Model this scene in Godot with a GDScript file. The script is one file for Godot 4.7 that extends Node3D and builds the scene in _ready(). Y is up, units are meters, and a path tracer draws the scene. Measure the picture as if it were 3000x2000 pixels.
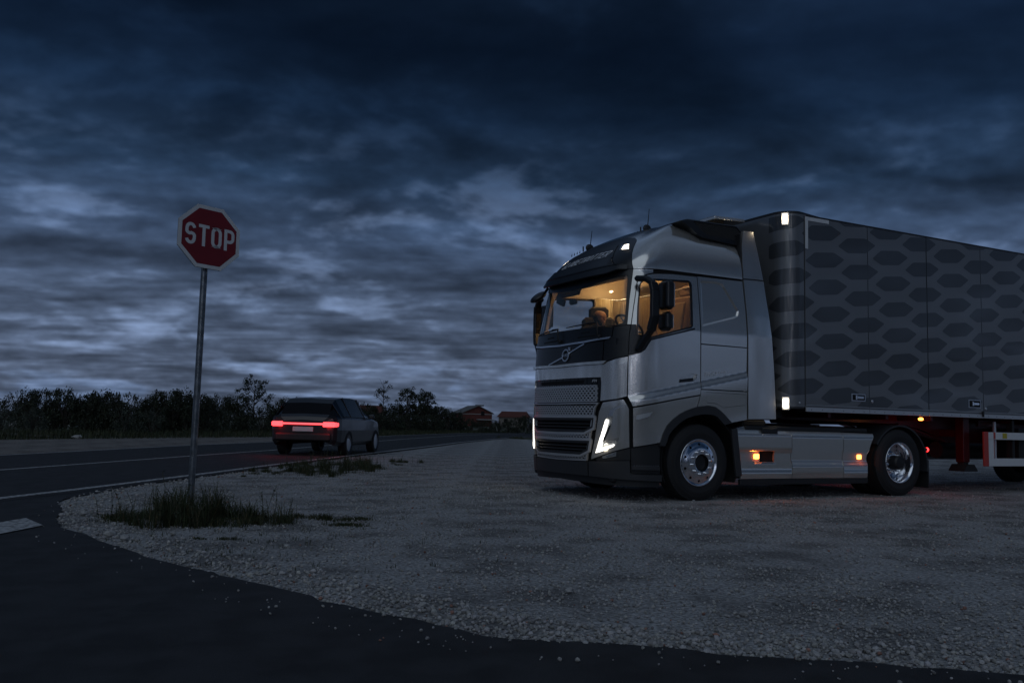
extends Node3D

# ---------------------------------------------------------------- mesh helpers
class MB:
	var v := PackedVector3Array()
	var n := PackedVector3Array()
	var uv := PackedVector2Array()
	var col := PackedColorArray()
	var ix := PackedInt32Array()
	var tint := Color(1, 1, 1)
	var tinted := false

	func vert(p: Vector3, nn: Vector3, t := Vector2.ZERO) -> int:
		v.append(p)
		n.append(nn)
		uv.append(t)
		if tinted:
			col.append(tint)
		return v.size() - 1

	func tri(a: int, b: int, c: int) -> void:
		var g := (v[c] - v[a]).cross(v[b] - v[a])
		if g.dot(n[a] + n[b] + n[c]) < 0.0:
			ix.append(a); ix.append(c); ix.append(b)
		else:
			ix.append(a); ix.append(b); ix.append(c)

	func quad(a: Vector3, b: Vector3, c: Vector3, d: Vector3) -> void:  # counterclockwise from outside
		var nn := (b - a).cross(c - a)
		if nn.length_squared() < 1e-14:
			nn = (c - a).cross(d - a)
		nn = nn.normalized()
		var i := vert(a, nn, Vector2(0, 0)); vert(b, nn, Vector2(1, 0)); vert(c, nn, Vector2(1, 1)); vert(d, nn, Vector2(0, 1))
		tri(i, i + 1, i + 2); tri(i, i + 2, i + 3)

	func quad_part(a: Vector3, b: Vector3, c: Vector3, d: Vector3) -> MB:
		quad(a, b, c, d)
		return self

	func face(a: Vector3, b: Vector3, c: Vector3) -> void:
		var nn := (b - a).cross(c - a).normalized()
		var i := vert(a, nn); vert(b, nn); vert(c, nn)
		tri(i, i + 1, i + 2)

	func box(c: Vector3, size: Vector3, bev := 0.0, bs := Basis()) -> MB:
		var h := size * 0.5
		var b: float = min(bev, min(h.x, min(h.y, h.z)) * 0.98)
		var id := {}
		for sx in [-1, 1]:
			for sy in [-1, 1]:
				for sz in [-1, 1]:
					for ax in 3:
						var s := Vector3(sx, sy, sz)
						var p := Vector3(s.x * (h.x - (0.0 if ax == 0 else b)), s.y * (h.y - (0.0 if ax == 1 else b)), s.z * (h.z - (0.0 if ax == 2 else b)))
						var nn := Vector3.ZERO
						nn[ax] = s[ax]
						id[[sx, sy, sz, ax]] = vert(c + bs * p, (bs * nn).normalized(), Vector2(p.x + p.z, p.y))
		for ax in 3:
			var o1 := (ax + 1) % 3
			var o2 := (ax + 2) % 3
			for s in [-1, 1]:
				var q := []
				for k in [[-1, -1], [1, -1], [1, 1], [-1, 1]]:
					var key := [0, 0, 0]
					key[ax] = s; key[o1] = k[0]; key[o2] = k[1]
					q.append(id[[key[0], key[1], key[2], ax]])
				tri(q[0], q[1], q[2]); tri(q[0], q[2], q[3])
		if b > 0.0:
			for ax in 3:   # edges along ax
				var o1 := (ax + 1) % 3
				var o2 := (ax + 2) % 3
				for s1 in [-1, 1]:
					for s2 in [-1, 1]:
						var ka := [0, 0, 0]; var kb := [0, 0, 0]
						ka[ax] = -1; kb[ax] = 1
						ka[o1] = s1; kb[o1] = s1; ka[o2] = s2; kb[o2] = s2
						var a: int = id[[ka[0], ka[1], ka[2], o1]]
						var a2: int = id[[ka[0], ka[1], ka[2], o2]]
						var d: int = id[[kb[0], kb[1], kb[2], o1]]
						var d2: int = id[[kb[0], kb[1], kb[2], o2]]
						tri(a, d, d2); tri(a, d2, a2)
			for sx in [-1, 1]:
				for sy in [-1, 1]:
					for sz in [-1, 1]:
						tri(id[[sx, sy, sz, 0]], id[[sx, sy, sz, 1]], id[[sx, sy, sz, 2]])
		return self

	func bar(a: Vector3, b: Vector3, w: float, h: float, bev := 0.0, up := Vector3.UP) -> MB:  # box from a to b
		var d := (b - a).normalized()
		var side := d.cross(up)
		if side.length() < 1e-4:
			side = d.cross(Vector3.RIGHT)
		side = side.normalized()
		var u2 := side.cross(d).normalized()
		return box((a + b) * 0.5, Vector3((b - a).length(), h, w), bev, Basis(d, u2, side))

	func tube(path: Array, r0: float, r1: float, segs := 8, caps := true) -> MB:
		var cnt := path.size()
		var prev := Vector3.ZERO
		var ring0 := 0
		var start := v.size()
		for i in cnt:
			var d: Vector3
			if i == 0: d = path[1] - path[0]
			elif i == cnt - 1: d = path[i] - path[i - 1]
			else: d = (path[i + 1] - path[i]).normalized() + (path[i] - path[i - 1]).normalized()
			d = d.normalized()
			if i == 0:
				prev = d.cross(Vector3.UP)
				if prev.length() < 0.1: prev = d.cross(Vector3.RIGHT)
			prev = (prev - d * prev.dot(d)).normalized()
			var w := d.cross(prev)
			var r: float = lerp(r0, r1, float(i) / (cnt - 1))
			for k in segs + 1:
				var a := TAU * k / segs
				var nn := prev * cos(a) + w * sin(a)
				vert(path[i] + nn * r, nn, Vector2(float(k) / segs, float(i)))
			if i > 0:
				for k in segs:
					var p := start + (i - 1) * (segs + 1) + k
					tri(p, p + 1, p + segs + 2); tri(p, p + segs + 2, p + segs + 1)
		if caps:
			for e in [0, cnt - 1]:
				var d: Vector3 = (path[0] - path[1]).normalized() if e == 0 else (path[cnt - 1] - path[cnt - 2]).normalized()
				var c := vert(path[e], d)
				var f := -1
				for k in segs + 1:
					var i2 := vert(v[start + e * (segs + 1) + k], d)
					if f >= 0: tri(c, f, i2)
					f = i2
		return self

	# profile: points (radius, along axis); axis = bs.x ; smooth round the axis, flat or smooth along the profile
	func lathe(prof: Array, at: Vector3, bs: Basis, segs := 48, soft := false) -> MB:
		var m := prof.size()
		var nrm := []
		for i in m - 1:
			var t: Vector2 = prof[i + 1] - prof[i]
			nrm.append(Vector2(t.y, -t.x).normalized())
		for i in m - 1:
			var na: Vector2 = nrm[i]
			var nb: Vector2 = nrm[i]
			if soft:
				if i > 0: na = (nrm[i - 1] + nrm[i]).normalized()
				if i < m - 2: nb = (nrm[i] + nrm[i + 1]).normalized()
			var start := v.size()
			for k in segs + 1:
				var a := TAU * k / segs
				var rad := bs.y * cos(a) + bs.z * sin(a)
				vert(at + rad * prof[i].x + bs.x * prof[i].y, (rad * na.x + bs.x * na.y).normalized(), Vector2(float(k) / segs, 0))
				vert(at + rad * prof[i + 1].x + bs.x * prof[i + 1].y, (rad * nb.x + bs.x * nb.y).normalized(), Vector2(float(k) / segs, 1))
			for k in segs:
				var p := start + 2 * k
				tri(p, p + 1, p + 3); tri(p, p + 3, p + 2)
		return self

	func prism(poly: PackedVector2Array, z0: float, z1: float, xf := Transform3D(), bev := 0.0) -> MB:
		var p2 := poly
		if Geometry2D.is_polygon_clockwise(p2):
			p2 = poly.duplicate(); p2.reverse()
		var tp := p2
		if bev > 0.0:
			var of := Geometry2D.offset_polygon(p2, -bev)
			if of.size() == 1 and of[0].size() == p2.size():
				tp = of[0]
				# align start
				var best := 0
				for k in tp.size():
					if tp[k].distance_to(p2[0]) < tp[best].distance_to(p2[0]): best = k
				var rot := PackedVector2Array()
				for k in tp.size(): rot.append(tp[(k + best) % tp.size()])
				tp = rot
			else:
				bev = 0.0
				tp = p2
		var tr := Geometry2D.triangulate_polygon(tp)
		for side in 2:
			var z := z0 if side == 0 else z1
			var use := p2 if side == 0 else tp
			var nn := (xf.basis * Vector3(0, 0, -1 if side == 0 else 1)).normalized()
			var st := v.size()
			for p in use: vert(xf * Vector3(p.x, p.y, z), nn, p)
			for k in range(0, tr.size(), 3): tri(st + tr[k], st + tr[k + 1], st + tr[k + 2])
		var cnt := p2.size()
		for k in cnt:
			var a := p2[k]; var b := p2[(k + 1) % cnt]
			quad(xf * Vector3(a.x, a.y, z0), xf * Vector3(b.x, b.y, z0), xf * Vector3(b.x, b.y, z1 - bev), xf * Vector3(a.x, a.y, z1 - bev))
			if bev > 0.0:
				var c := tp[(k + 1) % cnt]; var d := tp[k]
				quad(xf * Vector3(a.x, a.y, z1 - bev), xf * Vector3(b.x, b.y, z1 - bev), xf * Vector3(c.x, c.y, z1), xf * Vector3(d.x, d.y, z1))
		return self

	func ellipsoid(c: Vector3, r: Vector3, seg := 12, bs := Basis()) -> MB:
		var st := v.size()
		var rings := seg / 2
		for i in rings + 1:
			var th := PI * i / rings
			for k in seg + 1:
				var ph := TAU * k / seg
				var d := Vector3(sin(th) * cos(ph), cos(th), sin(th) * sin(ph))
				vert(c + bs * (d * r), (bs * (d / r)).normalized(), Vector2(float(k) / seg, float(i) / rings))
		for i in rings:
			for k in seg:
				var p := st + i * (seg + 1) + k
				tri(p, p + 1, p + seg + 2); tri(p, p + seg + 2, p + seg + 1)
		return self

	# a flat stroke along a polyline, raised by th; f maps (x, y) -> Transform3D-like placing
	func stroke(pts: Array, w: float, closed: bool, xf: Transform3D, th: float) -> MB:
		var cnt := pts.size()
		var L := []; var R := []
		for i in cnt:
			var p: Vector2 = pts[i]
			var d0: Vector2; var d1: Vector2
			if closed or i > 0: d0 = (p - pts[(i - 1 + cnt) % cnt]).normalized()
			if closed or i < cnt - 1: d1 = (pts[(i + 1) % cnt] - p).normalized()
			if not closed and i == 0: d0 = d1
			if not closed and i == cnt - 1: d1 = d0
			var m := Vector2(-d0.y - d1.y, d0.x + d1.x).normalized()
			var k := w * 0.5 / maxf(0.35, m.dot(Vector2(-d0.y, d0.x)))
			L.append(p + m * k); R.append(p - m * k)
		var lastk := cnt if closed else cnt - 1
		for i in lastk:
			var j := (i + 1) % cnt
			var q := [R[i], R[j], L[j], L[i]]
			var top := []; var bot := []
			for e in q:
				top.append(xf * Vector3(e.x, e.y, th)); bot.append(xf * Vector3(e.x, e.y, 0))
			quad(top[0], top[1], top[2], top[3])
			quad(bot[0], bot[1], top[1], top[0])
			quad(bot[2], bot[3], top[3], top[2])
			if not closed and i == 0: quad(bot[3], bot[0], top[0], top[3])
			if not closed and i == cnt - 2: quad(bot[1], bot[2], top[2], top[1])
		return self

	func mesh() -> ArrayMesh:
		var a := []
		a.resize(Mesh.ARRAY_MAX)
		a[Mesh.ARRAY_VERTEX] = v
		a[Mesh.ARRAY_NORMAL] = n
		a[Mesh.ARRAY_TEX_UV] = uv
		if tinted: a[Mesh.ARRAY_COLOR] = col
		a[Mesh.ARRAY_INDEX] = ix
		var m := ArrayMesh.new()
		m.add_surface_from_arrays(Mesh.PRIMITIVE_TRIANGLES, a)
		return m

var M := {}
var used_names := {}

func numbered(called: String) -> String:
	var c: int = used_names.get(called, 0)
	used_names[called] = c + 1
	return called if c == 0 else "%s_%03d" % [called, c]

func tag(o: Node, label: String, category := "", group := "", kind := "") -> void:
	if label != "": o.set_meta("label", label)
	if category != "": o.set_meta("category", category)
	if group != "": o.set_meta("group", group)
	if kind != "": o.set_meta("kind", kind)

func thing(called: String, at: Vector3, turn: float, label: String, category: String, group := "") -> Node3D:
	var o := Node3D.new()
	o.name = numbered(called)
	add_child(o)
	o.position = at
	o.rotation.y = turn
	tag(o, label, category, group)
	return o

func part(parent: Node, called: String, mb: MB, m: Material, label := "") -> MeshInstance3D:
	var o := MeshInstance3D.new()
	o.name = called
	o.mesh = mb.mesh()
	o.material_override = m
	parent.add_child(o, true)
	if label != "": o.set_meta("label", label)
	return o

func shared(parent: Node, called: String, mesh: Mesh, m: Material, xf: Transform3D) -> MeshInstance3D:
	var o := MeshInstance3D.new()
	o.name = called
	o.mesh = mesh
	o.material_override = m
	o.transform = xf
	parent.add_child(o, true)
	return o

func whole(called: String, mb: MB, m: Material, label: String, category := "", group := "", kind := "") -> MeshInstance3D:
	var o := MeshInstance3D.new()
	o.name = numbered(called)
	o.mesh = mb.mesh()
	o.material_override = m
	add_child(o)
	tag(o, label, category, group, kind)
	return o

func lin(r: float, g: float, b: float) -> Color:
	return Color(r, g, b).linear_to_srgb()

func mat(r: float, g: float, b: float, rough := 0.6, metal := 0.0, coat := 0.0) -> StandardMaterial3D:
	var m := StandardMaterial3D.new()
	m.albedo_color = lin(r, g, b)
	m.roughness = rough
	m.metallic = metal
	if coat > 0.0:
		m.clearcoat_enabled = true
		m.clearcoat = coat
		m.clearcoat_roughness = 0.04
	return m

func lamp_mat(r: float, g: float, b: float, e: float) -> StandardMaterial3D:
	var m := mat(0.6, 0.6, 0.6, 0.2)
	m.emission_enabled = true
	m.emission = lin(r, g, b)
	m.emission_energy_multiplier = e
	return m

func glass(r: float, g: float, b: float, a: float) -> StandardMaterial3D:
	var m := mat(r, g, b, 0.02)
	m.albedo_color.a = a
	m.transparency = BaseMaterial3D.TRANSPARENCY_ALPHA
	m.cull_mode = BaseMaterial3D.CULL_DISABLED
	return m

func omni(parent: Node, at: Vector3, c: Color, e: float, size: float) -> OmniLight3D:
	var l := OmniLight3D.new()
	l.name = "lamp_light"
	l.light_color = c
	l.light_energy = e
	l.light_size = size
	l.omni_range = 40.0
	l.omni_attenuation = 2.0
	l.shadow_enabled = true
	parent.add_child(l, true)
	l.position = at
	return l

func noise_tex(freq: float, ramp: Array, oct := 4, sd := 1, size := 512, nrm := false, bump := 4.0, kind := FastNoiseLite.TYPE_SIMPLEX_SMOOTH) -> NoiseTexture2D:
	var nz := FastNoiseLite.new()
	nz.noise_type = kind
	nz.seed = sd
	nz.frequency = freq
	nz.fractal_octaves = oct
	var t := NoiseTexture2D.new()
	t.width = size; t.height = size
	t.seamless = true
	t.noise = nz
	if nrm:
		t.as_normal_map = true
		t.bump_strength = bump
	elif ramp.size():
		var g := Gradient.new()
		var off := PackedFloat32Array(); var cs := PackedColorArray()
		for r in ramp:
			off.append(r[0]); cs.append(r[1])
		g.offsets = off; g.colors = cs
		t.color_ramp = g
	return t

func smooth(a: float, b: float, x: float) -> float:
	var t := clampf((x - a) / (b - a), 0.0, 1.0)
	return t * t * (3.0 - 2.0 * t)

# ---------------------------------------------------------------- dusk sky with a broken cloud deck
const SKY_W := 4096
var sky_rows := []
var nz_a: FastNoiseLite
var nz_b: FastNoiseLite
var nz_c: FastNoiseLite
var nz_d: FastNoiseLite
const SKY_EL := [0.0, 3.0, 7.0, 11.0, 15.0, 19.0, 23.0, 28.0, 48.0, 90.0]
const SKY_R := [0.100, 0.097, 0.083, 0.055, 0.0245, 0.0095, 0.0053, 0.0072, 0.066, 0.072]
const SKY_G := [0.134, 0.132, 0.120, 0.090, 0.052, 0.0240, 0.0138, 0.0170, 0.098, 0.106]
const SKY_B := [0.212, 0.210, 0.200, 0.166, 0.108, 0.0570, 0.0350, 0.0400, 0.160, 0.170]

func mk_noise(sd: int, f: float, oct: int, gain := 0.5) -> FastNoiseLite:
	var z := FastNoiseLite.new()
	z.noise_type = FastNoiseLite.TYPE_SIMPLEX_SMOOTH
	z.seed = sd
	z.frequency = f
	z.fractal_octaves = oct
	z.fractal_gain = gain
	return z

func sky_row(row: int) -> void:
	var out := PackedFloat32Array()
	out.resize(SKY_W * 3)
	var hh := SKY_W / 2
	var el := PI * 0.5 - (row + 0.5) / hh * PI
	var ed := rad_to_deg(el)
	var k := 0
	while k < SKY_EL.size() - 2 and ed > SKY_EL[k + 1]: k += 1
	var f := clampf((ed - SKY_EL[k]) / (SKY_EL[k + 1] - SKY_EL[k]), 0.0, 1.0)
	var br: float = lerp(SKY_R[k], SKY_R[k + 1], f)
	var bg: float = lerp(SKY_G[k], SKY_G[k + 1], f)
	var bb: float = lerp(SKY_B[k], SKY_B[k + 1], f)
	var ce := cos(el)
	var se := sin(el)
	for c in SKY_W:
		var az := (c + 0.5) / SKY_W * TAU - PI
		var ad := rad_to_deg(az)
		var dx := sin(az) * ce
		var dz := -cos(az) * ce
		var q := 1.0 / (se + 0.07)
		var px := dx * q
		var pz := dz * q
		var wx := nz_d.get_noise_2d(px, pz)
		var wz := nz_d.get_noise_2d(px + 31.7, pz - 12.3)
		var n1 := nz_a.get_noise_3d(px + wx * 0.8, 0.0, pz * 1.25 + wz * 0.8)
		var n2 := nz_b.get_noise_3d(px * 0.6 + wx * 0.6, 5.0, pz * 1.5 + wz * 0.5)
		var q2 := 1.0 / (se + 0.24)
		var cx := dx * q2 * 2.3
		var cz := dz * q2 * 2.3
		var n3 := nz_c.get_noise_3d(cx * 0.75 + wz * 0.5, 9.0, cz * 1.0)
		var n4 := nz_c.get_noise_3d(cx * 2.6 + wx * 0.6, 19.0, cz * 3.0 + wz * 0.6)
		var n5 := nz_c.get_noise_3d(cx * 6.0 + wz * 0.8, 29.0, cz * 7.5 + wx * 0.8)
		var n6 := nz_b.get_noise_3d(px * 1.3, 41.0, pz * 4.6) * (1.0 - smooth(6.0, 15.0, ed))
		var glow := exp(-pow((ad + 3.0) / 25.0, 2.0))
		var behind := smooth(50.0, 120.0, absf(ad))
		var low := 1.0 - smooth(14.0, 32.0, ed)
		var calm := lerpf(1.0, 0.45, smooth(13.0, 23.0, ed))
		var lum := exp(n1 * 0.95 + n2 * 0.55 + n3 * 0.70 * calm + n4 * 0.50 * calm + n5 * 0.26 * calm + n6 * 0.62)
		# afterglow towards the place where the sun went down
		var side := lerpf(1.0, lerpf(0.56, 1.38, glow) + behind * 0.25, low)
		var r := br * lum * side
		var g := bg * lum * side
		var b := bb * lum * side
		# gaps in the deck
		var gap := smooth(0.0, 0.50, n3 + 0.30 * n1 + 0.40 * n4 + 0.12 * n5)
		var thin := smooth(-0.14, 0.16, n3 + 0.35 * n1) * smooth(0.10, 0.30, n4 * 0.80 + n5 * 0.60)
		var band := smooth(1.5, 5.0, ed) * (1.0 - smooth(13.0, 20.0, ed))
		var hi := 1.0 - smooth(24.0, 50.0, ed)
		var near_low := 1.0 - smooth(9.0, 21.0, ed)
		var open_ := gap * (0.03 + 0.14 * hi + 0.80 * near_low) * lerpf(0.55, 1.0, glow)
		r += open_ * lerpf(0.018, 0.110, band)
		g += open_ * lerpf(0.046, 0.150, band)
		b += open_ * lerpf(0.105, 0.240, band)
		var lit := thin * band * glow
		r += lit * 2.3
		g += lit * 2.2
		b += lit * 2.15
		out[c * 3] = r; out[c * 3 + 1] = g; out[c * 3 + 2] = b
	sky_rows[row] = out

func make_sky() -> PanoramaSkyMaterial:
	nz_a = mk_noise(5, 0.42, 4)
	nz_b = mk_noise(23, 0.95, 4)
	nz_c = mk_noise(7, 0.85, 5, 0.55)
	nz_d = mk_noise(5, 0.55, 2)
	var hh := SKY_W / 2
	var up := hh / 2
	sky_rows.resize(up)
	var id := WorkerThreadPool.add_group_task(sky_row, up, -1, true)
	WorkerThreadPool.wait_for_group_task_completion(id)
	var all := PackedFloat32Array()
	for r in up: all.append_array(sky_rows[r])
	var under := PackedFloat32Array()
	under.resize(SKY_W * 3)
	for c in SKY_W:
		under[c * 3] = 0.02; under[c * 3 + 1] = 0.022; under[c * 3 + 2] = 0.026
	for r in hh - up: all.append_array(under)
	var im := Image.create_from_data(SKY_W, hh, false, Image.FORMAT_RGBF, all.to_byte_array())
	var m := PanoramaSkyMaterial.new()
	m.panorama = ImageTexture.create_from_image(im)
	return m

func _ready() -> void:
	var t0 := Time.get_ticks_msec()
	# camera
	var cam := Camera3D.new()
	cam.name = "camera"
	cam.fov = 41.864
	cam.near = 0.05
	cam.far = 3000.0
	add_child(cam)
	cam.transform = Transform3D(Basis(Vector3.RIGHT, 0.0910) * Basis(Vector3.BACK, 0.0240), Vector3(0, 0.943, 0))
	cam.current = true
	# sky
	var env := Environment.new()
	env.background_mode = Environment.BG_SKY
	env.sky = Sky.new()
	env.sky.sky_material = make_sky()
	env.background_energy_multiplier = 1.0
	env.tonemap_mode = Environment.TONE_MAPPER_LINEAR
	env.tonemap_exposure = 1.0
	env.sdfgi_enabled = true
	env.ssao_enabled = true
	env.ssil_enabled = true
	var we := WorldEnvironment.new()
	we.name = "world_environment"
	we.environment = env
	add_child(we)
	# the last daylight: very wide and weak, from the open sky behind the camera
	var sun := DirectionalLight3D.new()
	sun.name = "daylight"
	sun.light_color = Color(0.88, 0.94, 1.0)
	sun.light_energy = 0.115
	sun.light_angular_distance = 60.0
	sun.shadow_enabled = true
	add_child(sun)
	sun.rotation_degrees = Vector3(-40.0, -12.0, 0.0)
	print("sky ", Time.get_ticks_msec() - t0)
	materials()
	build_ground()
	print("ground ", Time.get_ticks_msec() - t0)
	build_plants()
	print("plants ", Time.get_ticks_msec() - t0)
	build_far_things()
	build_sign()
	build_car()
	print("far ", Time.get_ticks_msec() - t0)
	build_truck()
	print("truck ", Time.get_ticks_msec() - t0)
	build_trailer()
	build_person()
	print("all ", Time.get_ticks_msec() - t0)

# ---------------------------------------------------------------- materials
func triplanar(m: StandardMaterial3D, scale: float) -> StandardMaterial3D:
	m.uv1_triplanar = true
	m.uv1_world_triplanar = true
	m.uv1_scale = Vector3.ONE * scale
	return m

func grey(a: float) -> Color:
	return lin(a, a, a)

func materials() -> void:
	M.paint = mat(0.66, 0.64, 0.605, 0.17, 0.76, 1.0)
	M.black_gloss = mat(0.012, 0.013, 0.015, 0.28)
	M.black_panel = mat(0.011, 0.012, 0.014, 0.34)
	M.plastic = mat(0.030, 0.031, 0.034, 0.55)
	M.dark_plastic = mat(0.016, 0.0165, 0.018, 0.6)
	M.void = mat(0.004, 0.004, 0.004, 0.9)
	M.chassis = mat(0.012, 0.012, 0.013, 0.55)
	M.chrome = mat(0.86, 0.87, 0.89, 0.09, 1.0)
	M.satin = mat(0.62, 0.63, 0.66, 0.28, 0.9)
	M.silver_plastic = mat(0.52, 0.525, 0.54, 0.34, 0.45)
	M.alloy = mat(0.80, 0.81, 0.84, 0.14, 1.0)
	M.tyre = mat(0.014, 0.014, 0.015, 0.78)
	M.glass = glass(0.30, 0.40, 0.42, 0.10)
	M.clear = glass(0.8, 0.8, 0.8, 0.12)
	M.white_paint = mat(0.62, 0.63, 0.64, 0.5)
	M.red_frame = mat(0.060, 0.003, 0.004, 0.34)
	M.reflector_red = mat(0.42, 0.045, 0.035, 0.4)
	M.yellow = mat(0.45, 0.36, 0.02, 0.5)
	M.trailer = mat(0.165, 0.170, 0.178, 0.34, 0.25, 0.6)
	M.trailer_print = mat(0.060, 0.064, 0.070, 0.36, 0.20, 0.6)
	M.trailer_roof = mat(0.02, 0.02, 0.022, 0.5)
	M.alu = mat(0.60, 0.61, 0.63, 0.40, 0.6)
	M.cream = mat(0.60, 0.50, 0.37, 0.8)
	M.cream_dark = mat(0.30, 0.22, 0.14, 0.8)
	M.seat_brown = mat(0.20, 0.125, 0.082, 0.75)
	M.seat_dark = mat(0.020, 0.019, 0.019, 0.75)
	M.dash = mat(0.022, 0.022, 0.025, 0.6)
	M.curtain = mat(0.42, 0.34, 0.24, 0.42)
	M.foil = mat(0.80, 0.72, 0.56, 0.30, 0.35)
	M.lamp_white = lamp_mat(1.0, 0.86, 0.68, 5.0)
	M.lamp_drl = lamp_mat(1.0, 0.95, 0.86, 5.0)
	M.lamp_amber = lamp_mat(1.0, 0.36, 0.05, 6.0)
	M.lamp_red = lamp_mat(1.0, 0.02, 0.02, 5.0)
	M.lamp_tail = lamp_mat(1.0, 0.045, 0.05, 2.6)
	M.lamp_warm = lamp_mat(1.0, 0.74, 0.42, 3.0)
	M.letter = mat(0.70, 0.72, 0.75, 0.4, 0.1)
	M.lens = mat(0.30, 0.32, 0.34, 0.10, 0.6, 1.0)
	# galvanised post
	M.zinc = mat(0.20, 0.22, 0.24, 0.42, 0.75)
	M.zinc.albedo_texture = noise_tex(0.02, [[0.25, grey(0.55)], [0.5, grey(0.8)], [0.75, grey(1.0)]], 4, 71, 256)
	M.zinc.roughness_texture = noise_tex(0.03, [[0.2, Color(0.7, 0.7, 0.7)], [0.8, Color(1, 1, 1)]], 3, 72, 256)
	triplanar(M.zinc, 1.7)
	M.sign_red = mat(0.185, 0.010, 0.016, 0.42)
	M.sign_red.albedo_texture = noise_tex(0.012, [[0.2, grey(0.82)], [0.8, grey(1.0)]], 4, 73, 256)
	triplanar(M.sign_red, 1.3)
	M.sign_white = mat(0.55, 0.56, 0.57, 0.45)
	M.sign_back = mat(0.30, 0.31, 0.32, 0.5, 0.6)
	# ground
	M.gravel = mat(0.80, 0.80, 0.80, 0.95)
	M.gravel.albedo_texture = noise_tex(0.06, [[0.0, lin(0.13, 0.128, 0.125)], [0.38, lin(0.34, 0.335, 0.325)], [0.55, lin(0.48, 0.47, 0.46)], [0.8, lin(0.60, 0.59, 0.575)]], 4, 31, 1024, false, 4.0, FastNoiseLite.TYPE_CELLULAR)
	M.gravel.normal_enabled = true
	M.gravel.normal_texture = noise_tex(0.06, [], 4, 31, 1024, true, 9.0, FastNoiseLite.TYPE_CELLULAR)
	M.gravel.normal_scale = 1.0
	M.gravel.detail_enabled = true
	M.gravel.detail_blend_mode = BaseMaterial3D.BLEND_MODE_MUL
	M.gravel.detail_albedo = noise_tex(0.004, [[0.2, lin(0.50, 0.49, 0.48)], [0.45, lin(0.80, 0.79, 0.78)], [0.7, lin(1, 1, 1)]], 4, 33, 512)
	triplanar(M.gravel, 0.55)
	M.shoulder = M.gravel.duplicate()
	M.shoulder.albedo_color = lin(0.50, 0.46, 0.42)
	M.stone = mat(1, 1, 1, 0.9)
	M.stone.vertex_color_use_as_albedo = true
	M.boulder = mat(0.42, 0.41, 0.39, 0.9)
	M.boulder.albedo_texture = noise_tex(0.02, [[0.2, grey(0.45)], [0.5, grey(0.85)], [0.8, grey(1.0)]], 5, 35, 256)
	triplanar(M.boulder, 0.8)
	M.asphalt = mat(1, 1, 1, 0.82)
	M.asphalt.albedo_texture = noise_tex(0.16, [[0.15, lin(0.011, 0.012, 0.013)], [0.5, lin(0.022, 0.023, 0.025)], [0.78, lin(0.034, 0.035, 0.037)], [0.95, lin(0.09, 0.09, 0.09)]], 3, 41, 1024)
	M.asphalt.normal_enabled = true
	M.asphalt.normal_texture = noise_tex(0.16, [], 3, 41, 1024, true, 5.0)
	M.asphalt.normal_scale = 0.7
	M.asphalt.detail_enabled = true
	M.asphalt.detail_blend_mode = BaseMaterial3D.BLEND_MODE_MUL
	M.asphalt.detail_albedo = noise_tex(0.006, [[0.25, grey(0.42)], [0.5, grey(0.75)], [0.75, grey(1.0)]], 5, 43, 512)
	triplanar(M.asphalt, 0.8)
	M.marking = mat(0.46, 0.46, 0.45, 0.75)
	M.marking.albedo_texture = noise_tex(0.03, [[0.30, grey(0.25)], [0.45, grey(0.75)], [0.7, grey(1.0)]], 5, 45, 512)
	triplanar(M.marking, 0.9)
	M.soil = mat(1, 1, 1, 0.95)
	M.soil.albedo_texture = noise_tex(0.03, [[0.2, lin(0.030, 0.034, 0.016)], [0.5, lin(0.060, 0.062, 0.032)], [0.8, lin(0.11, 0.10, 0.06)]], 5, 47, 512)
	triplanar(M.soil, 0.25)
	M.grass = mat(1, 1, 1, 0.8)
	M.grass.vertex_color_use_as_albedo = true
	M.grass.backlight_enabled = true
	M.grass.backlight = Color(0.25, 0.3, 0.1)
	M.leaf = mat(1, 1, 1, 0.7)
	M.leaf.vertex_color_use_as_albedo = true
	M.leaf.backlight_enabled = true
	M.leaf.backlight = Color(0.2, 0.25, 0.1)
	M.bark = mat(0.05, 0.042, 0.034, 0.9)

# ---------------------------------------------------------------- ground
const NEAR_EDGE := [[-5.75, 6.0], [-5.55, -4.0], [-5.32, -9.6], [-5.12, -11.0], [-4.95, -12.8], [-4.78, -14.6], [-4.55, -17.4], [-4.28, -20.0], [-3.56, -26.7], [-2.75, -34.0], [-2.18, -40.4], [-0.9, -50.0], [0.6, -58.6], [4.0, -72.0], [10.0, -88.0]]
const MID_LINE := [[-8.9, 6.0], [-8.6, -4.0], [-8.2, -11.0], [-7.98, -14.1], [-7.26, -20.6], [-6.68, -25.4], [-6.18, -32.4], [-5.3, -44.2], [-3.32, -61.2], [-1.2, -72.0], [5.0, -92.0]]
const FAR_EDGE := [[-12.1, 6.0], [-11.8, -4.0], [-11.1, -14.0], [-10.75, -19.0], [-10.0, -28.3], [-9.3, -32.5], [-8.37, -41.9], [-7.0, -55.0], [-4.0, -73.6], [0.7, -86.0], [5.0, -100.0]]
const LOT_EDGE := [[-4.80, -9.83], [-4.71, -9.41], [-4.29, -8.74], [-3.95, -7.91], [-3.67, -7.43], [-3.29, -7.02], [-3.0, -6.66], [-2.76, -6.39], [-2.51, -6.15], [-2.26, -5.87], [-2.03, -5.65], [-1.78, -5.44], [-1.56, -5.27], [-1.33, -5.07], [-1.13, -4.89], [-0.93, -4.68], [-0.66, -4.48], [-0.43, -4.30], [-0.21, -4.12], [-0.08, -4.02], [0.05, -3.95], [0.3, -3.93], [0.61, -3.90], [0.9, -3.80], [1.5, -3.70], [2.4, -3.50], [4.0, -3.1], [8.0, -2.2], [20.0, 0.5], [45.0, 5.0]]

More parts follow.
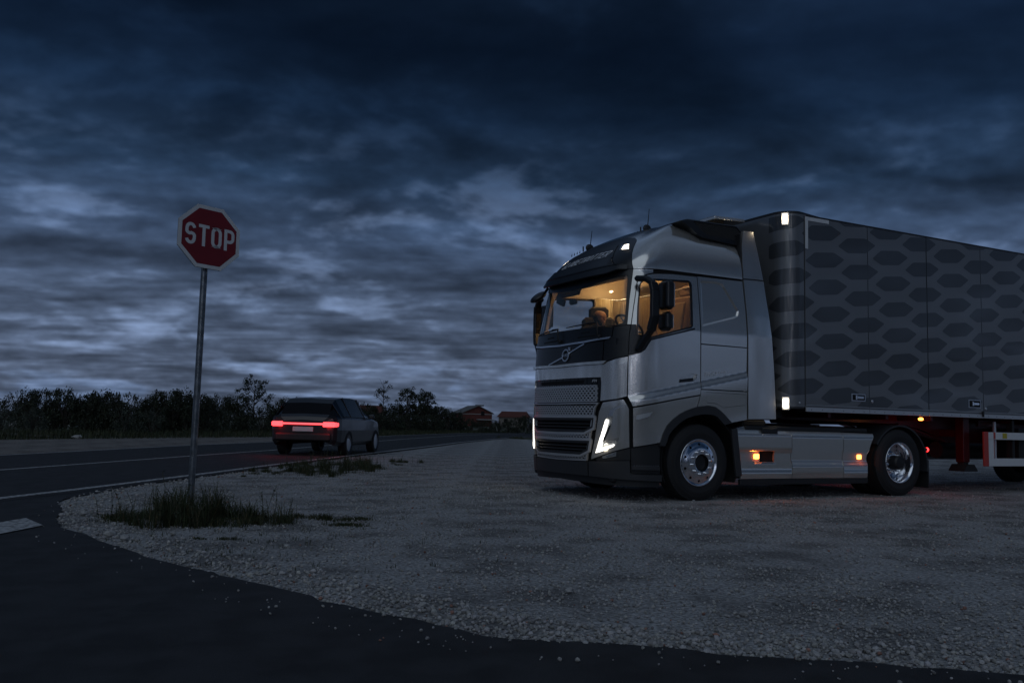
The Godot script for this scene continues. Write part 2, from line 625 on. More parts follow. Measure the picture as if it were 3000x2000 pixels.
func interp(tab: Array, z: float) -> float:
	for k in tab.size() - 1:
		var a: Array = tab[k]; var b: Array = tab[k + 1]
		if z <= a[1] and z >= b[1]:
			return lerpf(a[0], b[0], (z - a[1]) / (b[1] - a[1]))
	return tab[0][0] if z > tab[0][1] else tab[tab.size() - 1][0]

func sheet(poly: PackedVector2Array, y: float, cell := 0.0) -> MB:   # polygon in (x, z)
	var mb := MB.new()
	var tr := Geometry2D.triangulate_polygon(poly)
	for p in poly: mb.vert(Vector3(p.x, y, p.y), Vector3.UP, p)
	for k in range(0, tr.size(), 3): mb.tri(tr[k], tr[k + 1], tr[k + 2])
	return mb

func line_between(tab_a: Array, off_a: float, tab_b: Array, off_b: float, z0: float, z1: float, y: float, step := 0.8, wob := 0.0) -> MB:
	var mb := MB.new()
	var rng := RandomNumberGenerator.new()
	rng.seed = 7
	var z := z0
	var prev := -1
	while true:
		var a := Vector3(interp(tab_a, z) + off_a + rng.randf_range(-wob, wob), y, z)
		var b := Vector3(interp(tab_b, z) + off_b + rng.randf_range(-wob, wob), y, z)
		var i := mb.vert(a, Vector3.UP, Vector2(a.x, a.z)); mb.vert(b, Vector3.UP, Vector2(b.x, b.z))
		if prev >= 0:
			mb.tri(prev, prev + 1, i + 1); mb.tri(prev, i + 1, i)
		prev = i
		if z <= z1: break
		z = maxf(z - step, z1)
	return mb

func in_lot(p: Vector2) -> bool:
	return Geometry2D.is_point_in_polygon(p, lot_poly)

var lot_poly := PackedVector2Array()

func build_ground() -> void:
	var g := MB.new()
	var st := g.vert(Vector3(0, -0.03, 0), Vector3.UP)
	var segs := 64
	for k in segs + 1:
		var a := TAU * k / segs
		g.vert(Vector3(cos(a) * 2200.0, -0.03, sin(a) * 2200.0), Vector3.UP)
	for k in segs: g.tri(st, st + 1 + k, st + 2 + k)
	whole("ground", g, M.soil, "dark grassy ground reaching the horizon", "", "", "structure")
	# gravel lot
	for p in LOT_EDGE: lot_poly.append(Vector2(p[0], p[1]))
	lot_poly.append(Vector2(60, -20)); lot_poly.append(Vector2(60, -62)); lot_poly.append(Vector2(14, -61)); lot_poly.append(Vector2(5.5, -53.5)); lot_poly.append(Vector2(1.6, -51.0)); lot_poly.append(Vector2(0.0, -53.8))
	for k in range(NEAR_EDGE.size() - 1, 2, -1):
		var e: Array = NEAR_EDGE[k]
		if e[1] > -51.0: lot_poly.append(Vector2(e[0] + 0.16, e[1]))
	var lot := sheet(lot_poly, 0.0)
	whole("gravel_lot", lot, M.gravel, "pale crushed limestone lot under the truck", "", "", "structure")
	# asphalt of the side road, under the camera
	var sp := PackedVector2Array()
	for p in LOT_EDGE: sp.append(Vector2(p[0], p[1]))
	var jag := PackedVector2Array()
	var rng := RandomNumberGenerator.new()
	rng.seed = 3
	for k in sp.size() - 1:
		var sg := int(maxf(1.0, sp[k].distance_to(sp[k + 1]) / 0.12)) if k < 26 else 1
		for j in sg:
			var pp := sp[k].lerp(sp[k + 1], float(j) / sg)
			jag.append(pp + (Vector2(rng.randf_range(-0.025, 0.025), rng.randf_range(-0.025, 0.025)) if k < 26 else Vector2.ZERO))
	jag.append(sp[sp.size() - 1])
	jag.append(Vector2(45, 14)); jag.append(Vector2(-5.9, 14)); jag.append(Vector2(-5.55, -4.0)); jag.append(Vector2(-5.34, -9.6)); jag.append(Vector2(-5.20, -10.8)); jag.append(Vector2(-4.90, -11.9))
	whole("side_road", sheet(jag, 0.012), M.asphalt, "dark worn asphalt of the side road", "", "", "structure")
	whole("main_road", line_between(FAR_EDGE, 0.0, NEAR_EDGE, 0.14, 6.0, -88.0, 0.016, 0.7, 0.02), M.asphalt, "dark asphalt main road bending away to the right", "", "", "structure")
	# painted lines
	whole("road_edge_line", line_between(NEAR_EDGE, -0.16, NEAR_EDGE, -0.02, -9.0, -70.0, 0.020, 0.8, 0.006), M.marking, "white edge line along the gravel lot", "", "", "structure")
	whole("road_edge_line", line_between(FAR_EDGE, 0.10, FAR_EDGE, 0.22, 6.0, -84.0, 0.020, 0.8, 0.006), M.marking, "white edge line along the far verge", "", "", "structure")
	whole("road_centre_line", line_between(MID_LINE, -0.06, MID_LINE, 0.06, 6.0, -84.0, 0.020, 0.8, 0.004), M.marking, "solid white centre line of the main road", "", "", "structure")
	var bar := PackedVector2Array([Vector2(-4.195, -7.88), Vector2(-3.815, -7.40), Vector2(-3.83, -6.78), Vector2(-4.24, -6.95), Vector2(-4.9, -6.6), Vector2(-4.9, -7.25), Vector2(-4.32, -7.55)])
	bar = PackedVector2Array([Vector2(-4.195, -7.88), Vector2(-3.80, -7.41), Vector2(-3.83, -6.80), Vector2(-3.95, -5.2), Vector2(-4.40, -5.2), Vector2(-4.24, -7.3)])
	whole("stop_line", sheet(bar, 0.020), M.marking, "broad white stop line on the side road", "", "", "structure")
	# far shoulder of pale gravel
	var sh := PackedVector2Array()
	for e in FAR_EDGE:
		if e[1] > -47.0 and e[1] < 6.5: sh.append(Vector2(e[0] + 0.1, e[1]))
	sh.append(Vector2(-8.0, -46.0)); sh.append(Vector2(-9.3, -46.4)); sh.append(Vector2(-13.9, -39.2)); sh.append(Vector2(-15.5, -32.6)); sh.append(Vector2(-16.5, -29.0)); sh.append(Vector2(-18.0, -20.0)); sh.append(Vector2(-18.0, 6.0))
	whole("gravel_shoulder", sheet(sh, 0.004), M.shoulder, "pale gravel shoulder beyond the main road", "", "", "structure")
	var tk := PackedVector2Array([Vector2(-17.5, -33.6), Vector2(-17.2, -34.6), Vector2(-20.0, -37.6), Vector2(-27.0, -42.5), Vector2(-29.0, -41.0), Vector2(-21.0, -35.6)])
	whole("gravel_track", sheet(tk, 0.006), M.shoulder, "pale track leaving the far shoulder between grass", "", "", "structure")
	build_stones()

func stone_mesh(sd: int, rough := 0.35) -> ArrayMesh:
	var rng := RandomNumberGenerator.new()
	rng.seed = sd
	var pts := []
	var fi := (1.0 + sqrt(5.0)) / 2.0
	for s1 in [-1, 1]:
		for s2 in [-1, 1]:
			pts.append(Vector3(0, s1, s2 * fi)); pts.append(Vector3(s1, s2 * fi, 0)); pts.append(Vector3(s2 * fi, 0, s1))
	for k in pts.size():
		pts[k] = pts[k].normalized() * rng.randf_range(1.0 - rough, 1.0) * Vector3(1.0, 0.72, 0.86)
	var tri := []
	for a in 12:
		for b in range(a + 1, 12):
			for c in range(b + 1, 12):
				var nn: Vector3 = (pts[b] - pts[a]).cross(pts[c] - pts[a])
				var pos := 0; var neg := 0
				for d in 12:
					if d == a or d == b or d == c: continue
					if nn.dot(pts[d] - pts[a]) > 0: pos += 1
					else: neg += 1
				if pos == 0: tri.append([a, b, c])
				elif neg == 0: tri.append([a, c, b])
	var mb := MB.new()
	for t in tri: mb.face(pts[t[0]], pts[t[1]], pts[t[2]])
	var m := mb.mesh()
	return m

func scatter(called: String, label: String, mesh: Mesh, m: Material, xfs: Array, cols: Array) -> void:
	var mm := MultiMesh.new()
	mm.transform_format = MultiMesh.TRANSFORM_3D
	mm.use_colors = true
	mm.mesh = mesh
	mm.instance_count = xfs.size()
	for k in xfs.size():
		mm.set_instance_transform(k, xfs[k])
		mm.set_instance_color(k, cols[k])
	var o := MultiMeshInstance3D.new()
	o.name = numbered(called)
	o.multimesh = mm
	o.material_override = m
	add_child(o)
	tag(o, label, "gravel", "", "stuff")

func build_stones() -> void:
	var rng := RandomNumberGenerator.new()
	rng.seed = 99
	var big := mk_noise(91, 0.5, 3)
	for var_i in 3:
		var xfs := []; var cols := []
		var tries := 34000
		for k in tries:
			# more stones where the ground is near
			var d := 3.2 + pow(rng.randf(), 1.6) * 22.0
			var az := rng.randf_range(-0.62, 0.62)
			var p := Vector2(sin(az) * d, -cos(az) * d)
			var inside := in_lot(p)
			if not inside:
				if rng.randf() < 0.965: continue
				if p.x < -4.6 or not in_lot(p + Vector2(0.30, -0.30)) : continue
			var edge := 0.0
			if inside and not in_lot(p + Vector2(-0.35, 0.35)): edge = 1.0
			var dens := big.get_noise_2d(p.x, p.y)
			if edge < 0.5 and rng.randf() > 0.72 + dens * 0.9: continue
			var s := 0.0045 + 0.011 * pow(rng.randf(), 2.6) + (0.011 * pow(rng.randf(), 3.0) if edge > 0.5 else 0.0)
			if d > 9.0: s *= 1.25
			var y := 0.004 if inside else 0.016
			var bs := Basis.from_euler(Vector3(rng.randf() * 0.6, rng.randf() * TAU, rng.randf() * 0.6)).scaled(Vector3.ONE * s)
			xfs.append(Transform3D(bs, Vector3(p.x, y + s * 0.25, p.y)))
			var c := rng.randf_range(0.20, 0.46)
			cols.append(Color(c, c * rng.randf_range(0.95, 0.985), c * rng.randf_range(0.88, 0.97)) if rng.randf() > 0.015 else Color(c * 0.8, c * 0.42, c * 0.32))
		scatter("gravel_stones", ["loose pale limestone chips strewn over the lot", "small angular limestone chips mixed through the lot", "rounded limestone pebbles lying over the lot"][var_i], stone_mesh(100 + var_i), M.stone, xfs, cols)
	# single larger stones and boulders
	var list := [[-3.05, -6.95, 0.05], [-2.83, -6.72, 0.055], [-2.62, -7.1, 0.035], [-3.9, -8.3, 0.05], [-0.42, -4.62, 0.03], [0.35, -5.1, 0.03], [1.2, -4.6, 0.028], [-1.6, -6.6, 0.03], [1.9, -6.1, 0.03]]
	for e in list:
		var mb := MB.new()
		var o := MeshInstance3D.new()
		o.name = numbered("limestone")
		o.mesh = stone_mesh(200 + int(e[2] * 1000) + int(e[0] * 10))
		o.material_override = M.boulder
		add_child(o)
		o.position = Vector3(e[0], e[2] * 0.5, e[1])
		o.scale = Vector3(e[2] * 1.2, e[2], e[2])
		o.rotation.y = e[0] * 5.0
		tag(o, "fist sized pale limestone lying loose on the gravel", "stone", "loose stones on the gravel")
	var bl := [[-29.8, -57.0, 0.85, "largest pale boulder in the grass before the dark shrubs"], [-25.6, -52.5, 0.35, ""], [-23.2, -50.5, 0.42, ""], [-24.6, -53.5, 0.40, ""], [-30.5, -55.0, 0.35, ""], [-27.3, -53.0, 0.32, ""], [-15.5, -32.2, 0.17, "small pale rock on the edge of the far gravel shoulder"], [-21.9, -50.0, 0.3, ""]]
	for e in bl:
		var o := MeshInstance3D.new()
		o.name = numbered("boulder")
		o.mesh = stone_mesh(300 + int(e[2] * 1000), 0.42)
		o.material_override = M.boulder
		add_child(o)
		o.position = Vector3(e[0], e[2] * 0.4, e[1])
		o.scale = Vector3(e[2] * 1.5, e[2], e[2])
		o.rotation.y = e[0] * 3.0
		tag(o, e[3] if e[3] != "" else "pale boulder in the verge grass below the shrubs", "rock", "boulders on the far verge")

# ---------------------------------------------------------------- plants
func blade(mb: MB, at: Vector3, h: float, w: float, lean: Vector3, c: Color) -> void:
	mb.tint = c
	var side := lean.cross(Vector3.UP)
	if side.length() < 0.01: side = Vector3.RIGHT
	side = side.normalized() * w
	var mid := at + Vector3.UP * h * 0.55 + lean * h * 0.30
	var tip := at + Vector3.UP * h * (1.0 - 0.25 * lean.length()) + lean * h
	var nn := (Vector3.UP * 0.5 + side.cross(Vector3.UP).normalized()).normalized()
	var a := mb.vert(at - side, nn); var b := mb.vert(at + side, nn)
	var c1 := mb.vert(mid - side * 0.8, nn); var d := mb.vert(mid + side * 0.8, nn)
	var t := mb.vert(tip, nn)
	mb.tri(a, b, d); mb.tri(a, d, c1); mb.tri(c1, d, t)

func sprig(mb: MB, at: Vector3, h: float, rng: RandomNumberGenerator, c: Color) -> void:   # upright weed with small leaves
	var lean := Vector3(rng.randf_range(-0.25, 0.25), 0, rng.randf_range(-0.25, 0.25))
	mb.tint = Color(0.05, 0.05, 0.025)
	var prev := at
	var steps := 7
	for i in range(1, steps + 1):
		var f := float(i) / steps
		var p := at + Vector3.UP * h * f + lean * h * f * f
		var s := Vector3(0.003, 0, 0)
		mb.tint = Color(0.05, 0.05, 0.025)
		mb.quad(prev - s, prev + s, p + s * 0.6, p - s * 0.6)
		for j in 2:
			var a := rng.randf() * TAU
			var dirv := Vector3(cos(a), rng.randf_range(0.1, 0.7), sin(a)).normalized()
			var l := h * 0.20 * (1.15 - f * 0.6) * rng.randf_range(0.7, 1.3)
			var wv := dirv.cross(Vector3.UP).normalized() * l * 0.16
			mb.tint = c * rng.randf_range(0.7, 1.25)
			mb.quad(p, p + dirv * l * 0.45 + wv, p + dirv * l, p + dirv * l * 0.45 - wv)
		prev = p

func weed_patch(called: String, label: String, c: Vector2, rx: float, rz: float, blades: int, hmax: float, sprigs: int, sd: int, spr_h := 0.3, group := "") -> void:
	var rng := RandomNumberGenerator.new()
	rng.seed = sd
	var mb := MB.new()
	mb.tinted = true
	var nz := mk_noise(sd, 2.2, 3)
	var tufts := []
	for k in maxi(6, blades / 110):
		var a := rng.randf() * TAU
		var r := sqrt(rng.randf()) * 0.92
		tufts.append([Vector2(c.x + cos(a) * r * rx, c.y + sin(a) * r * rz), rng.randf_range(0.04, 0.15) * sqrt(rx), 0.22 + 1.15 * pow(rng.randf(), 1.6)])
	for k in blades:
		var tf: Array = tufts[k % tufts.size()]
		var p: Vector2 = tf[0] + Vector2(rng.randfn(), rng.randfn()) * tf[1] * 0.6
		var r := Vector2((p.x - c.x) / rx, (p.y - c.y) / rz).length()
		var e := nz.get_noise_2d(p.x, p.y)
		if r > 1.05 + e * 0.5: continue
		var h: float = hmax * rng.randf_range(0.25, 1.0) * tf[2] * (1.0 - 0.35 * minf(1.0, r * r))
		var l := Vector3(rng.randf_range(-1, 1), 0, rng.randf_range(-1, 1)) * rng.randf_range(0.25, 1.2)
		var g := rng.randf_range(0.6, 1.3)
		var cc := Color(0.034, 0.046, 0.016) * g
		if rng.randf() < 0.22: cc = Color(0.085, 0.068, 0.030) * g
		blade(mb, Vector3(p.x, 0.0, p.y), maxf(0.02, h), rng.randf_range(0.0016, 0.0042), l, cc)
	for k in sprigs:
		var a := rng.randf() * TAU
		var r := sqrt(rng.randf()) * 0.9
		var p := Vector3(c.x + cos(a) * r * rx, 0.0, c.y + sin(a) * r * rz)
		sprig(mb, p, spr_h * pow(rng.randf(), 0.8) * 1.1 * (1.0 - 0.5 * r), rng, Color(0.036, 0.050, 0.020))
	whole(called, mb, M.grass, label, "grass", group, "stuff")

func canopy(mb: MB, rng: RandomNumberGenerator, c: Vector3, r: Vector3, leaves: int, size: float, base: Color) -> void:
	for k in leaves:
		var d := Vector3(rng.randfn(), rng.randfn(), rng.randfn()).normalized()
		var rad := pow(rng.randf(), 0.42)
		var p := c + d * r * rad
		var t := Vector3(rng.randfn(), rng.randfn() * 0.6, rng.randfn()).normalized()
		var nn := (d * 0.7 + Vector3(rng.randfn(), rng.randfn() + 0.4, rng.randfn()) * 0.7).normalized()
		var w := t.cross(nn).normalized()
		t = nn.cross(w)
		var l := size * rng.randf_range(0.6, 1.35)
		mb.tint = base * rng.randf_range(0.65, 1.35)
		var a := mb.vert(p - t * l * 0.5, nn); var b := mb.vert(p + w * l * 0.30, nn); var e := mb.vert(p + t * l * 0.5, nn); var f := mb.vert(p - w * l * 0.30, nn)
		mb.tri(a, b, e); mb.tri(a, e, f)

func tree_proto(sd: int, kind: String) -> Array:   # [trunk mesh, crown mesh], unit height
	var rng := RandomNumberGenerator.new()
	rng.seed = sd
	var tr := MB.new()
	var cr := MB.new()
	cr.tinted = true
	if kind == "shrub":   # dense maquis shrub, clumps down to the ground
		var base := Color(0.022, 0.029, 0.014)
		for k in 9:
			var a := TAU * k / 9.0 + rng.randf()
			tr.tube([Vector3.ZERO, Vector3(cos(a) * 0.15, 0.35, sin(a) * 0.15), Vector3(cos(a) * 0.42, 0.75, sin(a) * 0.42)], 0.02, 0.006, 5)
		for k in 38:
			var a := rng.randf() * TAU
			var r := sqrt(rng.randf()) * 0.62
			var h := rng.randf_range(0.10, 0.86) * (1.0 - r * r * 0.9)
			canopy(cr, rng, Vector3(cos(a) * r, h, sin(a) * r), Vector3(0.16, 0.12, 0.16) * rng.randf_range(0.7, 1.3), 62, 0.055, base * rng.randf_range(0.75, 1.25))
	elif kind == "olive":  # greyer, feathery
		var base := Color(0.048, 0.058, 0.042)
		for k in 9:
			var a := TAU * k / 9.0 + rng.randf()
			tr.tube([Vector3.ZERO, Vector3(cos(a) * 0.12, 0.4, sin(a) * 0.12), Vector3(cos(a) * 0.38, 0.85, sin(a) * 0.38)], 0.016, 0.004, 5)
		for k in 36:
			var a := rng.randf() * TAU
			var r := sqrt(rng.randf()) * 0.55
			var h := rng.randf_range(0.08, 0.9) * (1.0 - r * 0.5)
			canopy(cr, rng, Vector3(cos(a) * r, h, sin(a) * r), Vector3(0.12, 0.15, 0.12), 46, 0.05, base * rng.randf_range(0.75, 1.25))
	elif kind == "tree":   # slender tree with an airy, uneven crown
		var base := Color(0.026, 0.034, 0.018)
		var tops := []
		tr.tube([Vector3.ZERO, Vector3(0.01, 0.25, 0.0), Vector3(0.0, 0.5, 0.01), Vector3(0.015, 0.8, 0.0)], 0.020, 0.006, 7)
		for k in 15:
			var h := rng.randf_range(0.26, 0.72)
			var a := rng.randf() * TAU
			var l := 0.30 * (1.15 - h) * rng.randf_range(0.8, 1.3)
			var e := Vector3(cos(a) * l, h + rng.randf_range(0.10, 0.24), sin(a) * l)
			tr.tube([Vector3(0, h, 0), Vector3(cos(a) * l * 0.5, h + 0.06, sin(a) * l * 0.5), e], 0.008, 0.002, 5)
			tops.append(e)
		tops.append(Vector3(0.01, 0.90, 0)); tops.append(Vector3(-0.03, 0.82, 0.02)); tops.append(Vector3(0.06, 0.80, 0.02))
		for e in tops:
			for j in 3:
				canopy(cr, rng, e + Vector3(rng.randfn(), rng.randfn() * 0.7, rng.randfn()) * 0.05, Vector3(0.062, 0.05, 0.062) * rng.randf_range(0.6, 1.25), 30, 0.032, base * rng.randf_range(0.75, 1.25))
	else:   # "sparse": thin crown, bare twigs showing
		var base := Color(0.028, 0.036, 0.021)
		tr.tube([Vector3.ZERO, Vector3(-0.01, 0.3, 0.0), Vector3(0.012, 0.6, 0.01), Vector3(0.0, 0.92, 0.0)], 0.014, 0.004, 6)
		for k in 16:
			var h := rng.randf_range(0.34, 0.86)
			var a := rng.randf() * TAU
			var l := rng.randf_range(0.10, 0.24) * (1.25 - h)
			var e := Vector3(cos(a) * l, h + rng.randf_range(0.06, 0.16), sin(a) * l)
			tr.tube([Vector3(0, h, 0), e], 0.005, 0.0012, 4)
			if rng.randf() < 0.85: canopy(cr, rng, e, Vector3(0.055, 0.04, 0.055) * rng.randf_range(0.7, 1.3), 40, 0.028, base * rng.randf_range(0.8, 1.2))
	return [tr.mesh(), cr.mesh()]

func place_tree(called: String, proto: Array, at: Vector3, h: float, wide: float, turn: float, label: String, group: String) -> void:
	var o := thing(called, at, turn, label, "tree" if called.ends_with("tree") else "shrub", group)
	var xf := Transform3D(Basis().scaled(Vector3(h * wide, h, h * wide)), Vector3.ZERO)
	shared(o, "trunk", proto[0], M.bark, xf)
	shared(o, "crown", proto[1], M.leaf, xf)

func build_plants() -> void:
	weed_patch("weed_clump", "thick dark weeds and grass round the foot of the stop sign post", Vector2(-2.85, -8.05), 1.0, 0.60, 6000, 0.36, 70, 501, 0.46)
	weed_patch("weed_clump", "low dry grass beside the sign's weeds on the gravel", Vector2(-1.75, -8.5), 0.55, 0.20, 1300, 0.09, 10, 502, 0.08)
	weed_patch("weed_clump", "small flat green tuft on the gravel near the sign", Vector2(-1.42, -8.05), 0.25, 0.10, 600, 0.05, 4, 503, 0.05)
	weed_patch("weed_clump", "grassy weeds between the road edge line and the gravel lot", Vector2(-3.15, -16.8), 0.85, 2.6, 5200, 0.26, 70, 504, 0.50)
	weed_patch("weed_clump", "weedy strip running along the road edge line", Vector2(-4.05, -16.2), 0.42, 2.4, 2200, 0.16, 20, 505, 0.35)
	weed_patch("weed_clump", "thin grass at the end of the weedy strip on the lot", Vector2(-2.35, -19.8), 0.45, 1.1, 1100, 0.14, 10, 506, 0.20)
	weed_patch("weed_clump", "tiny moss green tuft in front of the sign's weeds", Vector2(-2.25, -6.95), 0.22, 0.06, 260, 0.03, 0, 507)
	weed_patch("weed_clump", "tall grass beside the bushes at the far end of the lot", Vector2(4.5, -54.5), 6.0, 2.0, 5000, 0.30, 30, 508, 0.5)
	# scattered sprouts in the gravel
	var rng := RandomNumberGenerator.new()
	rng.seed = 77
	var mb := MB.new()
	mb.tinted = true
	for k in 420:
		var p := Vector2(rng.randf_range(-3.9, 0.6), rng.randf_range(-8.8, -5.6))
		if not in_lot(p): continue
		if rng.randf() > exp(-pow((p.x + 2.1) / 1.3, 2.0)): continue
		for j in rng.randi_range(3, 9):
			blade(mb, Vector3(p.x + rng.randfn() * 0.02, 0.0, p.y + rng.randfn() * 0.02), rng.randf_range(0.015, 0.05), 0.002, Vector3(rng.randf_range(-1, 1), 0, rng.randf_range(-1, 1)) * 0.8, Color(0.035, 0.045, 0.018) * rng.randf_range(0.6, 1.3))
	whole("grass_sprouts", mb, M.grass, "sparse tiny sprouts growing through the gravel near the sign", "grass", "", "stuff")
	# verge grass across the road
	var vg := MB.new()
	vg.tinted = true
	for k in 26000:
		var z := -24.0 - pow(rng.randf(), 1.3) * 66.0
		var x0 := interp(FAR_EDGE, z) - 0.35
		if z > -47.0:
			x0 = lerpf(-16.5, -9.3, clampf((-29.0 - z) / 17.4, 0.0, 1.0))
		var x := x0 - pow(rng.randf(), 1.4) * 13.0
		var h := rng.randf_range(0.08, 0.36) * (0.55 if x > x0 - 0.6 else 1.0)
		var cc := Color(0.032, 0.041, 0.015) * rng.randf_range(0.6, 1.3)
		if rng.randf() < 0.2: cc = Color(0.06, 0.055, 0.028)
		blade(vg, Vector3(x, -0.02, z), h, 0.012, Vector3(rng.randf_range(-1, 1), 0, rng.randf_range(-1, 1)) * 0.5, cc)
	whole("verge_grass", vg, M.grass, "rough dark grass on the verge beyond the main road", "grass", "", "stuff")
	# trees and shrubs
	var shrub := [tree_proto(1001, "shrub"), tree_proto(1002, "shrub"), tree_proto(1003, "shrub")]
	var olive := [tree_proto(1011, "olive"), tree_proto(1012, "olive")]
	var tall := [tree_proto(1021, "tree"), tree_proto(1022, "tree")]
	var thin := tree_proto(1031, "sparse")
	var G := "shrubs and trees beyond the main road"
	# left: dense dark shrubs
	var a := [[-25.6, -44.0, 2.35], [-24.2, -43.0, 2.25], [-23.0, -42.5, 2.35], [-22.3, -42.0, 2.35], [-21.9, -44.0, 2.25], [-21.3, -42.0, 2.25], [-20.7, -43.0, 2.3], [-20.2, -42.0, 2.15], [-19.4, -42.0, 2.2], [-18.7, -43.0, 2.05], [-18.0, -42.5, 2.1], [-17.3, -43.0, 2.35], [-16.6, -43.0, 2.5], [-15.9, -43.5, 2.2]]
	for k in a.size():
		place_tree("shrub", shrub[k % 3], Vector3(a[k][0], 0, a[k][1] - 3.0), a[k][2] * 1.10, 0.62, k * 1.3, "dense dark evergreen shrub in the thicket beyond the far gravel shoulder", G)
	# middle row, farther
	var b := [[-22.3, -58.0, 3.15], [-21.4, -58.0, 2.55], [-20.8, -58.0, 2.65], [-20.0, -58.0, 2.65], [-19.2, -58.0, 2.75], [-18.3, -58.0, 2.55], [-17.6, -58.0, 2.7], [-15.2, -58.0, 2.25], [-14.7, -58.0, 2.5], [-13.7, -58.0, 2.3], [-12.8, -58.0, 2.3], [-11.9, -59.0, 2.45], [-11.0, -59.5, 2.5]]
	for k in b.size():
		place_tree("shrub", shrub[(k + 1) % 3], Vector3(b[k][0], 0, b[k][1]), b[k][2] * 1.05, 0.55, k * 2.1, "green bushy shrub in the hedge behind the passing car", G)
	var lowr := [[-21.5, -50.0], [-20.3, -51.0], [-19.0, -50.0], [-17.9, -51.0], [-16.6, -50.5], [-15.4, -52.0], [-14.2, -51.5], [-13.2, -53.0], [-12.4, -54.5], [-23.0, -49.5], [-24.5, -48.5], [-26.0, -48.0], [-11.3, -56.0]]
	for k in lowr.size():
		place_tree("shrub", shrub[k % 3] if k % 4 else olive[k % 2], Vector3(lowr[k][0], 0, lowr[k][1]), 1.75 + 0.25 * sin(k * 2.3), 0.85, k * 0.9, "low scrubby bush at the foot of the hedge beyond the road", G)
	# grey feathery shrubs in front
	var ol := [[-22.4, -39.5, 1.5], [-20.5, -38.5, 1.35], [-17.6, -41.0, 1.5], [-16.6, -41.5, 1.35], [-24.0, -40.0, 1.5]]
	for k in ol.size():
		place_tree("shrub", olive[k % 2], Vector3(ol[k][0], 0, ol[k][1]), ol[k][2], 0.8, k * 1.7, "grey green feathery shrub in front of the dark thicket", G)
	place_tree("slender_tree", tall[0], Vector3(-16.8, 0, -58.5), 3.75, 0.95, 0.6, "slender leafy tree rising alone above the hedge behind the passing car", G)
	place_tree("thin_tree", thin, Vector3(-11.4, 0, -80.0), 4.85, 0.9, 2.0, "tallest thin tree with see-through crown above the far hedge", G)
	place_tree("slender_tree", tall[1], Vector3(-9.25, 0, -80.0), 4.15, 1.05, 1.1, "round leafy tree right of the thin tree above the far hedge", G)
	place_tree("slender_tree", tall[0], Vector3(-8.3, 0, -81.0), 3.85, 0.95, 2.9, "second round leafy tree beside the brick house's hedge", G)
	place_tree("slender_tree", tall[1], Vector3(-7.4, 0, -80.0), 3.85, 1.0, 4.0, "leafy tree nearest the unfinished brick house", G)
	var cst := [[-15.0, 2.75], [-14.2, 2.75], [-13.6, 2.85], [-12.8, 2.55], [-12.0, 2.45], [-11.2, 2.55], [-10.3, 2.85], [-9.4, 2.9], [-8.6, 2.95], [-7.8, 2.9], [-7.0, 2.9], [-6.3, 2.6], [-5.6, 2.4], [-5.0, 2.25], [-4.3, 1.6], [-3.4, 1.45], [-2.6, 1.35], [-1.8, 1.3], [-1.0, 1.35], [-0.2, 1.55], [0.7, 1.7], [1.6, 1.9], [2.6, 2.0], [3.8, 2.2]]
	for k in cst.size():
		place_tree("shrub", shrub[k % 3], Vector3(cst[k][0], 0, -80.0 - (k % 3)), cst[k][1] * 1.06, 0.62, k * 1.9, "dark shrub in the long hedge before the far houses", G)
	var cs2 := [[-10.6, -66.0], [-9.7, -68.0], [-9.0, -70.0], [-8.2, -72.0], [-7.2, -74.0], [-6.4, -75.5], [-5.4, -77.0]]
	for k in cs2.size():
		place_tree("shrub", shrub[(k + 2) % 3], Vector3(cs2[k][0] - 1.2, 0, cs2[k][1]), 1.9, 0.8, k * 1.1, "leafy bush on the outside of the road bend", G)
	var en := [[2.6, -57.0, 1.7], [4.0, -58.5, 1.9], [5.6, -59.0, 2.1], [7.4, -61.0, 2.3], [9.5, -63.0, 2.4]]
	for k in en.size():
		place_tree("shrub", shrub[k % 3], Vector3(en[k][0], 0, en[k][1]), en[k][2], 0.85, k * 2.2, "dark bush at the end of the gravel lot behind the truck", G)
	# behind the camera: the low trees that the truck's side mirrors
	for k in 16:
		var az := deg_to_rad(20.0 + k * 8.0)
		var dd := 30.0 + 6.0 * sin(k * 1.9)
		place_tree("shrub", shrub[k % 3], Vector3(cos(az) * dd + 6.0, 0, sin(az) * dd), 4.2 + 1.2 * sin(k * 2.7), 0.75, k * 1.2, "dark shrub across the side road, mirrored in the truck's flank", "shrubs behind the side road")

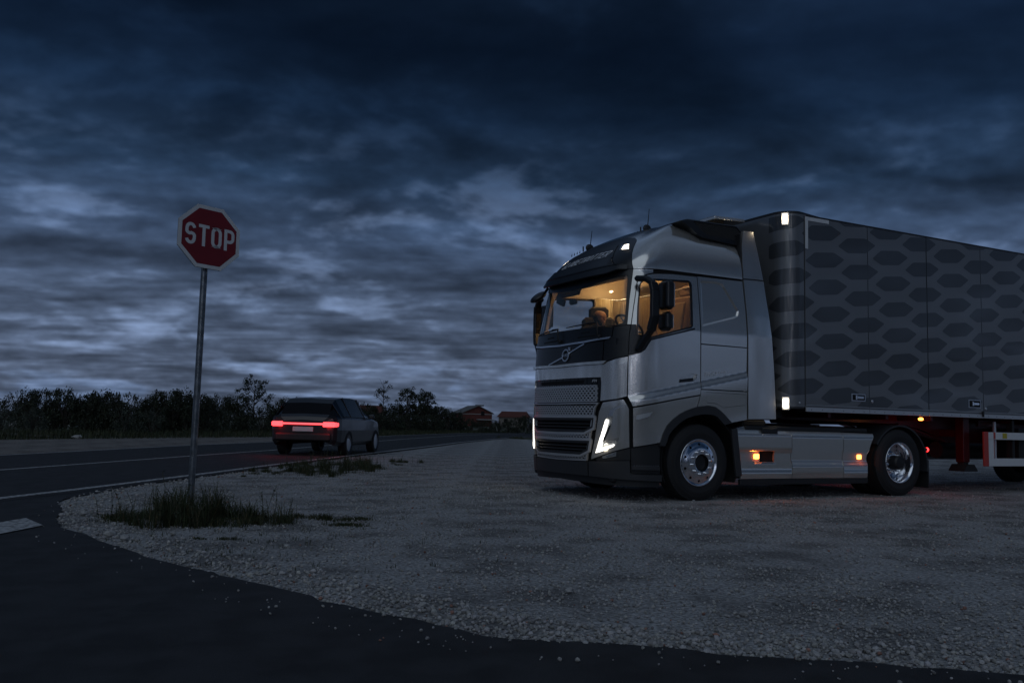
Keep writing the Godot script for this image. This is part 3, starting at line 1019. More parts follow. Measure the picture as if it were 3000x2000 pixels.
# ---------------------------------------------------------------- houses
func build_far_things() -> void:
	M.brick = mat(0.13, 0.034, 0.026, 0.85)
	M.brick.albedo_texture = noise_tex(0.05, [[0.2, grey(0.6)], [0.6, grey(0.95)], [0.9, grey(1.0)]], 3, 61, 256)
	triplanar(M.brick, 0.4)
	M.concrete = mat(0.28, 0.28, 0.27, 0.85)
	M.roof_grey = mat(0.14, 0.14, 0.135, 0.8)
	M.roof_red = mat(0.12, 0.032, 0.020, 0.8)
	M.roof_red.albedo_texture = noise_tex(0.03, [[0.2, grey(0.7)], [0.8, grey(1.0)]], 4, 63, 256)
	triplanar(M.roof_red, 0.3)
	M.plaster = mat(0.20, 0.18, 0.16, 0.85)
	# unfinished brick house, gable towards the camera
	var o := thing("brick_house", Vector3(-7.6, 0, -206.0), 0.35, "unfinished red brick house with grey gable roof and bare concrete bands", "house")
	var wl := MB.new()
	var gable := PackedVector2Array([Vector2(-3.6, 0), Vector2(3.6, 0), Vector2(3.6, 3.05), Vector2(0.2, 4.55), Vector2(-3.6, 3.05)])
	wl.prism(gable, -8.0, 0.0)
	part(o, "wall", wl, M.brick)
	part(o, "concrete_band", MB.new().box(Vector3(0, 2.78, 0.02), Vector3(7.3, 0.16, 0.12)), M.concrete)
	part(o, "concrete_band", MB.new().box(Vector3(1.8, 1.55, 0.6), Vector3(4.0, 0.22, 1.4)), M.concrete, "concrete balcony slab")
	part(o, "concrete_band", MB.new().box(Vector3(3.62, 2.78, -4.0), Vector3(0.12, 0.16, 8.0)), M.concrete)
	for xx in [-0.4, -4.0]:
		part(o, "concrete_column", MB.new().box(Vector3(3.63, 1.9, xx - 0.4), Vector3(0.1, 2.2, 0.25)), M.concrete)
	part(o, "window", MB.new().box(Vector3(1.3, 2.95, 0.0), Vector3(0.85, 0.95, 0.2)), M.void, "dark empty window opening")
	part(o, "window", MB.new().box(Vector3(3.6, 2.1, -2.6), Vector3(0.2, 0.9, 0.9)), M.void)
	var rf := MB.new()
	rf.bar(Vector3(-3.95, 2.95, -3.85), Vector3(0.2, 4.72, -3.85), 8.5, 0.14)
	part(o, "roof", rf, M.roof_grey)
	var rf2 := MB.new()
	rf2.bar(Vector3(4.0, 2.93, -3.86), Vector3(0.2, 4.70, -3.86), 8.48, 0.14)
	var r2 := part(o, "roof", rf2, M.roof_grey)
	part(r2, "ridge_vent", MB.new().box(Vector3(0.9, 4.78, -1.2), Vector3(1.6, 0.32, 1.8), 0.03), M.roof_grey)
	var h2 := thing("tiled_house", Vector3(0.7, 0, -224.0), -0.12, "low house with long orange tiled roof right of the brick house", "house")
	part(h2, "wall", MB.new().box(Vector3(0, 1.2, -2.5), Vector3(7.2, 2.4, 5.0)), M.plaster)
	var rr := MB.new()
	var A := Vector3(-4.1, 2.35, 0.5); var B := Vector3(4.1, 2.35, 0.5); var C := Vector3(3.2, 3.85, -2.5); var D := Vector3(-3.2, 3.85, -2.5)
	var E := Vector3(-4.1, 2.35, -5.5); var F := Vector3(4.1, 2.35, -5.5)
	rr.quad(A, B, C, D); rr.quad(F, E, D, C); rr.face(B, F, C); rr.face(E, A, D)
	part(h2, "roof", rr, M.roof_red)
	part(h2, "window", MB.new().box(Vector3(-1.8, 1.4, 0.0), Vector3(0.9, 1.0, 0.12)), M.void)
	part(h2, "window", MB.new().box(Vector3(1.8, 1.4, 0.0), Vector3(0.9, 1.0, 0.12)), M.void)
	var h3 := thing("tiled_house", Vector3(-25.4, 0, -163.0), 0.2, "small house showing only an orange roof corner over the hedge", "house")
	part(h3, "wall", MB.new().box(Vector3(0, 1.1, -2.0), Vector3(4.4, 2.2, 4.0)), M.plaster)
	var r3 := MB.new()
	r3.quad(Vector3(-2.6, 2.2, 0.3), Vector3(2.6, 2.2, 0.3), Vector3(2.2, 3.55, -2.0), Vector3(-2.2, 3.55, -2.0))
	r3.quad(Vector3(2.6, 2.2, -4.3), Vector3(-2.6, 2.2, -4.3), Vector3(-2.2, 3.55, -2.0), Vector3(2.2, 3.55, -2.0))
	r3.face(Vector3(2.6, 2.2, 0.3), Vector3(2.6, 2.2, -4.3), Vector3(2.2, 3.55, -2.0))
	r3.face(Vector3(-2.6, 2.2, -4.3), Vector3(-2.6, 2.2, 0.3), Vector3(-2.2, 3.55, -2.0))
	part(h3, "roof", r3, M.roof_red)
	part(h3, "window", MB.new().box(Vector3(0.2, 1.3, 0.0), Vector3(0.8, 0.9, 0.1)), M.void)

# ---------------------------------------------------------------- lettering (strokes)
func arc(cx: float, cy: float, rx: float, ry: float, a0: float, a1: float, k := 6) -> Array:
	var o := []
	for i in k + 1:
		var a := deg_to_rad(lerpf(a0, a1, float(i) / k))
		o.append(Vector2(cx + rx * cos(a), cy + ry * sin(a)))
	return o

# letters in a box w x 1 with stroke s: list of [points, closed]
func glyph(ch: String, w: float, s: float) -> Array:
	var e := s * 0.5
	var l := e; var r := w - e; var b := e; var t := 1.0 - e
	var c := minf(0.30, w * 0.42)
	match ch:
		"O", "0":
			return [[arc(r - c, t - c, c, c, 0, 90) + arc(l + c, t - c, c, c, 90, 180) + arc(l + c, b + c, c, c, 180, 270) + arc(r - c, b + c, c, c, 270, 360), true]]
		"S":
			return [[arc(w * 0.5, t - c, r - w * 0.5, c, 12, 180, 8) + arc(w * 0.5 - 0.01, 0.5 + c * 0.55, w * 0.5 - l, c * 0.62, 195, 262, 4) + arc(w * 0.5 + 0.01, 0.5 - c * 0.55, r - w * 0.5, c * 0.62, 82, 15, 4) + arc(w * 0.5, b + c, r - w * 0.5, c, 0, -168, 8), false]]
		"T":
			return [[[Vector2(0, t), Vector2(w, t)], false], [[Vector2(w * 0.5, 1.0 - s), Vector2(w * 0.5, 0)], false]]
		"P":
			return [[[Vector2(l, 0), Vector2(l, 1)], false], [[Vector2(s, t)] + arc(r - c * 0.8, t - c * 0.8, c * 0.8, c * 0.8, 90, 0) + arc(r - c * 0.8, 0.42 + c * 0.8, c * 0.8, c * 0.8, 0, -90) + [Vector2(s, 0.42)], false]]
		"R":
			return [[[Vector2(l, 0), Vector2(l, 1)], false], [[Vector2(s, t)] + arc(r - c * 0.6, t - c * 0.6, c * 0.6, c * 0.6, 90, 0) + arc(r - c * 0.6, 0.45 + c * 0.6, c * 0.6, c * 0.6, 0, -90) + [Vector2(s, 0.45)], false], [[Vector2(w * 0.55, 0.45 - e), Vector2(r, 0)], false]]
		"B":
			return [[[Vector2(l, 0), Vector2(l, 1)], false], [[Vector2(s, t)] + arc(r - c * 0.6, t - c * 0.5, c * 0.6, c * 0.5, 90, -90) + [Vector2(s, t - c)], false], [[Vector2(s, 0.5), Vector2(r - c * 0.5, 0.5)] + arc(r - c * 0.5, 0.25 + e * 0.5, c * 0.5, 0.25 - e * 0.5, 80, -90) + [Vector2(s, b)], false]]
		"E":
			return [[[Vector2(l, 0), Vector2(l, 1)], false], [[Vector2(s, t), Vector2(w, t)], false], [[Vector2(s, 0.5), Vector2(w * 0.9, 0.5)], false], [[Vector2(s, b), Vector2(w, b)], false]]
		"F":
			return [[[Vector2(l, 0), Vector2(l, 1)], false], [[Vector2(s, t), Vector2(w, t)], false], [[Vector2(s, 0.5), Vector2(w * 0.9, 0.5)], false]]
		"L":
			return [[[Vector2(l, 1), Vector2(l, b), Vector2(w, b)], false]]
		"H":
			return [[[Vector2(l, 0), Vector2(l, 1)], false], [[Vector2(r, 0), Vector2(r, 1)], false], [[Vector2(s, 0.5), Vector2(w - s, 0.5)], false]]
		"G":
			return [[[Vector2(w, t), Vector2(l + c, t)] + arc(l + c, t - c, c, c, 95, 180, 5) + arc(l + c, b + c, c, c, 180, 270, 5) + [Vector2(r, b), Vector2(r, 0.46), Vector2(w * 0.5, 0.46)], false]]
		"U":
			return [[[Vector2(l, 1)] + arc(l + c, b + c, c, c, 180, 270) + arc(r - c, b + c, c, c, 270, 360) + [Vector2(r, 1)], false]]
		"V":
			return [[[Vector2(l, 1), Vector2(w * 0.5, b), Vector2(r, 1)], false]]
		"5":
			return [[[Vector2(w, t), Vector2(l, t), Vector2(l, 0.56), Vector2(r - c * 0.6, 0.56)] + arc(r - c * 0.6, 0.56 - c * 0.6, c * 0.6, c * 0.6, 85, 0, 4) + arc(r - c * 0.6, b + c * 0.6, c * 0.6, c * 0.6, 0, -90, 4) + [Vector2(0, b)], false]]
		"6":
			return [[[Vector2(w, t), Vector2(l, t), Vector2(l, b), Vector2(r, b), Vector2(r, 0.52), Vector2(s, 0.52)], false]]
	return []

# ---------------------------------------------------------------- stop sign
func build_sign() -> void:
	var o := thing("stop_sign", Vector3(-3.345, 0, -9.51), 0.0, "red octagonal stop sign with white border on a grey steel post", "sign")
	var pole := MB.new()
	pole.tube([Vector3(0.0, -0.02, 0.0), Vector3(0.006, 1.2, 0.0), Vector3(0.012, 3.10, -0.0)], 0.0345, 0.0345, 24)
	part(o, "post", pole, M.zinc)
	var bs := Basis(Vector3.UP, 0.76315) * Basis(Vector3.RIGHT, -0.0987) * Basis(Vector3.BACK, -0.0389)
	var at := Vector3(-3.2783, 2.8473, -9.45) - o.position
	var xf := Transform3D(bs, at)
	var R := 0.3762
	var oct := PackedVector2Array(); var inn := PackedVector2Array()
	for k in 8:
		var a := deg_to_rad(22.5 + 45.0 * k)
		oct.append(Vector2(cos(a), sin(a)) * R)
		inn.append(Vector2(cos(a), sin(a)) * (R - 0.046))
	part(o, "plate", MB.new().prism(oct, -0.010, 0.0, xf, 0.002), M.sign_back)
	# white border ring
	var ring := MB.new()
	for k in 8:
		var a := oct[k] * 0.995; var b := oct[(k + 1) % 8] * 0.995; var c := inn[(k + 1) % 8]; var d := inn[k]
		ring.quad(xf * Vector3(a.x, a.y, 0.002), xf * Vector3(b.x, b.y, 0.002), xf * Vector3(c.x, c.y, 0.002), xf * Vector3(d.x, d.y, 0.002))
	part(o, "border", ring, M.sign_white)
	part(o, "face", MB.new().prism(inn, 0.0005, 0.003, xf), M.sign_red)
	var word := "STOP"
	var lh := 0.238
	var xs := [-0.275, -0.129, 0.014, 0.160]
	for k in 4:
		var mb := MB.new()
		var lw := 0.118 / lh
		var lx := Transform3D(bs * Basis.from_scale(Vector3(lh, lh, 1.0)), xf * Vector3(xs[k] + 0.005, -lh * 0.5 + 0.008, 0.0035))
		for st in glyph(word[k], lw, 0.145): mb.stroke(st[0], 0.145, st[1], lx, 0.001)
		part(o, "letter", mb, M.sign_white)
	# clamp behind
	part(o, "clamp", MB.new().box(xf * Vector3(-0.04, 0.10, -0.035), Vector3(0.11, 0.03, 0.05), 0.004, bs), M.zinc)
	part(o, "clamp", MB.new().box(xf * Vector3(-0.04, -0.14, -0.035), Vector3(0.11, 0.03, 0.05), 0.004, bs), M.zinc)
	part(o, "rail", MB.new().box(xf * Vector3(0.0, 0.10, -0.018), Vector3(0.45, 0.03, 0.014), 0.002, bs), M.zinc)
	part(o, "rail", MB.new().box(xf * Vector3(0.0, -0.14, -0.018), Vector3(0.45, 0.03, 0.014), 0.002, bs), M.zinc)

# ---------------------------------------------------------------- truck: the cab skin
# truck axes: x rearward from the front axle, y up, z towards the near (left) side. s runs round the plan from the front centre, t up.
const NSUP := 2.8
const UC := -0.55
const HALF_W := 1.245
const T0 := 2.95
const TRUCK_AT := Vector3(1.881, 0.0, -12.715)
const TRUCK_TURN := 0.4865
var pl_s := PackedFloat32Array()
var pl_x := PackedFloat32Array()
var pl_y := PackedFloat32Array()
var SC := 0.0
const UFT := [[0.2, -1.36], [0.6, -1.40], [1.2, -1.41], [1.75, -1.40], [2.05, -1.375], [2.2, -1.35], [2.95, -1.19]]
const INT := [[0.2, 0.02], [0.7, 0.0], [2.2, 0.0], [2.5, 0.03], [2.95, 0.09]]

func tab(t: Array, h: float) -> float:
	if h <= t[0][0]: return t[0][1]
	for k in t.size() - 1:
		if h <= t[k + 1][0]: return lerpf(t[k][1], t[k + 1][1], (h - t[k][0]) / (t[k + 1][0] - t[k][0]))
	return t[t.size() - 1][1]

func skin_setup() -> void:
	var cnt := 800
	var acc := 0.0
	var px := 0.0; var py := 1.0
	for k in cnt + 1:
		var a := PI * 0.5 * k / cnt
		var x := pow(sin(a), 2.0 / NSUP)
		var y := pow(maxf(cos(a), 0.0), 2.0 / NSUP)
		if k > 0: acc += Vector2((x - px) * HALF_W, (y - py) * 0.85).length()
		pl_s.append(acc); pl_x.append(x); pl_y.append(y)
		px = x; py = y
	SC = acc

func plan(a: float) -> Vector2:
	var lo := 0; var hi := pl_s.size() - 1
	while hi - lo > 1:
		var m := (lo + hi) / 2
		if pl_s[m] > a: hi = m
		else: lo = m
	var f := (a - pl_s[lo]) / maxf(1e-9, pl_s[hi] - pl_s[lo])
	return Vector2(lerpf(pl_x[lo], pl_x[hi], f), lerpf(pl_y[lo], pl_y[hi], f))

func flank(u: float, h: float) -> float:   # the shoulder line pressed into doors and side panels
	var c := 1.306 + (u + 1.148) * 0.2067
	return 0.028 * smooth(0.0, 0.09, c - h) * (1.0 - 0.5 * smooth(0.1, 0.6, c - h)) * smooth(-1.25, -0.95, u)

func cab_body(s: float, h: float) -> Vector3:
	var a := absf(s)
	var w := HALF_W - tab(INT, h)
	var d := UC - tab(UFT, h)
	var u := 0.0
	var v := w
	if a < SC:
		var p := plan(a)
		u = UC - d * p.y
		v = w * p.x
	else:
		u = UC + a - SC
	v += flank(u, h) * smooth(1.0, 1.5, a)
	return Vector3(u, h, v if s >= 0.0 else -v)

func skin(q: Vector2) -> Vector3:
	if q.y <= T0: return cab_body(q.x, q.y)
	var a := cab_body(q.x, T0)
	var ub := maxf(a.x, 0.7)
	var hr := 3.88 if ub <= 0.7 else lerpf(3.88, 3.90, minf(1.0, (ub - 0.7) / 0.25))
	var th := clampf(q.y - T0, 0.0, 0.995) * PI * 0.5
	var n := 1.65 + 0.5 * smooth(1.0, 1.9, absf(q.x))
	var c := pow(cos(th), 2.0 / n)
	var sn := pow(sin(th), 2.0 / n)
	return Vector3(ub + (a.x - ub) * c, T0 + (hr - T0) * sn, a.z * c)

func skin_n(q: Vector2) -> Vector3:
	var e := 0.004
	var n := (skin(q + Vector2(e, 0)) - skin(q - Vector2(e, 0))).cross(skin(q + Vector2(0, e)) - skin(q - Vector2(0, e)))
	# s runs front -> rear on the near side: this cross points inward or outward by chirality; fix by reference
	if n.length() < 1e-12: return Vector3.UP
	n = n.normalized()
	var out := skin(q) - Vector3(0.15, minf(q.y, 2.6), 0.0)
	return n if n.dot(out) > 0.0 else -n

func on_skin(q: Vector2, off := 0.0) -> Vector3:
	return skin(q) + skin_n(q) * off

func pv(a: Array) -> PackedVector2Array:
	var o := PackedVector2Array()
	for p in a: o.append(Vector2(p[0], p[1]))
	return o

func flip(a: PackedVector2Array) -> PackedVector2Array:
	var o := PackedVector2Array()
	for k in range(a.size() - 1, -1, -1): o.append(Vector2(-a[k].x, a[k].y))
	return o

func both(half: Array) -> PackedVector2Array:   # half outline from the middle out and back to the middle
	var o := pv(half)
	for k in range(half.size() - 1, -1, -1):
		if absf(half[k][0]) > 1e-6: o.append(Vector2(-half[k][0], half[k][1]))
	return o

func shrink(p: PackedVector2Array, d: float) -> PackedVector2Array:
	var r := Geometry2D.offset_polygon(p, -d, Geometry2D.JOIN_MITER)
	return r[0] if r.size() else p

# a panel of the skin: outline in (s, t), lifted by off, edges turned in by depth
func patch(mb: MB, outline: PackedVector2Array, off := 0.0, depth := 0.018, grid := 0.06, holes := [], gap := 0.0035, surf = null, surf_n = null) -> MB:
	var f: Callable = surf if surf != null else skin
	var fn: Callable = surf_n if surf_n != null else skin_n
	var poly := shrink(outline, gap) if gap > 0.0 else outline
	if Geometry2D.is_polygon_clockwise(poly): poly.reverse()
	var lo := Vector2(1e9, 1e9); var hi := -lo
	for p in poly:
		lo = lo.min(p); hi = hi.max(p)
	var nx := int(ceil((hi.x - lo.x) / grid)); var ny := int(ceil((hi.y - lo.y) / grid))
	var gx := (hi.x - lo.x) / nx; var gy := (hi.y - lo.y) / ny
	for i in nx:
		var col := PackedVector2Array([Vector2(lo.x + i * gx, lo.y - 0.01), Vector2(lo.x + (i + 1) * gx, lo.y - 0.01), Vector2(lo.x + (i + 1) * gx, hi.y + 0.01), Vector2(lo.x + i * gx, hi.y + 0.01)])
		for strip in Geometry2D.intersect_polygons(poly, col):
			for j in ny:
				var cell := PackedVector2Array([Vector2(lo.x + i * gx - 0.001, lo.y + j * gy), Vector2(lo.x + (i + 1) * gx + 0.001, lo.y + j * gy), Vector2(lo.x + (i + 1) * gx + 0.001, lo.y + (j + 1) * gy), Vector2(lo.x + i * gx - 0.001, lo.y + (j + 1) * gy)])
				var bits := Geometry2D.intersect_polygons(strip, cell)
				for h in holes:
					var rest := []
					for b in bits:
						if Geometry2D.is_polygon_clockwise(b): continue
						rest.append_array(Geometry2D.clip_polygons(b, h))
					bits.assign(rest)
				for b in bits:
					if b.size() < 3 or Geometry2D.is_polygon_clockwise(b): continue
					var tr := Geometry2D.triangulate_polygon(b)
					var st := mb.v.size()
					for p in b:
						var nn: Vector3 = fn.call(p)
						mb.vert(f.call(p) + nn * off, nn, p)
					for k in range(0, tr.size(), 3): mb.tri(st + tr[k], st + tr[k + 1], st + tr[k + 2])
	if depth > 0.0:
		rim(mb, poly, off, depth, false, f, fn)
		for h in holes: rim(mb, h, off, depth, true, f, fn)
	return mb

func rim(mb: MB, poly: PackedVector2Array, off: float, depth: float, hole: bool, f: Callable, fn: Callable) -> void:
	var c := poly.size()
	for k in c:
		var a := poly[k]; var b := poly[(k + 1) % c]
		var sg := int(ceil(a.distance_to(b) / 0.07))
		for j in sg:
			var p := a.lerp(b, float(j) / sg); var q := a.lerp(b, float(j + 1) / sg)
			var np: Vector3 = fn.call(p); var nq: Vector3 = fn.call(q)
			var P: Vector3 = f.call(p); var Q: Vector3 = f.call(q)
			var A := P + np * off; var B := Q + nq * off; var C := Q + nq * (off - depth); var D := P + np * (off - depth)
			var fl := (B - A).cross(np).normalized()
			# outward from the panel (or into the hole)
			var i := mb.vert(A, fl); mb.vert(B, fl); mb.vert(C, fl); mb.vert(D, fl)
			mb.tri(i, i + 1, i + 2); mb.tri(i, i + 2, i + 3)

func panel(parent: Node, called: String, outline: PackedVector2Array, m: Material, off := 0.0, depth := 0.018, holes := [], gap := 0.0035, grid := 0.06) -> MeshInstance3D:
	return part(parent, called, patch(MB.new(), outline, off, depth, grid, holes, gap), m)

# swept bar lying on the skin along points (s, t): cross-section width w, lifted from off0 to off1
func ribbon_on_skin(mb: MB, pts: Array, w: float, off0: float, off1: float, step := 0.05) -> MB:
	var q := []
	for k in pts.size() - 1:
		var a := Vector2(pts[k][0], pts[k][1]); var b := Vector2(pts[k + 1][0], pts[k + 1][1])
		var sg := int(ceil(a.distance_to(b) / step))
		for j in sg: q.append(a.lerp(b, float(j) / sg))
	q.append(Vector2(pts[pts.size() - 1][0], pts[pts.size() - 1][1]))
	for k in q.size() - 1:
		var d: Vector2 = (q[k + 1] - q[k]).normalized()
		var sd := Vector2(-d.y, d.x) * w * 0.5
		var a: Vector2 = q[k] - sd; var b: Vector2 = q[k + 1] - sd; var c: Vector2 = q[k + 1] + sd; var e: Vector2 = q[k] + sd
		var n := skin_n(q[k])
		var i := mb.vert(on_skin(a, off1), n); mb.vert(on_skin(b, off1), n); mb.vert(on_skin(c, off1), n); mb.vert(on_skin(e, off1), n)
		mb.tri(i, i + 1, i + 2); mb.tri(i, i + 2, i + 3)
		for pr in [[a, b], [c, e]]:
			var P: Vector2 = pr[0]; var Q: Vector2 = pr[1]
			var fn := (on_skin(Q, 0) - on_skin(P, 0)).cross(n).normalized()
			var i2 := mb.vert(on_skin(P, off1), fn); mb.vert(on_skin(Q, off1), fn); mb.vert(on_skin(Q, off0), fn); mb.vert(on_skin(P, off0), fn)
			mb.tri(i2, i2 + 1, i2 + 2); mb.tri(i2, i2 + 2, i2 + 3)
	return mb

# lettering that follows the skin
func write_on_skin(parent: Node, called: String, text: String, s0: float, s1: float, t0: float, t1: float, th: float, slant: float, stroke_w: float, lw: float, off: float, m: Material) -> void:
	var cnt := text.length()
	var pitch := (s1 - s0) / cnt
	for k in cnt:
		if text[k] == " ": continue
		var q := Vector2(s0 + pitch * k, lerpf(t0, t1, float(k) / cnt))
		var mid := q + Vector2(pitch * 0.5, th * 0.5)
		var n := skin_n(mid)
		var ex := (skin(mid + Vector2(0.01, 0)) - skin(mid - Vector2(0.01, 0))).normalized()
		var ey := n.cross(ex).normalized()
		var hh := (skin(q + Vector2(0, th)) - skin(q)).length()
		var ww := (skin(q + Vector2(pitch, 0)) - skin(q)).length() * lw
		var org := on_skin(q, off)
		var mb := MB.new()
		var gw := ww / hh
		for st in glyph(text[k], gw, stroke_w):
			mb.stroke(st[0], stroke_w, st[1], Transform3D(Basis(ex * hh, (ey + ex * slant) * hh, n), org), 0.003)
		part(parent, called, mb, m)

# perforated sheet: hexagon frames over an outline, leaving out the slots
func mesh_sheet(outline: PackedVector2Array, cut: Array, px: float, py: float, off: float) -> MB:
	var mb := MB.new()
	var lo := Vector2(1e9, 1e9); var hi := -lo
	for p in outline:
		lo = lo.min(p); hi = hi.max(p)
	var row := 0
	var t := lo.y + py * 0.5
	while t < hi.y:
		var s: float = -ceil(hi.x / px) * px + (px * 0.5 if row % 2 else 0.0)
		while s <= hi.x:
			var c := Vector2(s, t)
			var ok := Geometry2D.is_point_in_polygon(c, outline)
			for h in cut:
				if Geometry2D.is_point_in_polygon(c, h): ok = false
			if ok:
				var outer := []; var inner := []; var back := []
				# elongated hexagons that tile: half width px/2, rows py apart
				var hw := px * 0.5; var q := py / 1.5
				for e in [[0.0, q], [hw, q * 0.5], [hw, -q * 0.5], [0.0, -q], [-hw, -q * 0.5], [-hw, q * 0.5]]:
					var d := Vector2(e[0], e[1])
					outer.append(on_skin(c + d, off)); inner.append(on_skin(c + d * 0.66, off + 0.001)); back.append(on_skin(c + d * 0.62, off - 0.014))
				var n := skin_n(c)
				for k in 6:
					var j := (k + 1) % 6
					var i := mb.vert(outer[k], n); mb.vert(outer[j], n); mb.vert(inner[j], n); mb.vert(inner[k], n)
					mb.tri(i, i + 1, i + 2); mb.tri(i, i + 2, i + 3)
					var mid: Vector3 = (inner[k] + inner[j]) * 0.5
					var fn: Vector3 = (on_skin(c, off) - mid).normalized()
					var i2 := mb.vert(inner[k], fn); mb.vert(inner[j], fn); mb.vert(back[j], fn); mb.vert(back[k], fn)
					mb.tri(i2, i2 + 1, i2 + 2); mb.tri(i2, i2 + 2, i2 + 3)
			s += px
		t += py
		row += 1
	return mb

# ---------------------------------------------------------------- wheels
func disc_point(q: Vector2, prof: Array) -> Vector3:  # q = (angle, radius) -> local wheel space, axis z outward
	return Vector3(cos(q.x) * q.y, sin(q.x) * q.y, tab(prof, q.y))

func make_wheel(parent: Node, at: Vector3, outward: float, deep: bool, turn := 0.0) -> Node3D:
	var w := Node3D.new()
	w.name = "wheel"
	parent.add_child(w, true)
	w.position = at
	w.rotation.y = turn + (0.0 if outward > 0.0 else PI)
	var R := 0.492
	var width := 0.30
	var bs := Basis(Vector3(0, 0, 1), Vector3(1, 0, 0), Vector3(0, 1, 0))
	# tyre: z = 0 is the outer sidewall
	var prof := [Vector2(0.292, -0.010), Vector2(0.306, 0.004), Vector2(0.345, 0.012), Vector2(0.375, 0.020), Vector2(0.400, 0.020), Vector2(0.405, 0.017), Vector2(0.440, 0.008), Vector2(0.470, -0.012), Vector2(0.484, -0.020)]
	var x := -0.026
	var grooves := 4
	var rib := (width - 0.05) / (grooves + 1)
	for k in grooves + 1:
		prof.append(Vector2(R, x)); x -= rib - 0.010
		prof.append(Vector2(R, x))
		if k < grooves:
			prof.append(Vector2(R - 0.013, x - 0.001)); prof.append(Vector2(R - 0.013, x - 0.009)); x -= 0.010
	prof.append(Vector2(0.470, -width + 0.012)); prof.append(Vector2(0.400, -width - 0.012)); prof.append(Vector2(0.300, -width + 0.01))
	prof.reverse()
	part(w, "tyre", MB.new().lathe(prof, Vector3.ZERO, bs, 72), M.tyre)
	var tread := MB.new()   # shoulder blocks
	for k in 60:
		var a := TAU * k / 60.0
		var d := Vector3(cos(a), sin(a), 0)
		tread.box(d * (R - 0.008) + Vector3(0, 0, -0.028), Vector3(0.020, 0.030, 0.022), 0.003, Basis(d, Vector3(-d.y, d.x, 0), Vector3(0, 0, 1)))
	part(w, "tread_shoulder", tread, M.tyre)
	var rim_m := MB.new()
	var pr: Array
	if deep:
		rim_m.lathe([Vector2(0.301, -0.012), Vector2(0.305, 0.008), Vector2(0.298, 0.014), Vector2(0.286, 0.006), Vector2(0.280, -0.02), Vector2(0.272, -0.03), Vector2(0.268, -0.12), Vector2(0.258, -0.14), Vector2(0.252, -0.155)], Vector3.ZERO, bs, 72, true)
		pr = [[0.0, -0.10], [0.12, -0.10], [0.16, -0.115], [0.20, -0.14], [0.252, -0.158]]
	else:
		rim_m.lathe([Vector2(0.301, -0.012), Vector2(0.305, 0.008), Vector2(0.298, 0.014), Vector2(0.288, 0.008), Vector2(0.278, -0.004), Vector2(0.268, -0.006)], Vector3.ZERO, bs, 72, true)
		pr = [[0.0, 0.062], [0.175, 0.062], [0.183, 0.052], [0.205, 0.022], [0.268, -0.004]]
	var holes := []
	var cnt := 10
	var hr := 0.236 if not deep else 0.222
	for k in cnt:
		var a := TAU * (k + 0.5) / cnt
		var h := PackedVector2Array()
		for j in 12:
			var b := TAU * j / 12.0
			h.append(Vector2(a + cos(b) * 0.018 / hr, hr + sin(b) * 0.016))
		if not Geometry2D.is_polygon_clockwise(h): pass
		holes.append(h)
	var r_in := 0.112 if not deep else 0.105
	var r_out := 0.268 if not deep else 0.252
	var f := func(q: Vector2) -> Vector3: return disc_point(q, pr)
	var fn := func(q: Vector2) -> Vector3:
		var e := 0.002
		var s := (tab(pr, q.y + e) - tab(pr, q.y - e)) / (2.0 * e)
		return Vector3(-s * cos(q.x), -s * sin(q.x), 1.0).normalized()
	for sec in cnt:
		var a0 := TAU * sec / cnt; var a1 := TAU * (sec + 1) / cnt
		patch(rim_m, PackedVector2Array([Vector2(a0, r_in), Vector2(a1, r_in), Vector2(a1, r_out), Vector2(a0, r_out)]), 0.0, 0.0, 0.055, [holes[sec]], 0.0, f, fn)
		rim(rim_m, holes[sec], 0.0, 0.03, true, f, fn)
	part(w, "rim", rim_m, M.alloy)
	part(w, "inner_rim", MB.new().lathe([Vector2(0.27, -0.06 if not deep else -0.18), Vector2(0.02, -0.07 if not deep else -0.185)], Vector3.ZERO, bs, 40), M.void)
	var zc := 0.062 if not deep else -0.10
	var hub := MB.new()
	if deep:
		hub.lathe([Vector2(0.108, zc - 0.01), Vector2(0.105, zc + 0.10), Vector2(0.085, zc + 0.125), Vector2(0.03, zc + 0.13), Vector2(0.0, zc + 0.13)], Vector3.ZERO, bs, 32)
		part(w, "hub", hub, M.chassis)
	else:
		hub.lathe([Vector2(0.112, zc), Vector2(0.110, zc - 0.05), Vector2(0.088, zc - 0.05), Vector2(0.084, zc - 0.03), Vector2(0.0, zc - 0.03)], Vector3.ZERO, bs, 32)
		part(w, "hub", hub, M.chassis)
		part(w, "hub_ring", MB.new().lathe([Vector2(0.120, zc + 0.001), Vector2(0.118, zc + 0.006), Vector2(0.111, zc + 0.004), Vector2(0.110, zc - 0.03)], Vector3.ZERO, bs, 40), M.alloy)
	var nut := MB.new().lathe([Vector2(0.019, 0.0), Vector2(0.019, 0.006), Vector2(0.0155, 0.007), Vector2(0.0155, 0.030), Vector2(0.011, 0.040), Vector2(0.0, 0.042)], Vector3.ZERO, bs, 12).mesh()
	for k in 10:
		var a := TAU * (k + 0.0) / 10.0 + 0.16
		shared(w, "nut", nut, M.chrome, Transform3D(Basis(), Vector3(cos(a) * 0.147, sin(a) * 0.147, zc + (0.0 if not deep else -0.006))))
	return w

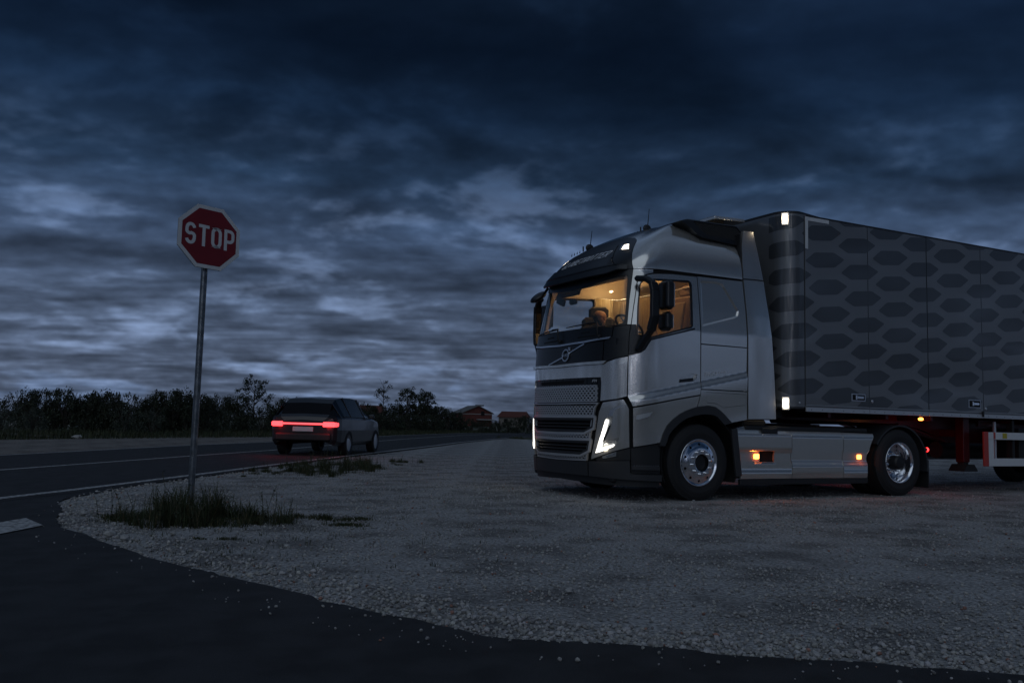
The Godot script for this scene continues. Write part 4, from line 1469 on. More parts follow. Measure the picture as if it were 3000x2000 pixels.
# ---------------------------------------------------------------- the tractor unit
const DOOR := [[1.285, 1.180], [1.478, 1.217], [1.866, 1.292], [2.293, 1.365], [2.313, 1.533], [2.313, 2.234], [2.318, 2.656], [2.318, 2.930], [1.905, 2.925], [1.568, 2.900], [1.470, 2.885], [1.341, 2.840], [1.290, 2.775], [1.252, 2.457], [1.234, 2.223], [1.222, 2.106], [1.226, 1.822], [1.226, 1.310]]
const WINDOW := [[1.308, 2.077], [1.514, 2.052], [2.163, 2.228], [2.190, 2.260], [2.221, 2.800], [2.205, 2.845], [2.165, 2.865], [1.575, 2.835], [1.389, 2.817], [1.345, 2.790], [1.320, 2.740], [1.300, 2.457]]
const MIRROR_BASE := [[1.200, 2.106], [1.200, 2.219], [1.300, 2.220], [1.308, 2.077], [1.514, 2.052], [1.519, 2.030], [1.487, 1.987], [1.441, 1.910], [1.379, 1.866], [1.200, 1.818]]
const SCREEN := [[0.0, 2.180], [0.55, 2.190], [0.982, 2.212], [1.110, 2.236], [1.135, 2.262], [1.142, 2.320], [1.136, 2.870], [1.103, 2.874], [0.60, 2.812], [0.345, 2.780], [0.0, 2.766]]
const PILLAR := [[1.180, 2.223], [1.228, 2.223], [1.246, 2.457], [1.283, 2.783], [1.335, 2.852], [1.470, 2.895], [1.56, 2.912], [1.56, 2.955], [1.219, 2.955], [1.184, 2.534]]
const SLEEP_UP := [[2.321, 2.034], [3.115, 2.029], [3.118, 2.544], [3.112, 2.945], [2.322, 2.938]]
const SLEEP_MID := [[2.302, 1.440], [3.098, 1.438], [3.115, 2.023], [2.321, 2.026], [2.321, 1.540]]
const SLEEP_LOW := [[2.250, 1.205], [2.303, 1.214], [2.423, 1.226], [2.545, 1.214], [2.632, 1.169], [2.708, 1.115], [2.832, 1.014], [3.101, 1.059], [3.098, 1.432], [2.302, 1.434], [2.297, 1.370]]
const BLANK := [[2.345, 2.262], [2.935, 2.421], [2.975, 2.450], [2.996, 2.516], [2.777, 2.843], [2.741, 2.878], [2.641, 2.895], [2.395, 2.884], [2.372, 2.860]]
const FLAP := [[2.386, 1.405], [2.381, 1.290], [2.400, 1.268], [2.430, 1.261], [2.512, 1.264], [2.580, 1.252], [2.686, 1.207], [3.062, 1.249], [3.079, 1.265], [3.080, 1.380], [3.065, 1.397]]
const SIDE_LOW := [[1.285, 1.168], [1.293, 0.677], [1.662, 0.738], [1.700, 0.845], [1.764, 0.955], [1.864, 1.043], [1.954, 1.100], [2.069, 1.154], [2.197, 1.192], [2.243, 1.203], [2.289, 1.355], [1.866, 1.282], [1.478, 1.207]]
const ARCH := [[1.650, 0.70], [1.662, 0.742], [1.700, 0.845], [1.764, 0.955], [1.864, 1.043], [1.954, 1.100], [2.069, 1.154], [2.197, 1.192], [2.303, 1.214], [2.423, 1.226], [2.545, 1.214], [2.632, 1.169], [2.708, 1.115], [2.836, 1.010], [2.70, 0.985], [2.586, 1.083], [2.512, 1.110], [2.427, 1.117], [2.319, 1.112], [2.201, 1.093], [2.073, 1.057], [1.958, 0.995], [1.846, 0.902], [1.790, 0.838], [1.735, 0.70]]
const HOOD := [[0.0, 1.700], [0.9, 1.715], [0.955, 1.748], [1.077, 1.787], [1.220, 1.815], [1.218, 1.310], [1.095, 1.276], [0.866, 1.246], [0.872, 1.479], [0.862, 1.548], [0.0, 1.545]]
const CORNER := [[0.888, 1.764], [0.955, 1.757], [1.077, 1.795], [1.222, 1.826], [1.218, 2.106], [1.226, 2.216], [1.0, 2.199], [0.996, 2.070], [0.888, 2.021]]
const HEADLIGHT := [[0.905, 1.233], [1.176, 1.274], [1.207, 1.225], [1.243, 1.156], [1.254, 0.672], [1.100, 0.630], [0.790, 0.524], [0.722, 0.503], [0.790, 0.776], [0.850, 1.108]]
const SLOT_A := [[0.0, 1.030], [0.775, 1.033], [0.759, 0.908], [0.607, 0.846], [0.0, 0.838]]
const SLOT_B := [[0.0, 0.735], [0.706, 0.741], [0.680, 0.615], [0.532, 0.559], [0.0, 0.556]]

func skirt_point(q: Vector2) -> Vector3:
	return Vector3(q.x, q.y, tab([[0.20, 1.215], [0.272, 1.228], [0.36, 1.245], [0.372, 1.238], [0.470, 1.238], [0.492, 1.212], [0.640, 1.212], [0.652, 1.238], [0.862, 1.238], [0.930, 1.185], [1.0, 1.16]], q.y))

func skirt_normal(q: Vector2) -> Vector3:
	var d := (skirt_point(q + Vector2(0, 0.004)).z - skirt_point(q - Vector2(0, 0.004)).z) / 0.008
	return Vector3(0, -d, 1).normalized()

func fair_point(q: Vector2) -> Vector3:
	return Vector3(q.x, q.y, tab([[1.0, 1.243], [2.2, 1.243], [2.5, 1.215], [2.95, 1.155], [3.4, 1.085], [3.8, 1.01]], q.y) - 0.10 * pow(maxf(0.0, (q.x - 0.83) / 0.55), 2.0) * 0.5)

func fair_normal(q: Vector2) -> Vector3:
	var e := 0.005
	return ((fair_point(q + Vector2(e, 0)) - fair_point(q - Vector2(e, 0))).cross(fair_point(q + Vector2(0, e)) - fair_point(q - Vector2(0, e)))).normalized()

func mirrored(src: MeshInstance3D) -> MeshInstance3D:   # the far-side twin of a part
	var a := src.mesh.surface_get_arrays(0)
	var mb := MB.new()
	var vs: PackedVector3Array = a[Mesh.ARRAY_VERTEX]; var ns: PackedVector3Array = a[Mesh.ARRAY_NORMAL]; var ids: PackedInt32Array = a[Mesh.ARRAY_INDEX]; var us: PackedVector2Array = a[Mesh.ARRAY_TEX_UV]
	for k in vs.size(): mb.vert(Vector3(vs[k].x, vs[k].y, -vs[k].z), Vector3(ns[k].x, ns[k].y, -ns[k].z), us[k])
	for k in range(0, ids.size(), 3): mb.tri(ids[k], ids[k + 1], ids[k + 2])
	var o := MeshInstance3D.new()
	o.name = String(src.name).rstrip("0123456789")
	o.mesh = mb.mesh()
	o.material_override = src.material_override
	src.get_parent().add_child(o, true)
	return o

func build_truck() -> void:
	skin_setup()
	var T := thing("tractor_unit", TRUCK_AT, TRUCK_TURN, "silver grey cab-over tractor unit with lit cab, parked on the gravel lot", "truck")
	var win := pv(WINDOW)
	var scr := both(SCREEN)
	# --- shell: black liner behind the panel gaps and cream lining inside
	var hull := both([[0.0, 1.46], [3.108, 1.46], [3.108, 3.94], [0.0, 3.94]])
	var win_o := Geometry2D.offset_polygon(win, 0.015)[0]
	var scr_o := Geometry2D.offset_polygon(scr, 0.012)[0]
	panel(T, "cab_shell", hull, M.void, -0.022, 0.0, [win_o, flip(win_o), scr_o], 0.0, 0.09)
	panel(T, "cab_lining", hull, M.cream, -0.055, 0.0, [win_o, flip(win_o), scr_o], 0.0, 0.09)
	var low_hull := both([[0.0, 0.30], [1.66, 0.30], [1.72, 0.72], [1.80, 0.95], [2.1, 1.20], [2.55, 1.24], [2.85, 1.03], [3.108, 1.08], [3.108, 1.46], [0.0, 1.46]])
	panel(T, "lower_shell", low_hull, M.void, -0.045, 0.0, [], 0.0, 0.12)
	# --- doors
	for side in [1, -1]:
		var door := pv(DOOR); var mb_ := pv(MIRROR_BASE); var w := win
		var hnd := pv([[1.960, 1.515], [1.972, 1.562], [2.037, 1.603], [2.154, 1.634], [2.262, 1.630], [2.250, 1.572], [2.200, 1.538], [1.975, 1.510]])
		if side < 0:
			door = flip(door); mb_ = flip(mb_); w = flip(win); hnd = flip(hnd)
		var cut := Geometry2D.clip_polygons(door, mb_)
		var d := panel(T, "door", cut[0], M.paint, 0.0, 0.018, [w, hnd], 0.0035, 0.026)
		panel(d, "mirror_base", Geometry2D.intersect_polygons(mb_, door)[0], M.black_panel, 0.002, 0.02, [w], 0.002)
		panel(d, "window_seal", w, M.black_gloss, -0.004, 0.02, [shrink(w, 0.022)], 0.0, 0.08)
		panel(d, "window_glass", shrink(w, 0.018), M.glass, -0.014, 0.0, [], 0.0, 0.15)
		panel(d, "handle_recess", hnd, M.paint, -0.020, 0.0, [], 0.0, 0.05)
		var sg := float(side)
		part(d, "handle", ribbon_on_skin(MB.new(), [[sg * 1.975, 1.532], [sg * 2.19, 1.562]], 0.036, -0.018, 0.006), M.black_gloss)
		part(d, "handle_trim", ribbon_on_skin(MB.new(), [[sg * 2.19, 1.545], [sg * 2.235, 1.575], [sg * 2.250, 1.618]], 0.014, -0.018, 0.004, 0.02), M.silver_plastic)
		part(d, "window_sill", ribbon_on_skin(MB.new(), [[sg * 1.52, 2.040], [sg * 2.215, 2.222]], 0.022, -0.006, 0.008), M.black_gloss)
		panel(T, "windscreen_pillar", pv(PILLAR) if side > 0 else flip(pv(PILLAR)), M.paint, 0.0, 0.018, [], 0.002)
		# sleeper
		var up := pv(SLEEP_UP); var mid := pv(SLEEP_MID); var low := pv(SLEEP_LOW); var bl := pv(BLANK); var fl := pv(FLAP); var sl := pv(SIDE_LOW); var ar := pv(ARCH)
		if side < 0:
			up = flip(up); mid = flip(mid); low = flip(low); bl = flip(bl); fl = flip(fl); sl = flip(sl); ar = flip(ar)
		var sp := panel(T, "sleeper_panel", up, M.paint, 0.0, 0.0, [bl])
		var bi := shrink(bl, 0.024)
		panel(sp, "blanked_window", bi, M.paint, -0.016, 0.0, [], 0.0)
		var slope := MB.new()
		for k in 90:
			var a0 := along(bl, k / 90.0); var a1 := along(bl, (k + 1) / 90.0 if k < 89 else 0.0)
			var b0 := nearest_on(bi, a0); var b1 := nearest_on(bi, a1)
			quad_out(slope, on_skin(a0, 0.0), on_skin(a1, 0.0), on_skin(b1, -0.016), on_skin(b0, -0.016), skin_n(a0))
		part(sp, "window_bevel", slope, M.paint)
		panel(T, "locker_hatch", mid, M.paint, 0.0, 0.018, [], 0.0035, 0.026)
		var lp := panel(T, "wing_panel", low, M.paint, 0.0, 0.018, [fl], 0.0035, 0.035)
		panel(lp, "filler_flap", fl, M.paint, -0.001, 0.012, [], 0.004)
		panel(T, "door_step_panel", sl, M.paint, 0.0, 0.018, [], 0.004)
		panel(T, "wheel_arch", ar, M.plastic, 0.014, 0.06, [], 0.0)
		panel(T, "side_marker_trim", pv([[1.326, 1.027], [1.334, 1.074], [1.536, 1.120], [1.490, 1.064], [1.350, 1.020]]) if side > 0 else flip(pv([[1.326, 1.027], [1.334, 1.074], [1.536, 1.120], [1.490, 1.064], [1.350, 1.020]])), M.silver_plastic, 0.010, 0.012, [], 0.0, 0.03)
		# corner panel beside the windscreen base
		panel(T, "corner_panel", pv(CORNER) if side > 0 else flip(pv(CORNER)), M.black_panel, 0.001, 0.02)
		build_headlight(T, sg)
	# lettering behind the door
	write_on_skin(T, "letter", "500", 2.386, 2.590, 1.612, 1.642, 0.048, 0.15, 0.17, 0.86, 0.008, M.letter)
	write_on_skin(T, "letter", "EURO6", 2.618, 2.741, 1.660, 1.674, 0.018, 0.1, 0.20, 0.8, 0.006, M.letter)
	# --- front
	panel(T, "windscreen_frame", both([[0.0, 2.204], [1.0, 2.204], [1.226, 2.221], [1.178, 2.224], [1.182, 2.534], [1.217, 2.950], [0.0, 2.950]]), M.black_gloss, 0.0, 0.02, [scr], 0.0)
	panel(T, "windscreen", scr, M.glass, -0.008, 0.0, [], 0.0, 0.1)
	var cowl := panel(T, "wiper_cowl", both([[0.0, 2.012], [0.548, 2.030], [0.990, 2.070], [0.994, 2.199], [0.0, 2.199]]), M.black_panel, 0.002, 0.02)
	for e in [[0.46, 0.63, 2.138], [0.40, 0.74, 2.083], [-0.40, -0.20, 2.122], [-0.50, -0.10, 2.066]]:
		part(cowl, "air_slot", ribbon_on_skin(MB.new(), [[e[0], e[2]], [e[1], e[2] + 0.006]], 0.016, 0.0, 0.0035), M.void)
	part(T, "chrome_strip", patch(MB.new(), both([[0.0, 1.986], [0.548, 2.002], [0.955, 2.040], [0.988, 2.066], [0.548, 2.026], [0.0, 2.009]]), 0.018, 0.03, 0.06, [], 0.0), M.satin)
	panel(T, "badge_panel", both([[0.0, 1.738], [0.882, 1.752], [0.882, 2.018], [0.548, 2.000], [0.0, 1.984]]), M.black_panel, 0.002, 0.02)
	build_badge(T)
	part(T, "front_ledge", patch(MB.new(), both([[0.0, 1.700], [0.900, 1.716], [0.952, 1.757], [0.75, 1.750], [0.0, 1.734]]), 0.034, 0.06, 0.05, [], 0.0), M.paint)
	panel(T, "front_panel", both(HOOD), M.paint, 0.0, 0.05, [], 0.003)
	var fr := panel(T, "grille_frame", both([[0.0, 1.548], [0.866, 1.552], [0.874, 1.479], [0.868, 1.242], [0.0, 1.234]]), M.black_panel, -0.022, 0.02, [both([[0.0, 1.520], [0.575, 1.519], [0.550, 1.474], [0.0, 1.470]])], 0.0)
	panel(fr, "intake_slot", both([[0.0, 1.525], [0.58, 1.524], [0.555, 1.468], [0.0, 1.464]]), M.void, -0.07, 0.0, [], 0.0)
	var up_out := both([[0.0, 1.235], [0.812, 1.240], [0.806, 1.452], [0.0, 1.446]])
	part(fr, "grille_mesh", mesh_sheet(shrink(up_out, 0.006), [], 0.0640, 0.0300, 0.002), M.silver_plastic)
	var gb := panel(fr, "grille_border", up_out, M.silver_plastic, 0.002, 0.02, [shrink(up_out, 0.014)], 0.0)
	write_on_skin(T, "letter", "FH", 0.716, 0.792, 1.492, 1.496, 0.032, 0.3, 0.17, 0.85, -0.018, M.letter)
	# lower grille
	var lower := both([[0.0, 1.220], [0.860, 1.226], [0.802, 1.166], [0.655, 0.482], [0.0, 0.470]])
	var low_back := panel(T, "lower_grille", lower, M.void, -0.045, 0.0, [], 0.0)
	var sa := both(SLOT_A); var sb := both(SLOT_B)
	var sa_o := Geometry2D.offset_polygon(sa, 0.030)[0]; var sb_o := Geometry2D.offset_polygon(sb, 0.030)[0]
	part(low_back, "grille_mesh", mesh_sheet(shrink(lower, 0.030), [Geometry2D.offset_polygon(sa, 0.022)[0], Geometry2D.offset_polygon(sb, 0.022)[0]], 0.0640, 0.0300, 0.0), M.silver_plastic)
	panel(low_back, "grille_border", both([[0.0, 1.222], [0.845, 1.228], [0.790, 1.168], [0.642, 0.484], [0.0, 0.472]]), M.silver_plastic, 0.004, 0.03, [both([[0.0, 1.206], [0.815, 1.212], [0.762, 1.158], [0.622, 0.500], [0.0, 0.488]])], 0.0)
	for e in [[sa, sa_o, [[1.00, 0.745], [0.955, 0.74], [0.912, 0.70], [0.872, 0.60]]], [sb, sb_o, [[0.708, 0.675], [0.664, 0.67], [0.622, 0.62], [0.584, 0.53]]]]:
		panel(low_back, "slot_bezel", e[1], M.silver_plastic, 0.012, 0.03, [e[0]], 0.0)
		panel(low_back, "slot_frame", e[0], M.plastic, 0.010, 0.05, [shrink(e[0], 0.026)], 0.0)
		for sl in e[2]:
			part(low_back, "slat", ribbon_on_skin(MB.new(), [[-sl[1], sl[0]], [sl[1], sl[0]]], 0.013, -0.035, -0.012, 0.08), M.plastic)
	# black reveal round the lower grille and above the headlamps
	panel(T, "front_reveal", both([[0.0, 1.245], [1.10, 1.285], [1.235, 1.318], [1.262, 1.18], [1.275, 0.66], [1.10, 0.62], [0.70, 0.49], [0.0, 0.465]]), M.void, -0.052, 0.0, [], 0.0, 0.09)
	# bumper
	panel(T, "bumper", both([[0.0, 0.292], [0.664, 0.294], [0.664, 0.476], [0.0, 0.466]]), M.plastic, 0.012, 0.05)
	for sg in [1.0, -1.0]:
		var bp := pv([[0.676, 0.292], [1.697, 0.250], [1.697, 0.338], [1.297, 0.347], [1.263, 0.355], [1.258, 0.512], [0.79, 0.488], [0.684, 0.482]])
		panel(T, "bumper_corner", bp if sg > 0 else flip(bp), M.plastic, 0.012, 0.05)
		var st := pv([[1.272, 0.352], [1.69, 0.342], [1.672, 0.728], [1.296, 0.668], [1.272, 0.66]])
		var stp := panel(T, "step_recess", st if sg > 0 else flip(st), M.dark_plastic, -0.030, 0.0, [], 0.0)
		part(stp, "step_tread", ribbon_on_skin(MB.new(), [[sg * 1.275, 0.424], [sg * 1.665, 0.418]], 0.050, -0.03, 0.006), M.plastic)
		for k in 11:
			part(stp, "tread_stud", MB.new().box(on_skin(Vector2(sg * (1.31 + 0.033 * k), 0.450), -0.004), Vector3(0.014, 0.006, 0.012), 0.002), M.satin)
	panel(T, "air_dam", both([[0.0, 0.215], [1.690, 0.180], [1.690, 0.252], [0.66, 0.292], [0.0, 0.290]]), M.dark_plastic, -0.03, 0.03, [], 0.0)
	# --- roof
	panel(T, "roof", pv([[1.222, 2.962], [3.112, 2.962], [3.112, 3.944], [-3.112, 3.944], [-3.112, 2.962], [-1.222, 2.962], [-1.083, 3.311], [-0.96, 3.371], [-0.65, 3.404], [0.0, 3.392], [0.65, 3.404], [0.96, 3.371], [1.083, 3.311]]), M.paint, 0.0, 0.02, [], 0.0, 0.07)
	var hb := panel(T, "headboard", both([[0.0, 2.955], [1.218, 2.958], [1.080, 3.306], [1.040, 3.340], [0.955, 3.366], [0.65, 3.399], [0.0, 3.387]]), M.black_panel, 0.003, 0.02, [], 0.0)
	part(hb, "sign_board", patch(MB.new(), both([[0.0, 3.088], [0.822, 3.118], [0.736, 3.285], [0.62, 3.292], [0.0, 3.305]]), 0.010, 0.012, 0.06, [], 0.0), M.black_panel)
	write_on_skin(hb, "letter", "GLOBETROTTER", -0.560, 0.690, 3.114, 3.142, 0.070, 0.50, 0.115, 0.76, 0.012, M.letter)
	for sg in [1.0, -1.0]:
		var lens := pv([[0.862, 3.208], [1.050, 3.206], [0.975, 3.282], [0.832, 3.272]])
		var hous := panel(hb, "roof_lamp", lens if sg > 0 else flip(lens), M.lens, 0.006, 0.01, [], 0.0, 0.03)
		var glow := pv([[0.905, 3.214], [1.035, 3.212], [0.970, 3.274], [0.890, 3.268]])
		panel(hb, "roof_lamp_glow", glow if sg > 0 else flip(glow), M.lamp_white, 0.010, 0.004, [], 0.0, 0.03)
		omni(T, on_skin(Vector2(sg * 0.96, 3.243), 0.009), Color(1.0, 0.88, 0.72), 0.004, 0.012)
	build_visor(T)
	build_cab_fittings(T)
	build_cab_inside(T)
	build_chassis(T)

func build_headlight(T: Node3D, sg: float) -> void:
	var fx := func(a: Array) -> PackedVector2Array: return pv(a) if sg > 0.0 else flip(pv(a))
	var drl: PackedVector2Array = fx.call([[0.798, 0.587], [0.868, 0.606], [1.048, 0.676], [1.110, 0.729], [1.122, 0.790], [0.945, 0.745], [0.905, 0.725], [1.028, 0.975], [1.046, 1.049], [0.963, 1.040], [0.900, 0.870], [0.847, 0.737]])
	var brow: PackedVector2Array = fx.call([[0.977, 1.060], [1.038, 1.064], [1.071, 1.136], [1.176, 1.195], [1.168, 1.207], [1.085, 1.178], [1.003, 1.131]])
	var h := panel(T, "headlight", fx.call(HEADLIGHT), M.paint, 0.004, 0.05, [drl, brow], 0.004, 0.05)
	panel(h, "lamp_bowl", drl, M.lens, -0.018, 0.0, [], 0.0, 0.04)
	panel(h, "lamp_lens", drl, M.clear, 0.003, 0.0, [], 0.0, 0.06)
	panel(h, "chrome_brow", brow, M.satin, 0.0, 0.0, [], 0.0, 0.04)
	panel(h, "dark_insert", fx.call([[0.925, 0.730], [1.010, 0.905], [1.020, 0.955], [0.990, 0.930], [0.912, 0.760]]), M.black_gloss, 0.007, 0.006, [], 0.0, 0.04)
	panel(h, "daytime_light", fx.call([[0.950, 1.012], [0.981, 1.010], [0.866, 0.644], [0.826, 0.616]]), M.lamp_drl, 0.010, 0.022, [], 0.0, 0.04)
	panel(h, "daytime_light", fx.call([[0.806, 0.594], [0.866, 0.610], [1.050, 0.680], [1.060, 0.706], [0.900, 0.652], [0.842, 0.623]]), M.lamp_drl, 0.010, 0.022, [], 0.0, 0.04)
	panel(h, "lamp_projector", fx.call([[0.90, 0.690], [1.08, 0.735], [1.09, 0.765], [0.945, 0.735]]), M.chrome, -0.010, 0.004, [], 0.0, 0.03)
	omni(T, on_skin(Vector2(sg * 0.90, 0.66), 0.12), Color(1.0, 0.96, 0.88), 0.010, 0.06)
	var fog := panel(T, "fog_lamp", fx.call([[0.786, 0.518], [1.100, 0.622], [1.262, 0.664], [1.263, 0.516], [0.803, 0.491]]), M.dark_plastic, -0.012, 0.0, [], 0.0)
	panel(fog, "fog_lens", fx.call([[0.890, 0.550], [1.092, 0.618], [1.088, 0.558], [0.906, 0.520]]), M.lens, -0.004, 0.008, [], 0.0, 0.04)
	panel(fog, "fog_reflector", fx.call([[0.95, 0.560], [1.07, 0.600], [1.068, 0.585], [0.96, 0.545]]), M.chrome, 0.001, 0.004, [], 0.0, 0.04)

func build_badge(T: Node3D) -> void:
	var b := Node3D.new()
	b.name = "badge"
	T.add_child(b, true)
	part(b, "diagonal_bar", ribbon_on_skin(MB.new(), [[-0.262, 1.746], [0.098, 1.833]], 0.017, 0.0, 0.014), M.satin)
	part(b, "diagonal_bar", ribbon_on_skin(MB.new(), [[0.256, 1.885], [0.560, 1.990]], 0.017, 0.0, 0.014), M.satin)
	var c := Vector2(0.177, 1.858)
	var n := skin_n(c)
	var ex := (skin(c + Vector2(0.01, 0)) - skin(c - Vector2(0.01, 0))).normalized()
	var ey := n.cross(ex)
	var xf := Transform3D(Basis(ex, ey, n), on_skin(c, 0.010))
	var ring := []
	for k in 32: ring.append(Vector2(cos(TAU * k / 32.0), sin(TAU * k / 32.0)) * 0.076)
	part(b, "ring", MB.new().stroke(ring, 0.017, true, xf, 0.012), M.satin)
	part(b, "arrow", MB.new().prism(PackedVector2Array([Vector2(0.058, 0.070), Vector2(0.096, 0.104), Vector2(0.052, 0.106), Vector2(0.066, 0.094), Vector2(0.046, 0.074)]), 0.0, 0.012, xf), M.satin)
	part(b, "arrow", MB.new().prism(PackedVector2Array([Vector2(0.080, 0.060), Vector2(0.100, 0.055), Vector2(0.0985, 0.102), Vector2(0.066, 0.070)]), 0.0, 0.011, xf), M.satin)
	part(b, "band", MB.new().box(xf * Vector3(0, 0, 0.005), Vector3(0.136, 0.034, 0.010), 0.002, Basis(ex, ey, n)), M.satin)
	var word := "VOLVO"
	for k in 5:
		var mb := MB.new()
		var lx := Transform3D(Basis(ex * 0.020, ey * 0.020, n), xf * Vector3(-0.056 + 0.0232 * k, -0.010, 0.0105))
		for st in glyph(word[k], 0.85, 0.24): mb.stroke(st[0], 0.24, st[1], lx, 0.0015)
		part(b, "letter", mb, M.black_gloss)

func build_visor(T: Node3D) -> void:
	# cross-section along the front: (lift, t)
	var sec := [Vector2(0.012, 3.096), Vector2(0.030, 3.085), Vector2(0.062, 2.995), Vector2(0.066, 2.980), Vector2(0.060, 2.974), Vector2(0.088, 2.872), Vector2(0.080, 2.862), Vector2(0.050, 2.90), Vector2(0.004, 2.95)]
	var mb := MB.new()
	var cnt := 64
	for k in sec.size() - 1:
		var a: Vector2 = sec[k]; var b: Vector2 = sec[k + 1]
		for i in cnt:
			var quadv := []
			for e in [[i, a], [i + 1, a], [i + 1, b], [i, b]]:
				var s: float = lerpf(-1.13, 1.13, float(e[0]) / cnt)
				var q: Vector2 = e[1]
				var lift := maxf(0.013, q.x * (1.0 - 0.75 * smooth(0.98, 1.13, absf(s))))
				var tt := q.y + 0.026 * s * s
				if q.y > 2.978: tt = lerpf(tt, 2.985 + 0.026 * s * s, smooth(0.80, 0.94, absf(s)) * (1.0 if q.y > 2.99 else 0.5))
				if q.y < 2.93: tt += 0.05 * smooth(0.8, 1.13, absf(s))
				quadv.append(on_skin(Vector2(s, tt), lift))
			var nn: Vector3 = (quadv[1] - quadv[0]).cross(quadv[3] - quadv[0]).normalized()
			var ref := skin_n(Vector2(lerpf(-1.13, 1.13, (i + 0.5) / cnt), 3.0)) * (1.0 if k < 6 else -0.2) + Vector3(0, 0.4 if k < 2 else (-0.8 if k >= 5 else 0.0), 0)
			if nn.dot(ref) < 0.0: nn = -nn
			var i2 := mb.vert(quadv[0], nn); mb.vert(quadv[1], nn); mb.vert(quadv[2], nn); mb.vert(quadv[3], nn)
			mb.tri(i2, i2 + 1, i2 + 2); mb.tri(i2, i2 + 2, i2 + 3)
	var v := part(T, "sun_visor", mb, M.black_panel)
	for s in [-0.62, 0.0, 0.62]:
		part(v, "visor_bracket", MB.new().bar(on_skin(Vector2(s, 2.90), 0.0), on_skin(Vector2(s, 2.885), 0.075), 0.05, 0.02, 0.004), M.dark_plastic)

